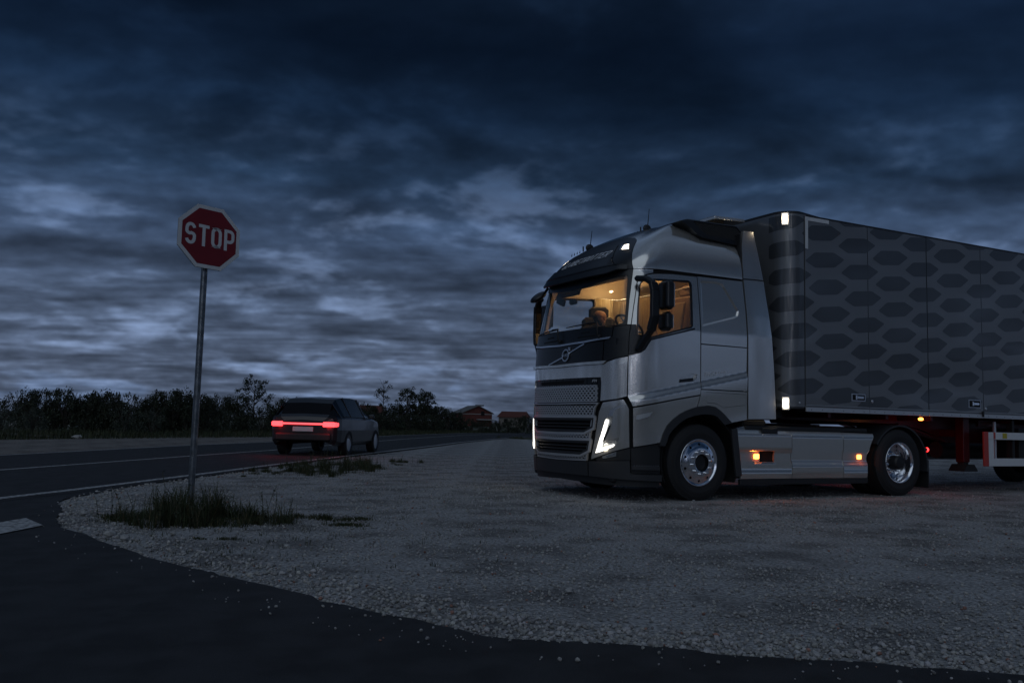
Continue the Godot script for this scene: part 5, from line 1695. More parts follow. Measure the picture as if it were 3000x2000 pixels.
func build_cab_fittings(T: Node3D) -> void:
	# mirrors on both doors
	for sg in [1.0, -1.0]:
		var m := Node3D.new()
		m.name = "door_mirror"
		T.add_child(m, true)
		var arm := MB.new()
		var path := [Vector3(-0.985, 1.90, sg * 1.245), Vector3(-0.955, 2.02, sg * 1.33), Vector3(-0.93, 2.13, sg * 1.43), Vector3(-0.915, 2.30, sg * 1.475), Vector3(-0.915, 2.62, sg * 1.475), Vector3(-0.925, 2.72, sg * 1.45), Vector3(-0.96, 2.785, sg * 1.36), Vector3(-1.01, 2.80, sg * 1.22)]
		for k in path.size() - 1:
			var w := 0.135 if k > 1 and k < 5 else 0.10
			var d: Vector3 = (path[k + 1] - path[k]).normalized() * 0.02
			arm.bar(path[k] - d, path[k + 1] + d, 0.075, w, 0.028, Vector3(1, 0, 0))
		part(m, "mirror_arm", arm, M.black_panel)
		for e in [[Vector3(-0.755, 2.575, sg * 1.50), Vector3(0.135, 0.37, 0.25)], [Vector3(-0.765, 2.245, sg * 1.50), Vector3(0.125, 0.235, 0.24)]]:
			part(m, "mirror_housing", MB.new().box(e[0], e[1], 0.045, Basis(Vector3.UP, -0.12 * sg)), M.black_gloss)
			part(m, "mirror_glass", MB.new().box(e[0] + Vector3(e[1].x * 0.5 + 0.001, 0, 0), Vector3(0.006, e[1].y - 0.07, e[1].z - 0.06), 0.002, Basis(Vector3.UP, -0.12 * sg)), M.chrome)
	# front kerb mirror hanging at the far end of the visor
	var km := Node3D.new()
	km.name = "kerb_mirror"
	T.add_child(km, true)
	part(km, "mirror_housing", MB.new().ellipsoid(Vector3(-1.255, 2.775, -0.86), Vector3(0.145, 0.052, 0.11), 16, Basis(Vector3(0, 0, 1), 0.62)), M.black_gloss)
	part(km, "mirror_arm", MB.new().tube([Vector3(-1.05, 2.93, -0.95), Vector3(-1.12, 2.86, -0.9), Vector3(-1.19, 2.80, -0.88)], 0.022, 0.018, 8), M.dark_plastic)
	# wipers
	for e in [[[0.807, 2.085], [0.757, 2.250], [0.12, 2.232]], [[-0.007, 2.067], [-0.077, 2.224], [-0.732, 2.196]]]:
		var w := Node3D.new()
		w.name = "wiper"
		T.add_child(w, true)
		var A := on_skin(Vector2(e[0][0], e[0][1]), 0.045); var B := on_skin(Vector2(e[1][0], e[1][1]), 0.040); var C := on_skin(Vector2(e[1][0] - 0.16, e[1][1] + 0.004), 0.035)
		part(w, "wiper_arm", MB.new().tube([on_skin(Vector2(e[0][0], e[0][1]), 0.0), A, A.lerp(B, 0.6), B, C], 0.014, 0.010, 8), M.dark_plastic)
		var bl := MB.new()
		var pts := []
		for k in 7:
			var q := Vector2(lerpf(e[1][0] - 0.02, e[2][0], k / 6.0), lerpf(e[1][1] + 0.006, e[2][1], k / 6.0))
			pts.append(on_skin(q, 0.022))
		bl.tube(pts, 0.012, 0.006, 6)
		part(w, "wiper_blade", bl, M.dark_plastic)
		part(w, "wiper_pivot", MB.new().box(on_skin(Vector2(e[0][0] + 0.005, e[0][1] - 0.012), 0.02), Vector3(0.05, 0.05, 0.05), 0.015), M.dark_plastic)
	# aerials and roof horns
	for e in [[Vector3(-0.14, 3.715, 0.25), 0.25], [Vector3(-0.64, 3.495, -0.46), 0.22]]:
		var a := Node3D.new()
		a.name = "aerial"
		T.add_child(a, true)
		part(a, "aerial_base", MB.new().ellipsoid(e[0] + Vector3(0.0, 0.01, 0), Vector3(0.070, 0.060, 0.028), 14), M.dark_plastic)
		part(a, "aerial_whip", MB.new().tube([e[0] + Vector3(0.01, 0.04, 0), e[0] + Vector3(0.035, 0.05 + e[1], 0)], 0.007, 0.004, 6), M.dark_plastic)
		for k in 4:
			part(a, "roof_stud", MB.new().tube([e[0] + Vector3(-0.17 - 0.045 * k, -0.085 - 0.022 * k, 0), e[0] + Vector3(-0.165 - 0.045 * k, -0.045 - 0.022 * k, 0)], 0.008, 0.003, 5), M.dark_plastic)
		part(a, "roof_hook", MB.new().tube([e[0] + Vector3(-0.11, -0.055, 0), e[0] + Vector3(-0.112, 0.02, 0)], 0.010, 0.010, 6), M.dark_plastic)
	# side air outlets of the roof spoiler
	for sg in [1.0, -1.0]:
		var so := Node3D.new()
		so.name = "roof_air_outlet"
		T.add_child(so, true)
		var outp := PackedVector2Array([Vector2(-0.10, 3.715), Vector2(0.01, 3.752), Vector2(0.885, 3.764), Vector2(0.95, 3.690), Vector2(1.00, 3.494), Vector2(0.97, 3.462), Vector2(0.84, 3.458), Vector2(0.20, 3.505), Vector2(0.12, 3.545), Vector2(0.05, 3.62)])
		var inp := PackedVector2Array([Vector2(0.10, 3.735), Vector2(0.875, 3.748), Vector2(0.925, 3.68), Vector2(0.945, 3.60), Vector2(0.90, 3.53), Vector2(0.30, 3.553), Vector2(0.23, 3.585)])
		var xf := Transform3D(Basis(Vector3(1, 0, 0), Vector3(0, 1, 0), Vector3(0, 0, sg)), Vector3.ZERO)
		var xo := func(p: Vector2, z: float) -> Vector3: return Vector3(p.x, p.y, sg * (z - (p.y - 3.5) * 0.35))
		var fm := MB.new()
		var ring := Geometry2D.clip_polygons(outp, inp)
		# frame as quads between the two outlines
		var N := 60
		var lo := []; var li := []
		for k in N:
			lo.append(along(outp, float(k) / N)); li.append(nearest_on(inp, along(outp, float(k) / N)))
		for k in N:
			var j := (k + 1) % N
			fm.quad(xo.call(lo[k], 1.035), xo.call(lo[j], 1.035), xo.call(li[j], 1.045), xo.call(li[k], 1.045))
			fm.quad(xo.call(lo[j], 1.035), xo.call(lo[k], 1.035), xo.call(lo[k], 0.80), xo.call(lo[j], 0.80))
			fm.quad(xo.call(li[k], 1.045), xo.call(li[j], 1.045), xo.call(li[j], 0.99), xo.call(li[k], 0.99))
		part(so, "outlet_frame", fm, M.black_panel)
		var bk := MB.new()
		for tri_i in range(0, Geometry2D.triangulate_polygon(inp).size(), 3):
			var tr := Geometry2D.triangulate_polygon(inp)
			bk.face(xo.call(inp[tr[tri_i]], 0.992), xo.call(inp[tr[tri_i + 1]], 0.992), xo.call(inp[tr[tri_i + 2]], 0.992))
		part(so, "outlet_back", bk, M.void)
		var sl := MB.new()
		for k in 30:
			var u := 0.06 + 0.034 * k
			var line := PackedVector2Array([Vector2(u - 0.14, 3.78), Vector2(u + 0.06, 3.50)])
			for c in Geometry2D.intersect_polyline_with_polygon(line, inp):
				if c.size() >= 2: sl.bar(xo.call(c[0], 1.015), xo.call(c[c.size() - 1], 1.015), 0.03, 0.010)
		part(so, "outlet_slats", sl, M.dark_plastic)
	# roof spoiler blade
	part(T, "roof_spoiler", MB.new().box(Vector3(1.08, 3.955, 0.0), Vector3(0.58, 0.055, 1.20), 0.015, Basis(Vector3(0, 0, 1), 0.03)), M.paint)
	part(T, "spoiler_support", MB.new().box(Vector3(0.95, 3.90, 0.0), Vector3(0.30, 0.08, 0.9), 0.01), M.dark_plastic)
	# cab side fairings
	for sg in [1.0, -1.0]:
		var lowf := patch(MB.new(), PackedVector2Array([Vector2(0.828, 1.066), Vector2(1.380, 1.078), Vector2(1.368, 1.375), Vector2(1.340, 1.770), Vector2(1.240, 2.750), Vector2(1.222, 2.990), Vector2(0.826, 2.975)]), 0.0, 0.04, 0.07, [], 0.004, fair_point, fair_normal)
		var upf := patch(MB.new(), PackedVector2Array([Vector2(0.826, 2.985), Vector2(1.222, 3.002), Vector2(1.130, 3.700), Vector2(0.93, 3.690), Vector2(0.86, 3.45)]), 0.0, 0.04, 0.07, [], 0.004, fair_point, fair_normal)
		var a := part(T, "cab_fairing", lowf, M.paint)
		var b := part(T, "cab_fairing", upf, M.paint)
		if sg < 0.0:
			mirrored(a); mirrored(b); a.free(); b.free()
		part(T, "fairing_edge", MB.new().tube([Vector3(1.384, 1.08, sg * 1.18), Vector3(1.344, 1.77, sg * 1.18), Vector3(1.244, 2.75, sg * 1.145), Vector3(1.226, 2.98, sg * 1.10)], 0.008, 0.008, 6), M.dark_plastic)
	# back wall of the cab
	part(T, "cab_back", MB.new().box(Vector3(0.83, 2.35, 0.0), Vector3(0.03, 2.55, 2.2), 0.01), M.dark_plastic)

func along(poly: PackedVector2Array, f: float) -> Vector2:
	var tot := 0.0
	for k in poly.size(): tot += poly[k].distance_to(poly[(k + 1) % poly.size()])
	var d := f * tot
	for k in poly.size():
		var l := poly[k].distance_to(poly[(k + 1) % poly.size()])
		if d <= l: return poly[k].lerp(poly[(k + 1) % poly.size()], d / l)
		d -= l
	return poly[0]

func nearest_on(poly: PackedVector2Array, p: Vector2) -> Vector2:
	var best := poly[0]
	for k in poly.size():
		var c := Geometry2D.get_closest_point_to_segment(p, poly[k], poly[(k + 1) % poly.size()])
		if c.distance_to(p) < best.distance_to(p): best = c
	return best

func build_seat(T: Node3D, at: Vector3, m: Material, m2: Material, turn := 0.0) -> void:
	var s := Node3D.new()
	s.name = "seat"
	T.add_child(s, true)
	s.position = at
	s.rotation.y = turn
	part(s, "cushion", MB.new().box(Vector3(-0.10, 0.06, 0), Vector3(0.52, 0.16, 0.50), 0.06), m)
	var lean := Basis(Vector3(0, 0, 1), -0.20)
	part(s, "backrest", MB.new().box(Vector3(0.22, 0.46, 0), Vector3(0.15, 0.76, 0.50), 0.06, lean), m)
	part(s, "back_panel", MB.new().box(Vector3(0.145, 0.45, 0), Vector3(0.05, 0.58, 0.26), 0.02, lean), m2)
	part(s, "headrest", MB.new().box(Vector3(0.335, 0.90, 0), Vector3(0.12, 0.20, 0.30), 0.05, lean), m)
	part(s, "seat_base", MB.new().box(Vector3(-0.05, -0.22, 0), Vector3(0.36, 0.42, 0.36), 0.03), M.dash)

func build_cab_inside(T: Node3D) -> void:
	part(T, "light_leak_cap", MB.new().box(Vector3(0.72, 3.86, 0), Vector3(0.22, 0.02, 0.24)), M.dash)  # unseen cap added to stop cabin light escaping at the roof apex
	part(T, "cab_floor", MB.new().box(Vector3(-0.10, 1.47, 0), Vector3(1.7, 0.03, 2.2)), M.dash)
	var rw := PackedVector2Array()
	for k in 25: rw.append(Vector2(maxf(0.005, skin(Vector2(3.1, lerpf(1.46, 3.94, k / 24.0))).z - 0.03), skin(Vector2(3.1, lerpf(1.46, 3.94, k / 24.0))).y - 0.025))
	for k in 25: rw.append(Vector2(-rw[24 - k].x - 0.0, rw[24 - k].y))
	part(T, "rear_wall", MB.new().prism(rw, -0.02, 0.0, Transform3D(Basis(Vector3(0, 0, 1), Vector3(0, 1, 0), Vector3(-1, 0, 0)), Vector3(0.765, 0, 0))), M.cream)
	part(T, "cab_back_skin", MB.new().prism(rw, -0.02, 0.0, Transform3D(Basis(Vector3(0, 0, 1), Vector3(0, 1, 0), Vector3(-1, 0, 0)), Vector3(0.795, 0, 0))), M.dark_plastic)
	part(T, "bunk", MB.new().box(Vector3(0.46, 1.80, 0), Vector3(0.62, 0.56, 2.10), 0.06), M.cream)
	var ov := part(T, "overhead_locker", MB.new().box(Vector3(0.58, 3.20, 0), Vector3(0.40, 0.36, 2.0), 0.04), M.cream)
	part(T, "front_shelf", MB.new().box(Vector3(-0.66, 3.06, 0), Vector3(0.40, 0.18, 1.66), 0.03), M.cream_dark)
	part(T, "dashboard", MB.new().box(Vector3(-1.00, 1.88, 0), Vector3(0.34, 0.44, 2.15), 0.06), M.dash)
	part(T, "instrument_hood", MB.new().box(Vector3(-0.88, 2.12, 0.55), Vector3(0.26, 0.16, 0.48), 0.06), M.dash)
	part(T, "instrument_screen", MB.new().box(Vector3(-0.765, 2.12, 0.55), Vector3(0.01, 0.11, 0.34), 0.003, Basis(Vector3(0, 0, 1), 0.3)), M.black_gloss)
	part(T, "phone_holder", MB.new().box(Vector3(-0.92, 2.22, -0.18), Vector3(0.03, 0.16, 0.08), 0.01), M.dash)
	# steering wheel
	var w := Node3D.new()
	w.name = "steering_wheel"
	T.add_child(w, true)
	w.position = Vector3(-0.64, 2.27, 0.55)
	w.rotation.z = 0.85
	var ring := []
	for k in 33: ring.append(Vector3(0, cos(TAU * k / 32.0) * 0.215, sin(TAU * k / 32.0) * 0.215))
	part(w, "wheel_rim", MB.new().tube(ring, 0.015, 0.015, 8, false), M.dash)
	part(w, "wheel_hub", MB.new().box(Vector3(-0.015, 0, 0), Vector3(0.05, 0.13, 0.17), 0.02), M.dash)
	for a in [0.0, 2.3, 4.0]:
		part(w, "wheel_spoke", MB.new().bar(Vector3(-0.01, cos(a) * 0.05, sin(a) * 0.05), Vector3(0, cos(a) * 0.21, sin(a) * 0.21), 0.035, 0.014, 0.004, Vector3(1, 0, 0)), M.satin)
	part(w, "column", MB.new().tube([Vector3(-0.02, 0, 0), Vector3(-0.34, -0.02, 0)], 0.04, 0.05, 10), M.dash)
	build_seat(T, Vector3(0.02, 1.93, 0.55), M.seat_brown, M.cream_dark)
	build_seat(T, Vector3(-0.40, 1.72, -0.58), M.seat_dark, M.seat_dark, 0.96)
	# curtain gathered behind the far door window, and drawn across the bunk
	for e in [[Vector3(-0.20, 0, -0.99), Vector3(0.14, 0, -0.99), 2.10, 2.87, 7, M.foil], [Vector3(0.26, 0, -0.98), Vector3(0.30, 0, -0.10), 2.06, 2.84, 15, M.curtain], [Vector3(0.30, 0, 0.80), Vector3(0.22, 0, 1.04), 2.06, 2.84, 8, M.curtain]]:
		var cu := MB.new()
		var A: Vector3 = e[0]; var B: Vector3 = e[1]
		var dirv := (B - A).normalized(); var nv := dirv.cross(Vector3.UP)
		var folds: int = e[4]
		var cols := folds * 6
		for i in cols:
			var q := []
			for k in [i, i + 1]:
				var f := float(k) / cols
				var bul := sin(f * folds * TAU) * 0.030 + sin(f * folds * 2.3 * TAU + 1.0) * 0.008
				q.append(A.lerp(B, f) + nv * bul)
			cu.quad(q[0] + Vector3.UP * e[2], q[1] + Vector3.UP * e[2], q[1] + Vector3.UP * e[3], q[0] + Vector3.UP * e[3])
		part(T, "curtain", cu, e[5])
	part(T, "curtain_rail", MB.new().tube([Vector3(-0.10, 2.875, -1.05), Vector3(0.25, 2.875, -1.02), Vector3(0.32, 2.875, -0.4), Vector3(0.32, 2.875, 0.4), Vector3(0.22, 2.875, 1.05)], 0.012, 0.012, 6), M.satin)
	part(T, "cord", MB.new().tube([Vector3(-0.45, 3.12, 0.35), Vector3(-0.46, 2.98, 0.35)], 0.006, 0.006, 5), M.dash)
	part(T, "sun_blind", MB.new().box(Vector3(-1.02, 2.80, -0.40), Vector3(0.03, 0.12, 0.62), 0.01, Basis(Vector3(0, 0, 1), -0.35)), M.dash)
	part(T, "toll_box", MB.new().box(on_skin(Vector2(-0.33, 2.665), -0.05), Vector3(0.05, 0.10, 0.20), 0.015, Basis(Vector3(1, 0, 0), 0.35)), M.dash)
	part(T, "rear_view_camera", MB.new().box(on_skin(Vector2(0.02, 2.63), -0.06), Vector3(0.06, 0.08, 0.16), 0.02), M.dash)
	# cab lamps
	part(T, "ceiling_lamp", MB.new().box(Vector3(0.05, 3.70, 0.0), Vector3(0.20, 0.025, 0.34), 0.008), M.lamp_warm)
	omni(T, Vector3(0.05, 3.58, 0.0), Color(1.0, 0.80, 0.54), 0.36, 0.10)
	part(T, "reading_lamp", MB.new().box(Vector3(-0.02, 2.965, -0.80), Vector3(0.045, 0.022, 0.045), 0.006), M.lamp_warm)
	omni(T, Vector3(-0.02, 2.945, -0.80), Color(1.0, 0.86, 0.62), 0.065, 0.02)

func arc_strip(mb: MB, c: Vector3, r: float, th: float, a0: float, a1: float, z0: float, z1: float, cnt := 24) -> MB:
	for k in cnt:
		var p := deg_to_rad(lerpf(a0, a1, float(k) / cnt)); var q := deg_to_rad(lerpf(a0, a1, float(k + 1) / cnt))
		var d0 := Vector3(cos(p), sin(p), 0); var d1 := Vector3(cos(q), sin(q), 0)
		var A := c + d0 * r; var B := c + d1 * r; var C := c + d1 * (r + th); var D := c + d0 * (r + th)
		var Z0 := Vector3(0, 0, z0); var Z1 := Vector3(0, 0, z1)
		var sgn := 1.0 if z1 > z0 else -1.0
		if sgn > 0:
			mb.quad(A + Z1, D + Z1, C + Z1, B + Z1) if a1 < a0 else mb.quad(B + Z1, A + Z1, D + Z1, C + Z1)
		else:
			mb.quad(A + Z1, B + Z1, C + Z1, D + Z1)
		var i := mb.vert(D + Z0, d0); mb.vert(D + Z1, d0); mb.vert(C + Z1, d1); mb.vert(C + Z0, d1)
		mb.tri(i, i + 1, i + 2); mb.tri(i, i + 2, i + 3)
		var j := mb.vert(A + Z0, -d0); mb.vert(A + Z1, -d0); mb.vert(B + Z1, -d1); mb.vert(B + Z0, -d1)
		mb.tri(j, j + 1, j + 2); mb.tri(j, j + 2, j + 3)
	return mb

func build_chassis(T: Node3D) -> void:
	make_wheel(T, Vector3(0.0, 0.490, 1.222), 1.0, false, 0.0)
	make_wheel(T, Vector3(0.0, 0.490, -1.222), -1.0, false, 0.0)
	for sg in [1.0, -1.0]:
		make_wheel(T, Vector3(3.802, 0.490, sg * 1.236), sg, true)
		var inner := MB.new()
		var bs := Basis(Vector3(0, 0, 1), Vector3(1, 0, 0), Vector3(0, 1, 0))
		inner.lathe([Vector2(0.30, -0.15), Vector2(0.46, -0.15), Vector2(0.492, -0.12), Vector2(0.492, 0.12), Vector2(0.46, 0.15), Vector2(0.30, 0.15)], Vector3(3.802, 0.490, sg * 0.75), bs, 48)
		part(T, "inner_tyre", inner, M.tyre)
		part(T, "wheel_well", arc_strip(MB.new(), Vector3(0.05, 0.50, 0), 0.625, 0.02, -25.0, 205.0, sg * 0.72, sg * 1.20), M.void)
		part(T, "wheel_well_wall", MB.new().box(Vector3(0.05, 0.85, sg * 0.72), Vector3(1.3, 0.95, 0.02)), M.void)
		part(T, "rear_fender", arc_strip(MB.new(), Vector3(3.84, 0.44, 0), 0.585, 0.025, -8.0, 148.0, sg * 0.62, sg * 1.238), M.plastic)
		part(T, "mudflap", MB.new().box(Vector3(4.47, 0.32, sg * 0.94), Vector3(0.02, 0.42, 0.58), 0.006), M.dark_plastic)
		part(T, "flap_bracket", MB.new().box(Vector3(4.46, 0.56, sg * 1.10), Vector3(0.05, 0.34, 0.10), 0.01), M.dark_plastic)
		# tank skirts
		var sk := Node3D.new()
		sk.name = "side_skirt"
		T.add_child(sk, true)
		var lampcut := PackedVector2Array([Vector2(0.860, 0.640), Vector2(0.935, 0.500), Vector2(0.975, 0.486), Vector2(1.320, 0.486), Vector2(1.320, 0.645)])
		var outs := [PackedVector2Array([Vector2(0.706, 0.275), Vector2(1.628, 0.275), Vector2(1.628, 0.926), Vector2(1.12, 0.930), Vector2(0.99, 0.935), Vector2(0.87, 0.985), Vector2(0.618, 0.940), Vector2(0.672, 0.70)]), PackedVector2Array([Vector2(1.634, 0.275), Vector2(2.628, 0.275), Vector2(2.628, 0.924), Vector2(1.634, 0.926)]), PackedVector2Array([Vector2(2.634, 0.275), Vector2(3.123, 0.270), Vector2(3.128, 0.56), Vector2(3.180, 0.72), Vector2(3.286, 0.912), Vector2(2.634, 0.922)])]
		for k in 3:
			var cutp := lampcut
			var o := part(sk, "skirt_panel", patch(MB.new(), outs[k], 0.0, 0.03, 0.05, [cutp] if k == 0 else [], 0.002, skirt_point, skirt_normal), M.paint)
			if sg < 0.0:
				mirrored(o); o.free()
		part(sk, "sill", MB.new().box(Vector3(1.92, 0.232, sg * 1.205), Vector3(2.44, 0.08, 0.05), 0.008), M.dark_plastic)
		part(sk, "top_cover", MB.new().box(Vector3(2.0, 0.955, sg * 1.12), Vector3(2.35, 0.06, 0.16), 0.012), M.dark_plastic)
		part(sk, "tank", MB.new().box(Vector3(1.95, 0.58, sg * 0.86), Vector3(2.35, 0.62, 0.62), 0.05), M.chassis)
		part(sk, "lamp_pocket", MB.new().box(Vector3(1.09, 0.565, sg * 1.155), Vector3(0.50, 0.18, 0.04)), M.void)
		part(sk, "pocket_floor", MB.new().box(Vector3(1.20, 0.492, sg * 1.20), Vector3(0.24, 0.010, 0.06), 0.002), M.satin)
		part(sk, "pocket_plate", MB.new().prism(PackedVector2Array([Vector2(0.868, 0.636), Vector2(0.938, 0.504), Vector2(0.98, 0.492), Vector2(1.062, 0.492), Vector2(1.062, 0.640)]), sg * 1.190, sg * 1.206), M.paint)
		part(sk, "step_box", MB.new().box(Vector3(1.235, 0.915, sg * 1.185), Vector3(0.29, 0.085, 0.10), 0.012), M.dark_plastic)
		part(sk, "step_edge", MB.new().box(Vector3(1.235, 0.868, sg * 1.232), Vector3(0.27, 0.018, 0.022), 0.004), M.satin)
		part(sk, "front_arch_edge", MB.new().bar(Vector3(0.60, 0.94, sg * 1.215), Vector3(0.685, 0.30, sg * 1.215), 0.05, 0.11, 0.015, Vector3(1, 0, 0)), M.plastic)
		for u in [1.005, 2.975]:
			part(sk, "marker_lamp", MB.new().box(Vector3(u, 0.572, sg * 1.216), Vector3(0.085, 0.066, 0.018), 0.010), M.lamp_amber)
			omni(T, Vector3(u, 0.572, sg * 1.218), Color(1.0, 0.40, 0.10), 0.040, 0.012)
		part(T, "tail_lamp", MB.new().ellipsoid(Vector3(4.58, 0.685, sg * 1.12), Vector3(0.02, 0.035, 0.035), 12), M.lamp_red)
		part(T, "tail_lamp_holder", MB.new().box(Vector3(4.53, 0.685, sg * 1.12), Vector3(0.06, 0.06, 0.06), 0.01), M.dark_plastic)
		omni(T, Vector3(4.585, 0.685, sg * 1.12), Color(1.0, 0.05, 0.05), 0.030, 0.012)
		part(T, "chassis_rail", MB.new().box(Vector3(2.0, 0.88, sg * 0.40), Vector3(5.6, 0.26, 0.07), 0.008), M.chassis)
		part(T, "front_spring", MB.new().box(Vector3(0.0, 0.66, sg * 0.42), Vector3(1.2, 0.05, 0.08), 0.008), M.chassis)
	part(T, "front_axle", MB.new().tube([Vector3(0.0, 0.46, -0.95), Vector3(0.0, 0.46, 0.95)], 0.07, 0.07, 10), M.chassis)
	part(T, "rear_axle", MB.new().tube([Vector3(3.802, 0.49, -1.0), Vector3(3.802, 0.49, 1.0)], 0.11, 0.11, 12), M.chassis)
	part(T, "engine_block", MB.new().box(Vector3(-0.15, 0.85, 0.0), Vector3(1.7, 0.85, 0.72), 0.06), M.chassis)
	part(T, "radiator_box", MB.new().box(Vector3(-0.92, 0.72, 0.0), Vector3(0.34, 0.86, 1.9), 0.04), M.void)
	part(T, "front_underrun", MB.new().box(Vector3(-1.06, 0.30, 0.0), Vector3(0.25, 0.14, 2.0), 0.02), M.chassis)
	part(T, "gearbox", MB.new().box(Vector3(1.5, 0.72, 0.0), Vector3(1.6, 0.42, 0.5), 0.05), M.chassis)
	part(T, "deck_plate", MB.new().box(Vector3(2.2, 1.02, 0.0), Vector3(1.5, 0.02, 1.0)), M.chassis)
	part(T, "fifth_wheel", MB.new().box(Vector3(3.25, 1.09, 0.0), Vector3(0.9, 0.10, 0.86), 0.03), M.chassis)
	part(T, "air_lines", MB.new().tube([Vector3(0.95, 1.35, 0.25), Vector3(1.15, 1.12, 0.3), Vector3(1.35, 1.10, 0.25), Vector3(1.47, 1.45, 0.15)], 0.018, 0.018, 6), M.reflector_red)
	part(T, "exhaust_box", MB.new().box(Vector3(1.15, 1.02, 0.75), Vector3(0.45, 0.10, 0.55), 0.03), M.dark_plastic)

# ---------------------------------------------------------------- the semi-trailer
const TR_F := 1.50
const TR_L := 15.1
const TR_W := 1.275
const TR_R := 0.27

func wrap_point(q: Vector2) -> Vector3:   # q = (u along the side, h); below TR_F + TR_R it runs round the front corner
	var u0 := TR_F + TR_R
	if q.x >= u0: return Vector3(q.x, q.y, TR_W)
	var a := (u0 - q.x) / TR_R
	if a <= PI * 0.5: return Vector3(u0 - sin(a) * TR_R, q.y, TR_W - TR_R + cos(a) * TR_R)
	return Vector3(TR_F, q.y, TR_W - TR_R - (a - PI * 0.5) * TR_R)

func wrap_normal(q: Vector2) -> Vector3:
	var a := clampf((TR_F + TR_R - q.x) / TR_R, 0.0, PI * 0.5)
	return Vector3(-sin(a), 0, cos(a))

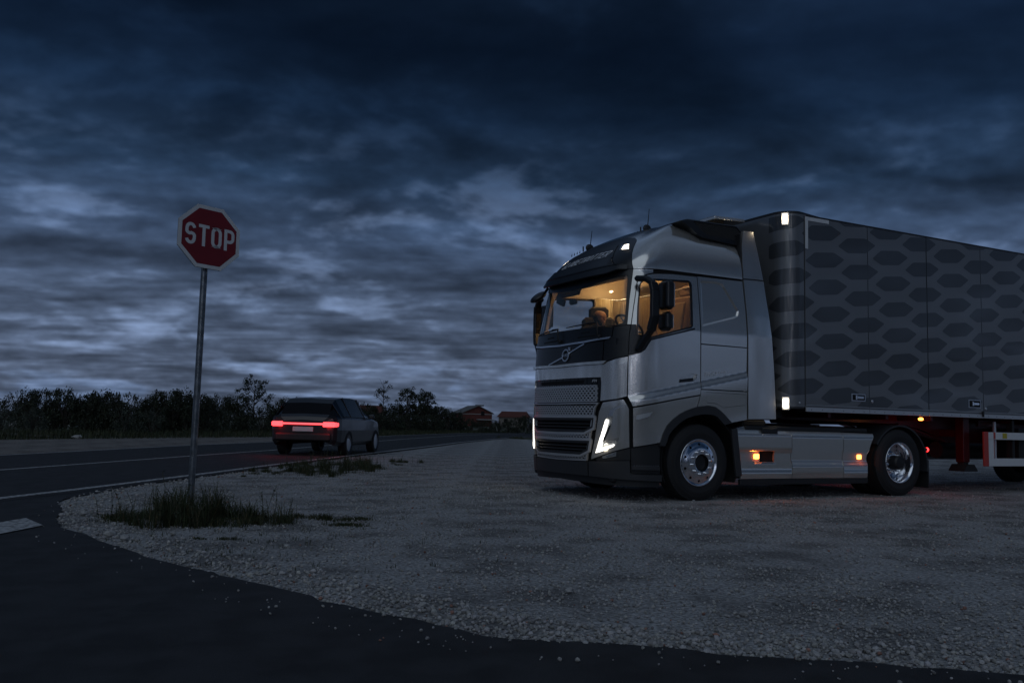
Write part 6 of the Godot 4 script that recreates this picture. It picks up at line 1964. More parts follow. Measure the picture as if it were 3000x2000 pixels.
func build_trailer() -> void:
	var T := thing("semi_trailer", TRUCK_AT, TRUCK_TURN, "dark grey box trailer with darker hexagon print, coupled to the tractor unit", "trailer")
	# body
	var mb := MB.new()
	var out := []
	for k in 9:
		var a := PI * 0.5 * k / 8.0
		out.append([Vector2(TR_F + TR_R - cos(a) * TR_R, -(TR_W - TR_R) - sin(a) * TR_R), Vector2(-cos(a), -sin(a))])
	out.append([Vector2(TR_L, -TR_W), Vector2(0, -1)])
	out.append([Vector2(TR_L, -TR_W), Vector2(1, 0)])
	out.append([Vector2(TR_L, TR_W), Vector2(1, 0)])
	out.append([Vector2(TR_L, TR_W), Vector2(0, 1)])
	for k in 9:
		var a := PI * 0.5 * (8 - k) / 8.0
		out.append([Vector2(TR_F + TR_R - cos(a) * TR_R, TR_W - TR_R + sin(a) * TR_R), Vector2(-cos(a), sin(a))])
	var h0 := 1.262; var h1 := 3.985
	for k in out.size():
		var p: Array = out[k]; var q: Array = out[(k + 1) % out.size()]
		var a := mb.vert(Vector3(p[0].x, h0, p[0].y), Vector3(p[1].x, 0, p[1].y)); mb.vert(Vector3(q[0].x, h0, q[0].y), Vector3(q[1].x, 0, q[1].y)); mb.vert(Vector3(q[0].x, h1, q[0].y), Vector3(q[1].x, 0, q[1].y)); mb.vert(Vector3(p[0].x, h1, p[0].y), Vector3(p[1].x, 0, p[1].y))
		mb.tri(a, a + 1, a + 2); mb.tri(a, a + 2, a + 3)
	part(T, "box_body", mb, M.trailer)
	var plan_p := PackedVector2Array()
	for e in out:
		if plan_p.size() == 0 or plan_p[plan_p.size() - 1].distance_to(e[0]) > 0.001: plan_p.append(Vector2(e[0].x, -e[0].y))
	var upb := Basis(Vector3(1, 0, 0), Vector3(0, 0, -1), Vector3(0, 1, 0))
	part(T, "box_roof", MB.new().prism(plan_p, 3.985, 4.022, Transform3D(upb, Vector3.ZERO), 0.012), M.trailer_roof)
	part(T, "box_floor", MB.new().prism(plan_p, 1.235, 1.262, Transform3D(upb, Vector3.ZERO)), M.trailer_roof)
	for sg in [1.0, -1.0]:
		# side panels between the seams
		var us := [1.848, 3.122, 4.428, 5.745, 7.05, 8.36, 9.67, 10.98, 12.29, 13.6, 15.09]
		for k in us.size() - 1:
			part(T, "side_panel", MB.new().box(Vector3((us[k] + us[k + 1]) * 0.5, 2.632, sg * (TR_W + 0.004)), Vector3(us[k + 1] - us[k] - 0.012, 2.70, 0.012), 0.003), M.trailer)
			if k > 0: part(T, "panel_seam", MB.new().box(Vector3(us[k], 2.632, sg * (TR_W + 0.0075)), Vector3(0.006 if k % 2 else 0.010, 2.70, 0.011)), M.trailer_print if k % 2 else M.void)
			part(T, "bottom_rail", MB.new().box(Vector3((us[k] + us[k + 1]) * 0.5, 1.229, sg * (TR_W + 0.006)), Vector3(us[k + 1] - us[k] - 0.008, 0.062, 0.024), 0.004), M.alu)
			part(T, "rail_lip", MB.new().box(Vector3((us[k] + us[k + 1]) * 0.5, 1.288, sg * (TR_W + 0.012)), Vector3(us[k + 1] - us[k] - 0.006, 0.006, 0.008)), M.alu)
			if k < 4:
				for j in 6:
					part(T, "rivet", MB.new().box(Vector3(us[k] + 0.1 + j * 0.21, 1.228, sg * (TR_W + 0.019)), Vector3(0.012, 0.012, 0.004), 0.002), M.dark_plastic)
		part(T, "top_edge", MB.new().box(Vector3(8.47, 3.975, sg * (TR_W + 0.008)), Vector3(13.2, 0.022, 0.020), 0.004), M.trailer_roof)
		part(T, "corner_bracket", MB.new().prism(PackedVector2Array([Vector2(1.852, 3.500), Vector2(1.906, 3.500), Vector2(1.906, 3.908), Vector2(2.322, 3.908), Vector2(2.322, 3.962), Vector2(1.852, 3.962)]), sg * (TR_W + 0.010), sg * (TR_W + 0.0145)), M.white_paint)
		for e in [[2.750, 3.038, 1.374, 1.484], [5.370, 5.670, 1.352, 1.484], [8.0, 8.3, 1.352, 1.484]]:
			var l := Node3D.new()
			l.name = "door_latch"
			T.add_child(l, true)
			var cx: float = (e[0] + e[1]) * 0.5; var cy: float = (e[2] + e[3]) * 0.5
			part(l, "latch_plate", MB.new().box(Vector3(cx, cy, sg * (TR_W + 0.010)), Vector3(e[1] - e[0], e[3] - e[2], 0.010), 0.003), M.satin)
			part(l, "latch_pocket", MB.new().box(Vector3(cx, cy, sg * (TR_W + 0.013)), Vector3(e[1] - e[0] - 0.036, e[3] - e[2] - 0.030, 0.010), 0.002), M.void)
			part(l, "latch_lever", MB.new().box(Vector3(cx + 0.03, cy, sg * (TR_W + 0.020)), Vector3(0.13, 0.042, 0.018), 0.006), M.chrome)
			part(l, "latch_pivot", MB.new().box(Vector3(cx - 0.055, cy, sg * (TR_W + 0.020)), Vector3(0.03, 0.07, 0.02), 0.006), M.chrome)
		for e in [[3.18, 1.38], [5.80, 1.345]]:
			part(T, "lock_button", MB.new().ellipsoid(Vector3(e[0], e[1], sg * (TR_W + 0.012)), Vector3(0.022, 0.026, 0.012), 12), M.satin)
		part(T, "rubber_stop", MB.new().box(Vector3(5.70, 1.262, sg * (TR_W + 0.025)), Vector3(0.03, 0.09, 0.04), 0.008), M.dark_plastic)
		# white position lamps on the front corner
		for h in [3.905, 1.305]:
			var a := deg_to_rad(48.0)
			var n := Vector3(-sin(a), 0, sg * cos(a))
			var p := Vector3(TR_F + TR_R - sin(a) * TR_R, h, sg * (TR_W - TR_R + cos(a) * TR_R))
			var bs := Basis(Vector3.UP.cross(n), Vector3.UP, n)
			part(T, "lamp_base", MB.new().box(p + n * 0.010, Vector3(0.105, 0.185, 0.024), 0.008, bs), M.white_paint)
			part(T, "position_lamp", MB.new().box(p + n * 0.030, Vector3(0.072, 0.140, 0.024), 0.010, bs), M.lamp_white)
			omni(T, p + n * 0.034, Color(1.0, 0.90, 0.74), 0.020, 0.012)
		part(T, "corner_cap", MB.new().ellipsoid(wrap_point(Vector2(1.74, 1.315)) * Vector3(1, 1, sg), Vector3(0.016, 0.016, 0.016), 10), M.satin)
		# red chassis beams
		var beam := PackedVector2Array([Vector2(1.62, 1.235), Vector2(1.62, 1.10), Vector2(4.56, 1.075), Vector2(5.15, 1.00), Vector2(5.75, 0.80), Vector2(15.0, 0.80), Vector2(15.0, 1.235)])
		part(T, "chassis_beam", MB.new().prism(beam, sg * 0.55 - 0.04, sg * 0.55 + 0.04), M.red_frame)
		part(T, "beam_flange", MB.new().box(Vector3(10.4, 0.80, sg * 0.55), Vector3(9.2, 0.02, 0.16)), M.red_frame)
		part(T, "beam_flange", MB.new().bar(Vector3(4.56, 1.072, sg * 0.55), Vector3(5.77, 0.80, sg * 0.55), 0.16, 0.02), M.red_frame)
		# landing legs
		var lg := Node3D.new()
		lg.name = "landing_leg"
		T.add_child(lg, true)
		part(lg, "leg_tube", MB.new().box(Vector3(5.63, 0.86, sg * 0.98), Vector3(0.155, 0.75, 0.15), 0.012), M.red_frame)
		part(lg, "leg_inner", MB.new().box(Vector3(5.63, 0.50, sg * 0.98), Vector3(0.12, 0.22, 0.12), 0.008), M.chassis)
		var foot := MB.new()
		foot.prism(PackedVector2Array([Vector2(5.47, 0.345), Vector2(5.80, 0.345), Vector2(5.80, 0.365), Vector2(5.72, 0.455), Vector2(5.55, 0.455), Vector2(5.47, 0.365)]), sg * 0.98 - 0.14, sg * 0.98 + 0.14)
		part(lg, "leg_foot", foot, M.chassis)
		part(lg, "leg_brace", MB.new().bar(Vector3(5.66, 0.70, sg * 0.96), Vector3(6.25, 1.15, sg * 0.60), 0.06, 0.05, 0.006), M.red_frame)
		part(T, "cross_frame", MB.new().box(Vector3(6.40, 1.115, sg * 0.90), Vector3(0.56, 0.10, 0.06), 0.01), M.red_frame)
		part(T, "cross_frame", MB.new().box(Vector3(6.55, 0.93, sg * 0.90), Vector3(0.12, 0.58, 0.05), 0.01), M.red_frame)
		part(T, "slotted_post", MB.new().box(Vector3(6.16, 0.80, sg * 1.18), Vector3(0.045, 0.70, 0.03), 0.004), M.alu)
		# side guard
		var g := Node3D.new()
		g.name = "side_guard"
		T.add_child(g, true)
		part(g, "guard_rail", MB.new().box(Vector3(7.93, 0.920, sg * 1.245), Vector3(4.10, 0.118, 0.03), 0.006), M.white_paint)
		part(g, "guard_rail", MB.new().box(Vector3(7.93, 0.498, sg * 1.245), Vector3(4.10, 0.126, 0.03), 0.006), M.white_paint)
		part(g, "guard_post", MB.new().box(Vector3(5.955, 0.710, sg * 1.244), Vector3(0.135, 0.30, 0.028), 0.004), M.white_paint)
		part(g, "guard_end", MB.new().box(Vector3(5.828, 0.710, sg * 1.246), Vector3(0.118, 0.55, 0.034), 0.008), M.reflector_red, "red and white striped front end of the side guard")
		part(g, "reflective_strip", MB.new().box(Vector3(6.035, 0.925, sg * 1.262), Vector3(0.048, 0.105, 0.003)), M.reflector_red)
		part(g, "reflective_strip", MB.new().box(Vector3(6.30, 0.925, sg * 1.262), Vector3(0.11, 0.085, 0.003)), M.yellow, "small yellow plate on the guard rail")
		for u in [6.6, 8.0, 9.8]:
			part(g, "guard_bracket", MB.new().box(Vector3(u, 0.86, sg * 1.16), Vector3(0.06, 0.80, 0.12), 0.01), M.chassis)
		part(T, "pallet_box", MB.new().box(Vector3(7.9, 0.78, sg * 0.90), Vector3(2.0, 0.55, 0.45), 0.03), M.chassis)
		part(T, "air_tank", MB.new().tube([Vector3(5.95, 0.66, sg * 0.25), Vector3(7.4, 0.66, sg * 0.25)], 0.14, 0.14, 16), M.chassis)
		part(T, "side_marker", MB.new().box(Vector3(4.36, 1.152, sg * 1.19), Vector3(0.085, 0.045, 0.05), 0.015), M.lamp_amber)
		omni(T, Vector3(4.36, 1.152, sg * 1.20), Color(1.0, 0.45, 0.12), 0.006, 0.012)
		part(T, "marker_bracket", MB.new().box(Vector3(4.36, 1.19, sg * 1.15), Vector3(0.10, 0.05, 0.08), 0.006), M.chassis)
		for u in [10.1, 11.41, 12.72]:
			make_wheel(T, Vector3(u, 0.49, sg * 1.22), sg, false)
		part(T, "wheel_guard", arc_strip(MB.new(), Vector3(10.1, 0.49, 0), 0.57, 0.02, 10.0, 170.0, sg * 0.9, sg * 1.24), M.plastic)
	for u in [10.1, 11.41, 12.72]:
		part(T, "axle", MB.new().tube([Vector3(u, 0.49, -1.0), Vector3(u, 0.49, 1.0)], 0.065, 0.065, 10), M.chassis)
	part(T, "crossmember", MB.new().box(Vector3(5.63, 0.95, 0.0), Vector3(0.08, 0.12, 1.9), 0.008), M.red_frame)
	for u in [2.4, 3.6, 4.6, 6.6, 7.8, 9.0]:
		part(T, "crossmember", MB.new().box(Vector3(u, 1.17, 0.0), Vector3(0.06, 0.09, 2.4), 0.006), M.red_frame)
	part(T, "kingpin_plate", MB.new().box(Vector3(3.2, 1.15, 0.0), Vector3(1.4, 0.02, 1.1)), M.red_frame)
	part(T, "nose_bar", MB.new().box(Vector3(1.66, 1.16, 0.0), Vector3(0.16, 0.14, 1.9), 0.02), M.chassis)
	# printed hexagons on the near side and round the corner
	var hexa := [Vector2(-0.390, -0.047), Vector2(-0.190, -0.128), Vector2(0.196, -0.088), Vector2(0.402, 0.049), Vector2(0.186, 0.131), Vector2(-0.202, 0.091)]
	var round_ := PackedVector2Array()
	for k in 6:
		var a: Vector2 = hexa[k]; var p: Vector2 = hexa[(k + 5) % 6]; var n: Vector2 = hexa[(k + 1) % 6]
		var r := 0.028
		round_.append(a + (p - a).normalized() * r); round_.append(a + ((p - a).normalized() + (n - a).normalized()) * r * 0.28); round_.append(a + (n - a).normalized() * r)
	var flat := MB.new()
	for p in round_: flat.vert(Vector3(p.x, p.y, 0), Vector3(0, 0, 1), p)
	var tr := Geometry2D.triangulate_polygon(round_)
	for k in range(0, tr.size(), 3): flat.tri(tr[k], tr[k + 1], tr[k + 2])
	var fm := flat.mesh()
	var side_lim := PackedVector2Array([Vector2(1.851, 1.296), Vector2(15.0, 1.296), Vector2(15.0, 3.960), Vector2(1.851, 3.960)])
	var corner_lim := PackedVector2Array([Vector2(1.28, 1.30), Vector2(1.838, 1.30), Vector2(1.838, 3.955), Vector2(1.28, 3.955)])
	for i in range(-2, 18):
		for j in range(-8, 9):
			var c := Vector2(2.235, 3.371) + Vector2(0.7155, -0.1035) * i + Vector2(0.0573, -0.3865) * j
			if c.y < 1.05 or c.y > 4.15 or c.x < 1.0 or c.x > 14.4: continue
			var w := PackedVector2Array()
			for p in round_: w.append(p + c)
			if c.x > 2.27 and c.y > 1.44 and c.y < 3.82:
				shared(T, "printed_hexagon", fm, M.trailer_print, Transform3D(Basis(), Vector3(c.x, c.y, TR_W + 0.0118)))
				continue
			for b in Geometry2D.intersect_polygons(w, side_lim):
				var m2 := MB.new()
				for p in b: m2.vert(Vector3(p.x, p.y, TR_W + 0.0118), Vector3(0, 0, 1), p)
				var t2 := Geometry2D.triangulate_polygon(b)
				if t2.size() == 0: continue
				for k in range(0, t2.size(), 3): m2.tri(t2[k], t2[k + 1], t2[k + 2])
				part(T, "printed_hexagon", m2, M.trailer_print)
			for b in Geometry2D.intersect_polygons(w, corner_lim):
				var m3 := patch(MB.new(), b, 0.002, 0.0, 0.05, [], 0.0, wrap_point, wrap_normal)
				if m3.ix.size(): part(T, "printed_hexagon", m3, M.trailer_print)
	part(T, "corner_seam", MB.new().box(Vector3(1.843, 2.62, TR_W + 0.0005), Vector3(0.008, 2.70, 0.004)), M.void)

# ---------------------------------------------------------------- the passing car
func build_car() -> void:
	M.car_paint = mat(0.010, 0.011, 0.014, 0.35, 0.0, 0.4)
	M.car_glass = mat(0.006, 0.006, 0.007, 0.12)
	M.car_glass.metallic_specular = 0.3
	var C := thing("passing_car", Vector3(-5.12, 0.016, -22.2), -0.105, "dark estate car driving away on the main road with red tail lights lit", "car")
	# stations: z from the tail, half width, sill, belt height, roof height, roof half width
	var st := [[0.0, 0.60, 0.36, 0.86, 0.86, 0.50], [-0.04, 0.76, 0.30, 0.93, 0.95, 0.60], [-0.12, 0.84, 0.26, 0.96, 1.02, 0.62], [-0.35, 0.885, 0.24, 0.97, 1.30, 0.60], [-0.60, 0.90, 0.24, 0.97, 1.41, 0.60], [-1.2, 0.91, 0.24, 0.965, 1.465, 0.60], [-1.9, 0.91, 0.24, 0.96, 1.475, 0.60], [-2.5, 0.91, 0.24, 0.95, 1.45, 0.60], [-3.1, 0.90, 0.24, 0.945, 1.12, 0.62], [-3.4, 0.895, 0.24, 0.93, 0.96, 0.66], [-4.0, 0.87, 0.25, 0.86, 0.88, 0.62], [-4.35, 0.80, 0.28, 0.72, 0.75, 0.55], [-4.5, 0.62, 0.36, 0.58, 0.60, 0.45]]
	var low := MB.new(); var gl := MB.new(); var rf := MB.new()
	var lay := func(k: int) -> Array:
		var s: Array = st[k]
		var w: float = s[1]
		return [Vector3(w * 0.90, s[2], s[0]), Vector3(w * 0.98, s[2] + 0.10, s[0]), Vector3(w, lerpf(s[2], s[3], 0.55), s[0]), Vector3(w * 0.985, s[3] - 0.05, s[0]), Vector3(w * 0.955, s[3], s[0])]
	for sg in [1.0, -1.0]:
		var F := Vector3(sg, 1, 1)
		for k in st.size() - 1:
			var a: Array = lay.call(k); var b: Array = lay.call(k + 1)
			for j in 4: quad_out(low, a[j] * F, b[j] * F, b[j + 1] * F, a[j + 1] * F, Vector3(sg, 0.05, 0.0))
			var s: Array = st[k]; var q: Array = st[k + 1]
			var ra := Vector3(s[5] * sg, s[4], s[0]); var rb := Vector3(q[5] * sg, q[4], q[0])
			quad_out(gl, a[4] * F, b[4] * F, rb, ra, Vector3(sg, 0.4, 0.0))
			var ca := Vector3(0, s[4] + 0.02, s[0]); var cb := Vector3(0, q[4] + 0.02, q[0])
			var roof_like: bool = s[4] > 1.38 and q[4] > 1.38 or s[0] < -3.3
			quad_out(rf if roof_like and k < 8 else (low if k < 2 or k >= 8 else gl), ra, rb, cb, ca, Vector3(0, 1, 0.2))
		var t: Array = lay.call(0)
		for j in 4: quad_out(low, Vector3(0, t[j].y, 0.01), t[j] * F, t[j + 1] * F, Vector3(0, t[j + 1].y, 0.01), Vector3(0, 0, 1))
		for z in [-0.95, -3.65]:
			var w := Node3D.new()
			w.name = "wheel"
			C.add_child(w, true)
			w.position = Vector3(sg * 0.80, 0.315, z)
			var bs := Basis(Vector3(sg, 0, 0), Vector3(0, 1, 0), Vector3(0, 0, sg))
			part(w, "tyre", MB.new().lathe([Vector2(0.20, -0.10), Vector2(0.30, -0.11), Vector2(0.32, -0.09), Vector2(0.32, 0.09), Vector2(0.30, 0.11), Vector2(0.21, 0.105)], Vector3.ZERO, bs, 28), M.tyre)
			part(w, "rim", MB.new().lathe([Vector2(0.215, 0.10), Vector2(0.20, 0.09), Vector2(0.06, 0.095), Vector2(0.0, 0.095)], Vector3.ZERO, bs, 20), M.satin)
		# tail lamp, wrapping round the corner
		part(C, "tail_lamp", MB.new().box(Vector3(sg * 0.655, 0.775, 0.012), Vector3(0.30, 0.125, 0.05), 0.02, Basis(Vector3.UP, sg * 0.22)), M.lamp_tail)
		part(C, "tail_lamp", MB.new().box(Vector3(sg * 0.812, 0.775, -0.10), Vector3(0.05, 0.115, 0.20), 0.02, Basis(Vector3.UP, sg * -0.18)), M.lamp_tail)
		omni(C, Vector3(sg * 0.68, 0.76, 0.14), Color(1.0, 0.06, 0.05), 0.07, 0.10)
		part(C, "door_mirror", MB.new().box(Vector3(sg * 0.99, 1.0, -2.75), Vector3(0.16, 0.12, 0.10), 0.03), M.car_paint)
	for sg in [1.0, -1.0]:
		for k in [3, 5, 7, 8]:
			var s: Array = st[k]
			part(C, "pillar", MB.new().bar(Vector3(sg * s[1] * 0.965, s[3] - 0.01, s[0]), Vector3(sg * (s[5] + 0.012), s[4] + 0.005, s[0] + 0.04), 0.07, 0.02, 0.005, Vector3(sg, 0, 0)), M.car_paint)
		part(C, "belt_trim", MB.new().bar(Vector3(sg * 0.868, 0.975, -0.5), Vector3(sg * 0.868, 0.955, -3.1), 0.016, 0.02), M.dark_plastic)
	part(C, "body", low, M.car_paint)
	part(C, "windows", gl, M.car_glass)
	part(C, "roof", rf, M.car_paint)
	part(C, "added_glow_strip", MB.new().box(Vector3(0, 0.785, 0.014), Vector3(1.04, 0.045, 0.03), 0.012), M.lamp_tail)  # invented glowing bar, added to draw the tail lights into a red streak
	part(C, "bumper", MB.new().box(Vector3(0, 0.46, 0.0), Vector3(1.44, 0.20, 0.12), 0.05), M.dark_plastic)
	part(C, "number_plate", MB.new().box(Vector3(0, 0.655, 0.022), Vector3(0.52, 0.11, 0.012), 0.004), M.white_paint)
	part(C, "rear_window", MB.new().quad_part(Vector3(-0.58, 0.98, -0.09), Vector3(0.58, 0.98, -0.09), Vector3(0.50, 1.34, -0.46), Vector3(-0.50, 1.34, -0.46)), M.car_glass)

func quad_out(mb: MB, a: Vector3, b: Vector3, c: Vector3, d: Vector3, ref: Vector3) -> void:
	var n := (c - a).cross(d - b)
	if n.dot(ref) < 0.0: mb.quad(d, c, b, a)
	else: mb.quad(a, b, c, d)

# ---------------------------------------------------------------- the person: one skin from tapered bones
func cap_dist(p: Vector3, a: Vector3, b: Vector3, ra: float, rb: float) -> float:
	var ab := b - a
	var t := clampf((p - a).dot(ab) / maxf(ab.length_squared(), 1e-9), 0.0, 1.0)
	return p.distance_to(a + ab * t) - lerpf(ra, rb, t)

func field(p: Vector3, bones: Array, k: float) -> float:
	var d := 1e3
	for b in bones:
		var e := cap_dist(p, b[0], b[1], b[2], b[3])
		if e > d + k * 2.0: continue
		var h := clampf(0.5 + 0.5 * (d - e) / k, 0.0, 1.0)
		d = lerpf(d, e, h) - k * h * (1.0 - h)
	return d

func net(mb: MB, bones: Array, k: float, cell: float, grow := 0.0, lim_lo := Vector3.ONE * -9.0, lim_hi := Vector3.ONE * 9.0) -> void:
	var lo := Vector3.ONE * 1e9; var hi := -lo
	for b in bones:
		for e in [[b[0], b[2]], [b[1], b[3]]]:
			lo = lo.min(e[0] - Vector3.ONE * (e[1] + cell * 2.0 + grow)); hi = hi.max(e[0] + Vector3.ONE * (e[1] + cell * 2.0 + grow))
	lo = lo.max(lim_lo); hi = hi.min(lim_hi)
	var n := Vector3i(((hi - lo) / cell).ceil()) + Vector3i.ONE
	var f := PackedFloat32Array()
	f.resize(n.x * n.y * n.z)
	var at := 0
	for z in n.z:
		for y in n.y:
			for x in n.x:
				f[at] = field(lo + Vector3(x, y, z) * cell, bones, k) - grow
				at += 1
	var ids := {}
	var sx := 1; var sy := n.x; var sz := n.x * n.y
	var off := [0, sx, sy, sx + sy, sz, sx + sz, sy + sz, sx + sy + sz]
	var edges := [[0, 1], [2, 3], [4, 5], [6, 7], [0, 2], [1, 3], [4, 6], [5, 7], [0, 4], [1, 5], [2, 6], [3, 7]]
	for z in n.z - 1:
		for y in n.y - 1:
			for x in n.x - 1:
				var o := x + y * sy + z * sz
				var neg := 0
				for c in 8:
					if f[o + off[c]] < 0.0: neg += 1
				if neg == 0 or neg == 8: continue
				var sum := Vector3.ZERO; var cnt := 0
				for e in edges:
					var a := f[o + off[e[0]]]; var b := f[o + off[e[1]]]
					if (a < 0.0) == (b < 0.0): continue
					var t := a / (a - b)
					var pa := Vector3(e[0] & 1, (e[0] >> 1) & 1, e[0] >> 2); var pb := Vector3(e[1] & 1, (e[1] >> 1) & 1, e[1] >> 2)
					sum += pa.lerp(pb, t); cnt += 1
				var p := lo + (Vector3(x, y, z) + sum / cnt) * cell
				var h := cell * 0.5
				var g := Vector3(field(p + Vector3(h, 0, 0), bones, k) - field(p - Vector3(h, 0, 0), bones, k), field(p + Vector3(0, h, 0), bones, k) - field(p - Vector3(0, h, 0), bones, k), field(p + Vector3(0, 0, h), bones, k) - field(p - Vector3(0, 0, h), bones, k))
				ids[o] = mb.vert(p, g.normalized(), Vector2.ZERO)
	for z in range(1, n.z - 1):
		for y in range(1, n.y - 1):
			for x in range(1, n.x - 1):
				var o := x + y * sy + z * sz
				var a := f[o] < 0.0
				for ax in 3:
					var st: int = [sx, sy, sz][ax]
					if a == (f[o + st] < 0.0): continue
					var u: int = [sy, sz, sx][ax]; var v: int = [sz, sx, sy][ax]
					if ids.has(o) and ids.has(o - u) and ids.has(o - v) and ids.has(o - u - v):
						mb.tri(ids[o], ids[o - u], ids[o - u - v]); mb.tri(ids[o], ids[o - u - v], ids[o - v])

func build_person() -> void:
	M.skin_tone = mat(0.46, 0.27, 0.19, 0.5)
	M.hair = mat(0.030, 0.022, 0.018, 0.7)
	M.shirt = mat(0.045, 0.048, 0.060, 0.85)
	M.trousers = mat(0.025, 0.028, 0.036, 0.85)
	var P := thing("person", TRUCK_AT + Vector3(0, -0.085, 0), TRUCK_TURN, "man with close cropped hair and short beard in dark shirt, seated in the cab", "person")
	# pose in truck axes: seated on the far seat, head turned to the near side
	var hip := Vector3(-0.40, 2.06, -0.56)
	var chest := Vector3(-0.36, 2.34, -0.56)
	var neck := Vector3(-0.39, 2.455, -0.555)
	var head := Vector3(-0.378, 2.585, -0.55)
	var fwd := Vector3(0.10, -0.03, 0.99).normalized()
	var up := Vector3(0.0, 1.0, 0.03).normalized()
	var rt := up.cross(fwd).normalized()
	var piv := Vector3(-0.40, 0.0, -0.58)
	var rb := Basis(Vector3.UP, 0.96)
	var torso := [[hip, hip + Vector3(0.01, 0.12, 0), 0.145, 0.135], [hip + Vector3(0.01, 0.12, 0), chest, 0.135, 0.155], [chest + Vector3(0, 0.04, -0.13), chest + Vector3(0, 0.04, 0.13), 0.09, 0.09]]
	var arms := []
	var hands := []
	for sg in [1.0, -1.0]:
		var sh: Vector3 = chest + Vector3(0.0, 0.06, sg * 0.20)
		var el: Vector3 = Vector3(-0.44, 2.13, -0.56 + sg * 0.27)
		var wr: Vector3 = Vector3(-0.66, 2.16, -0.56 + sg * 0.13)
		arms.append([[sh, el, 0.062, 0.047], [el, wr, 0.045, 0.030]])
		# hand resting on the thigh: palm and five fingers
		var d := Vector3(-1, -0.18, -sg * 0.15).normalized()
		var s: Vector3 = d.cross(Vector3.UP).normalized() * sg
		var hb := [[wr, wr + d * 0.045, 0.028, 0.030], [wr + d * 0.03 + s * 0.022, wr + d * 0.09 + s * 0.028, 0.017, 0.016], [wr + d * 0.03 - s * 0.022, wr + d * 0.088 - s * 0.028, 0.017, 0.015], [wr + d * 0.03, wr + d * 0.092, 0.018, 0.017]]
		var lens := [0.066, 0.078, 0.072, 0.056]
		for k in 4:
			var r0: Vector3 = wr + d * 0.088 + s * (0.030 - 0.020 * k)
			var r1: Vector3 = r0 + d * lens[k] * 0.5 + Vector3(0, -0.004, 0)
			var r2: Vector3 = r1 + (d * 0.8 + Vector3(0, -0.5, 0)).normalized() * lens[k] * 0.5
			hb.append([r0, r1, 0.0092, 0.0085]); hb.append([r1, r2, 0.0085, 0.0072])
		var t0: Vector3 = wr + d * 0.025 + s * 0.028
		hb.append([t0, t0 + (d * 0.6 + s * 0.7).normalized() * 0.040, 0.013, 0.0105]); hb.append([t0 + (d * 0.6 + s * 0.7).normalized() * 0.040, t0 + (d * 0.6 + s * 0.7).normalized() * 0.040 + (d * 0.95 + s * 0.2).normalized() * 0.032, 0.0105, 0.0085])
		hands.append(hb)
	var legs := []
	for sg in [1.0, -1.0]:
		var hp: Vector3 = hip + Vector3(-0.04, -0.02, sg * 0.10)
		var kn: Vector3 = Vector3(-0.84, 2.08, -0.56 + sg * 0.14)
		var an: Vector3 = Vector3(-0.78, 1.70, -0.56 + sg * 0.13)
		legs.append([hp, kn, 0.088, 0.062]); legs.append([kn, an, 0.058, 0.040]); legs.append([an + Vector3(0.03, -0.05, 0), an + Vector3(-0.17, -0.07, 0), 0.042, 0.034])
	# head
	var H := func(x: float, y: float, z: float) -> Vector3: return head + rt * x + up * y + fwd * z
	var hd := [[H.call(0, 0.035, -0.028), H.call(0, 0.030, 0.020), 0.084, 0.078], [H.call(0, -0.02, 0.03), H.call(0, -0.075, 0.052), 0.058, 0.034], [H.call(-0.035, -0.06, 0.01), H.call(0.0, -0.088, 0.058), 0.030, 0.024], [H.call(0.035, -0.06, 0.01), H.call(0.0, -0.088, 0.058), 0.030, 0.024], [H.call(0, 0.012, 0.093), H.call(0, -0.026, 0.114), 0.008, 0.0125], [H.call(-0.034, 0.026, 0.083), H.call(0.034, 0.026, 0.083), 0.011, 0.011], [H.call(-0.036, -0.012, 0.070), H.call(-0.03, -0.03, 0.070), 0.018, 0.016], [H.call(0.036, -0.012, 0.070), H.call(0.03, -0.03, 0.070), 0.018, 0.016], [H.call(-0.016, -0.052, 0.088), H.call(0.016, -0.052, 0.088), 0.0065, 0.0065], [H.call(-0.014, -0.063, 0.086), H.call(0.014, -0.063, 0.086), 0.007, 0.007]]
	var ears := []
	for sg in [-1.0, 1.0]:
		ears.append([H.call(sg * 0.082, 0.022, -0.006), H.call(sg * 0.080, -0.022, 0.0), 0.012, 0.008])
	for grp in [torso, legs, arms[0], arms[1], hands[0], hands[1]]:
		for bn in grp:
			bn[0] = piv + rb * (bn[0] - piv)
			bn[1] = piv + rb * (bn[1] - piv)
	var body := MB.new()
	var nk := [[neck - up * 0.07, H.call(0, -0.05, -0.01), 0.058, 0.052]]
	net(body, hd + ears + nk, 0.016, 0.0085)
	net(body, torso + [arms[0][0], arms[0][1], arms[1][0], arms[1][1]] + legs, 0.03, 0.026)
	for hb in hands: net(body, hb, 0.008, 0.0065)
	var b := part(P, "body", body, M.skin_tone)
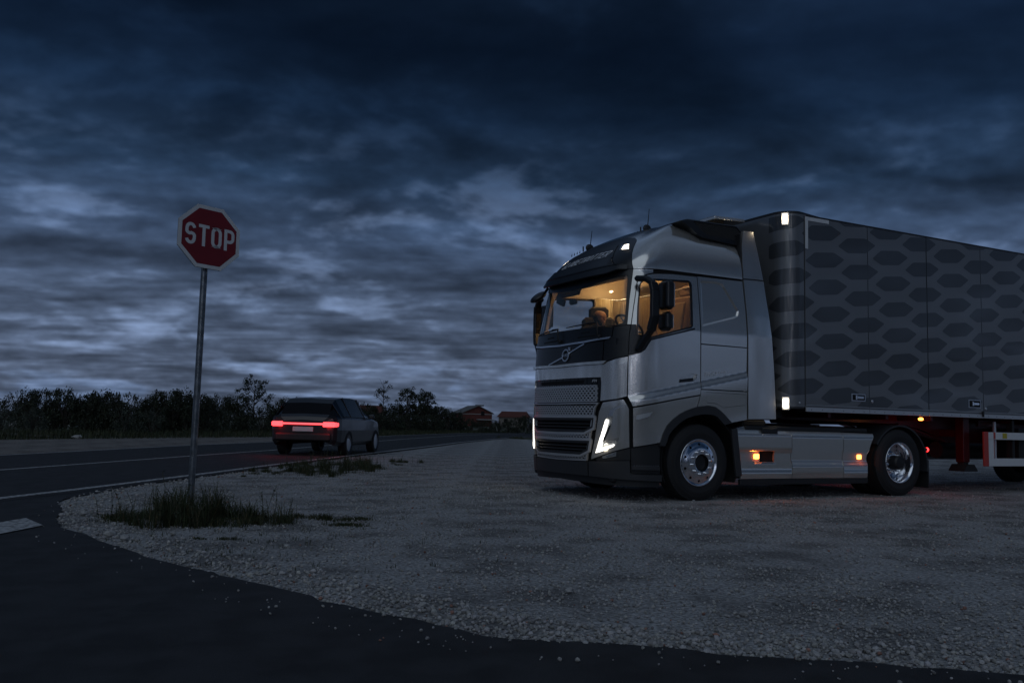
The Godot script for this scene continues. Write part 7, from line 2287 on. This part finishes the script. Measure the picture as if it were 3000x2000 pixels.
	# eyes and brows
	for sg in [-1.0, 1.0]:
		part(P, "eye", MB.new().ellipsoid(H.call(sg * 0.031, 0.008, 0.078), Vector3(0.011, 0.007, 0.009), 10), M.hair)
		part(P, "eyebrow", MB.new().tube([H.call(sg * 0.014, 0.026, 0.094), H.call(sg * 0.032, 0.030, 0.092), H.call(sg * 0.050, 0.024, 0.080)], 0.0035, 0.0025, 6), M.hair)
	part(P, "mouth", MB.new().tube([H.call(-0.020, -0.057, 0.089), H.call(0.0, -0.057, 0.095), H.call(0.020, -0.057, 0.089)], 0.0028, 0.0028, 6), M.hair)
	var beard := MB.new()
	net(beard, [[H.call(-0.062, -0.03, 0.018), H.call(-0.03, -0.080, 0.050), 0.020, 0.022], [H.call(0.062, -0.03, 0.018), H.call(0.03, -0.080, 0.050), 0.020, 0.022], [H.call(-0.03, -0.082, 0.050), H.call(0.03, -0.082, 0.050), 0.026, 0.026]], 0.02, 0.009)
	part(P, "beard", beard, M.hair)
	var hair := MB.new()
	net(hair, [[H.call(-0.040, 0.020, -0.036), H.call(0.040, 0.020, -0.036), 0.058, 0.058], [H.call(0.0, 0.055, -0.045), H.call(0.0, -0.02, -0.055), 0.066, 0.052], [H.call(-0.070, 0.02, 0.004), H.call(-0.072, -0.02, 0.012), 0.020, 0.016], [H.call(0.070, 0.02, 0.004), H.call(0.072, -0.02, 0.012), 0.020, 0.016]], 0.03, 0.010)
	part(P, "hair", hair, M.hair)
	var shirt := MB.new()
	net(shirt, torso + [[arms[0][0][0], arms[0][0][1], 0.062, 0.052], [arms[1][0][0], arms[1][0][1], 0.062, 0.052], [arms[0][1][0], arms[0][1][0].lerp(arms[0][1][1], 0.75), 0.050, 0.040], [arms[1][1][0], arms[1][1][0].lerp(arms[1][1][1], 0.75), 0.050, 0.040]], 0.035, 0.024, 0.010)
	part(P, "shirt", shirt, M.shirt)
	var tz := MB.new()
	net(tz, legs + [[torso[0][0], torso[0][0] + Vector3(0, 0.03, 0), 0.140, 0.135]], 0.03, 0.026, 0.012)
	part(P, "trousers", tz, M.trousers)
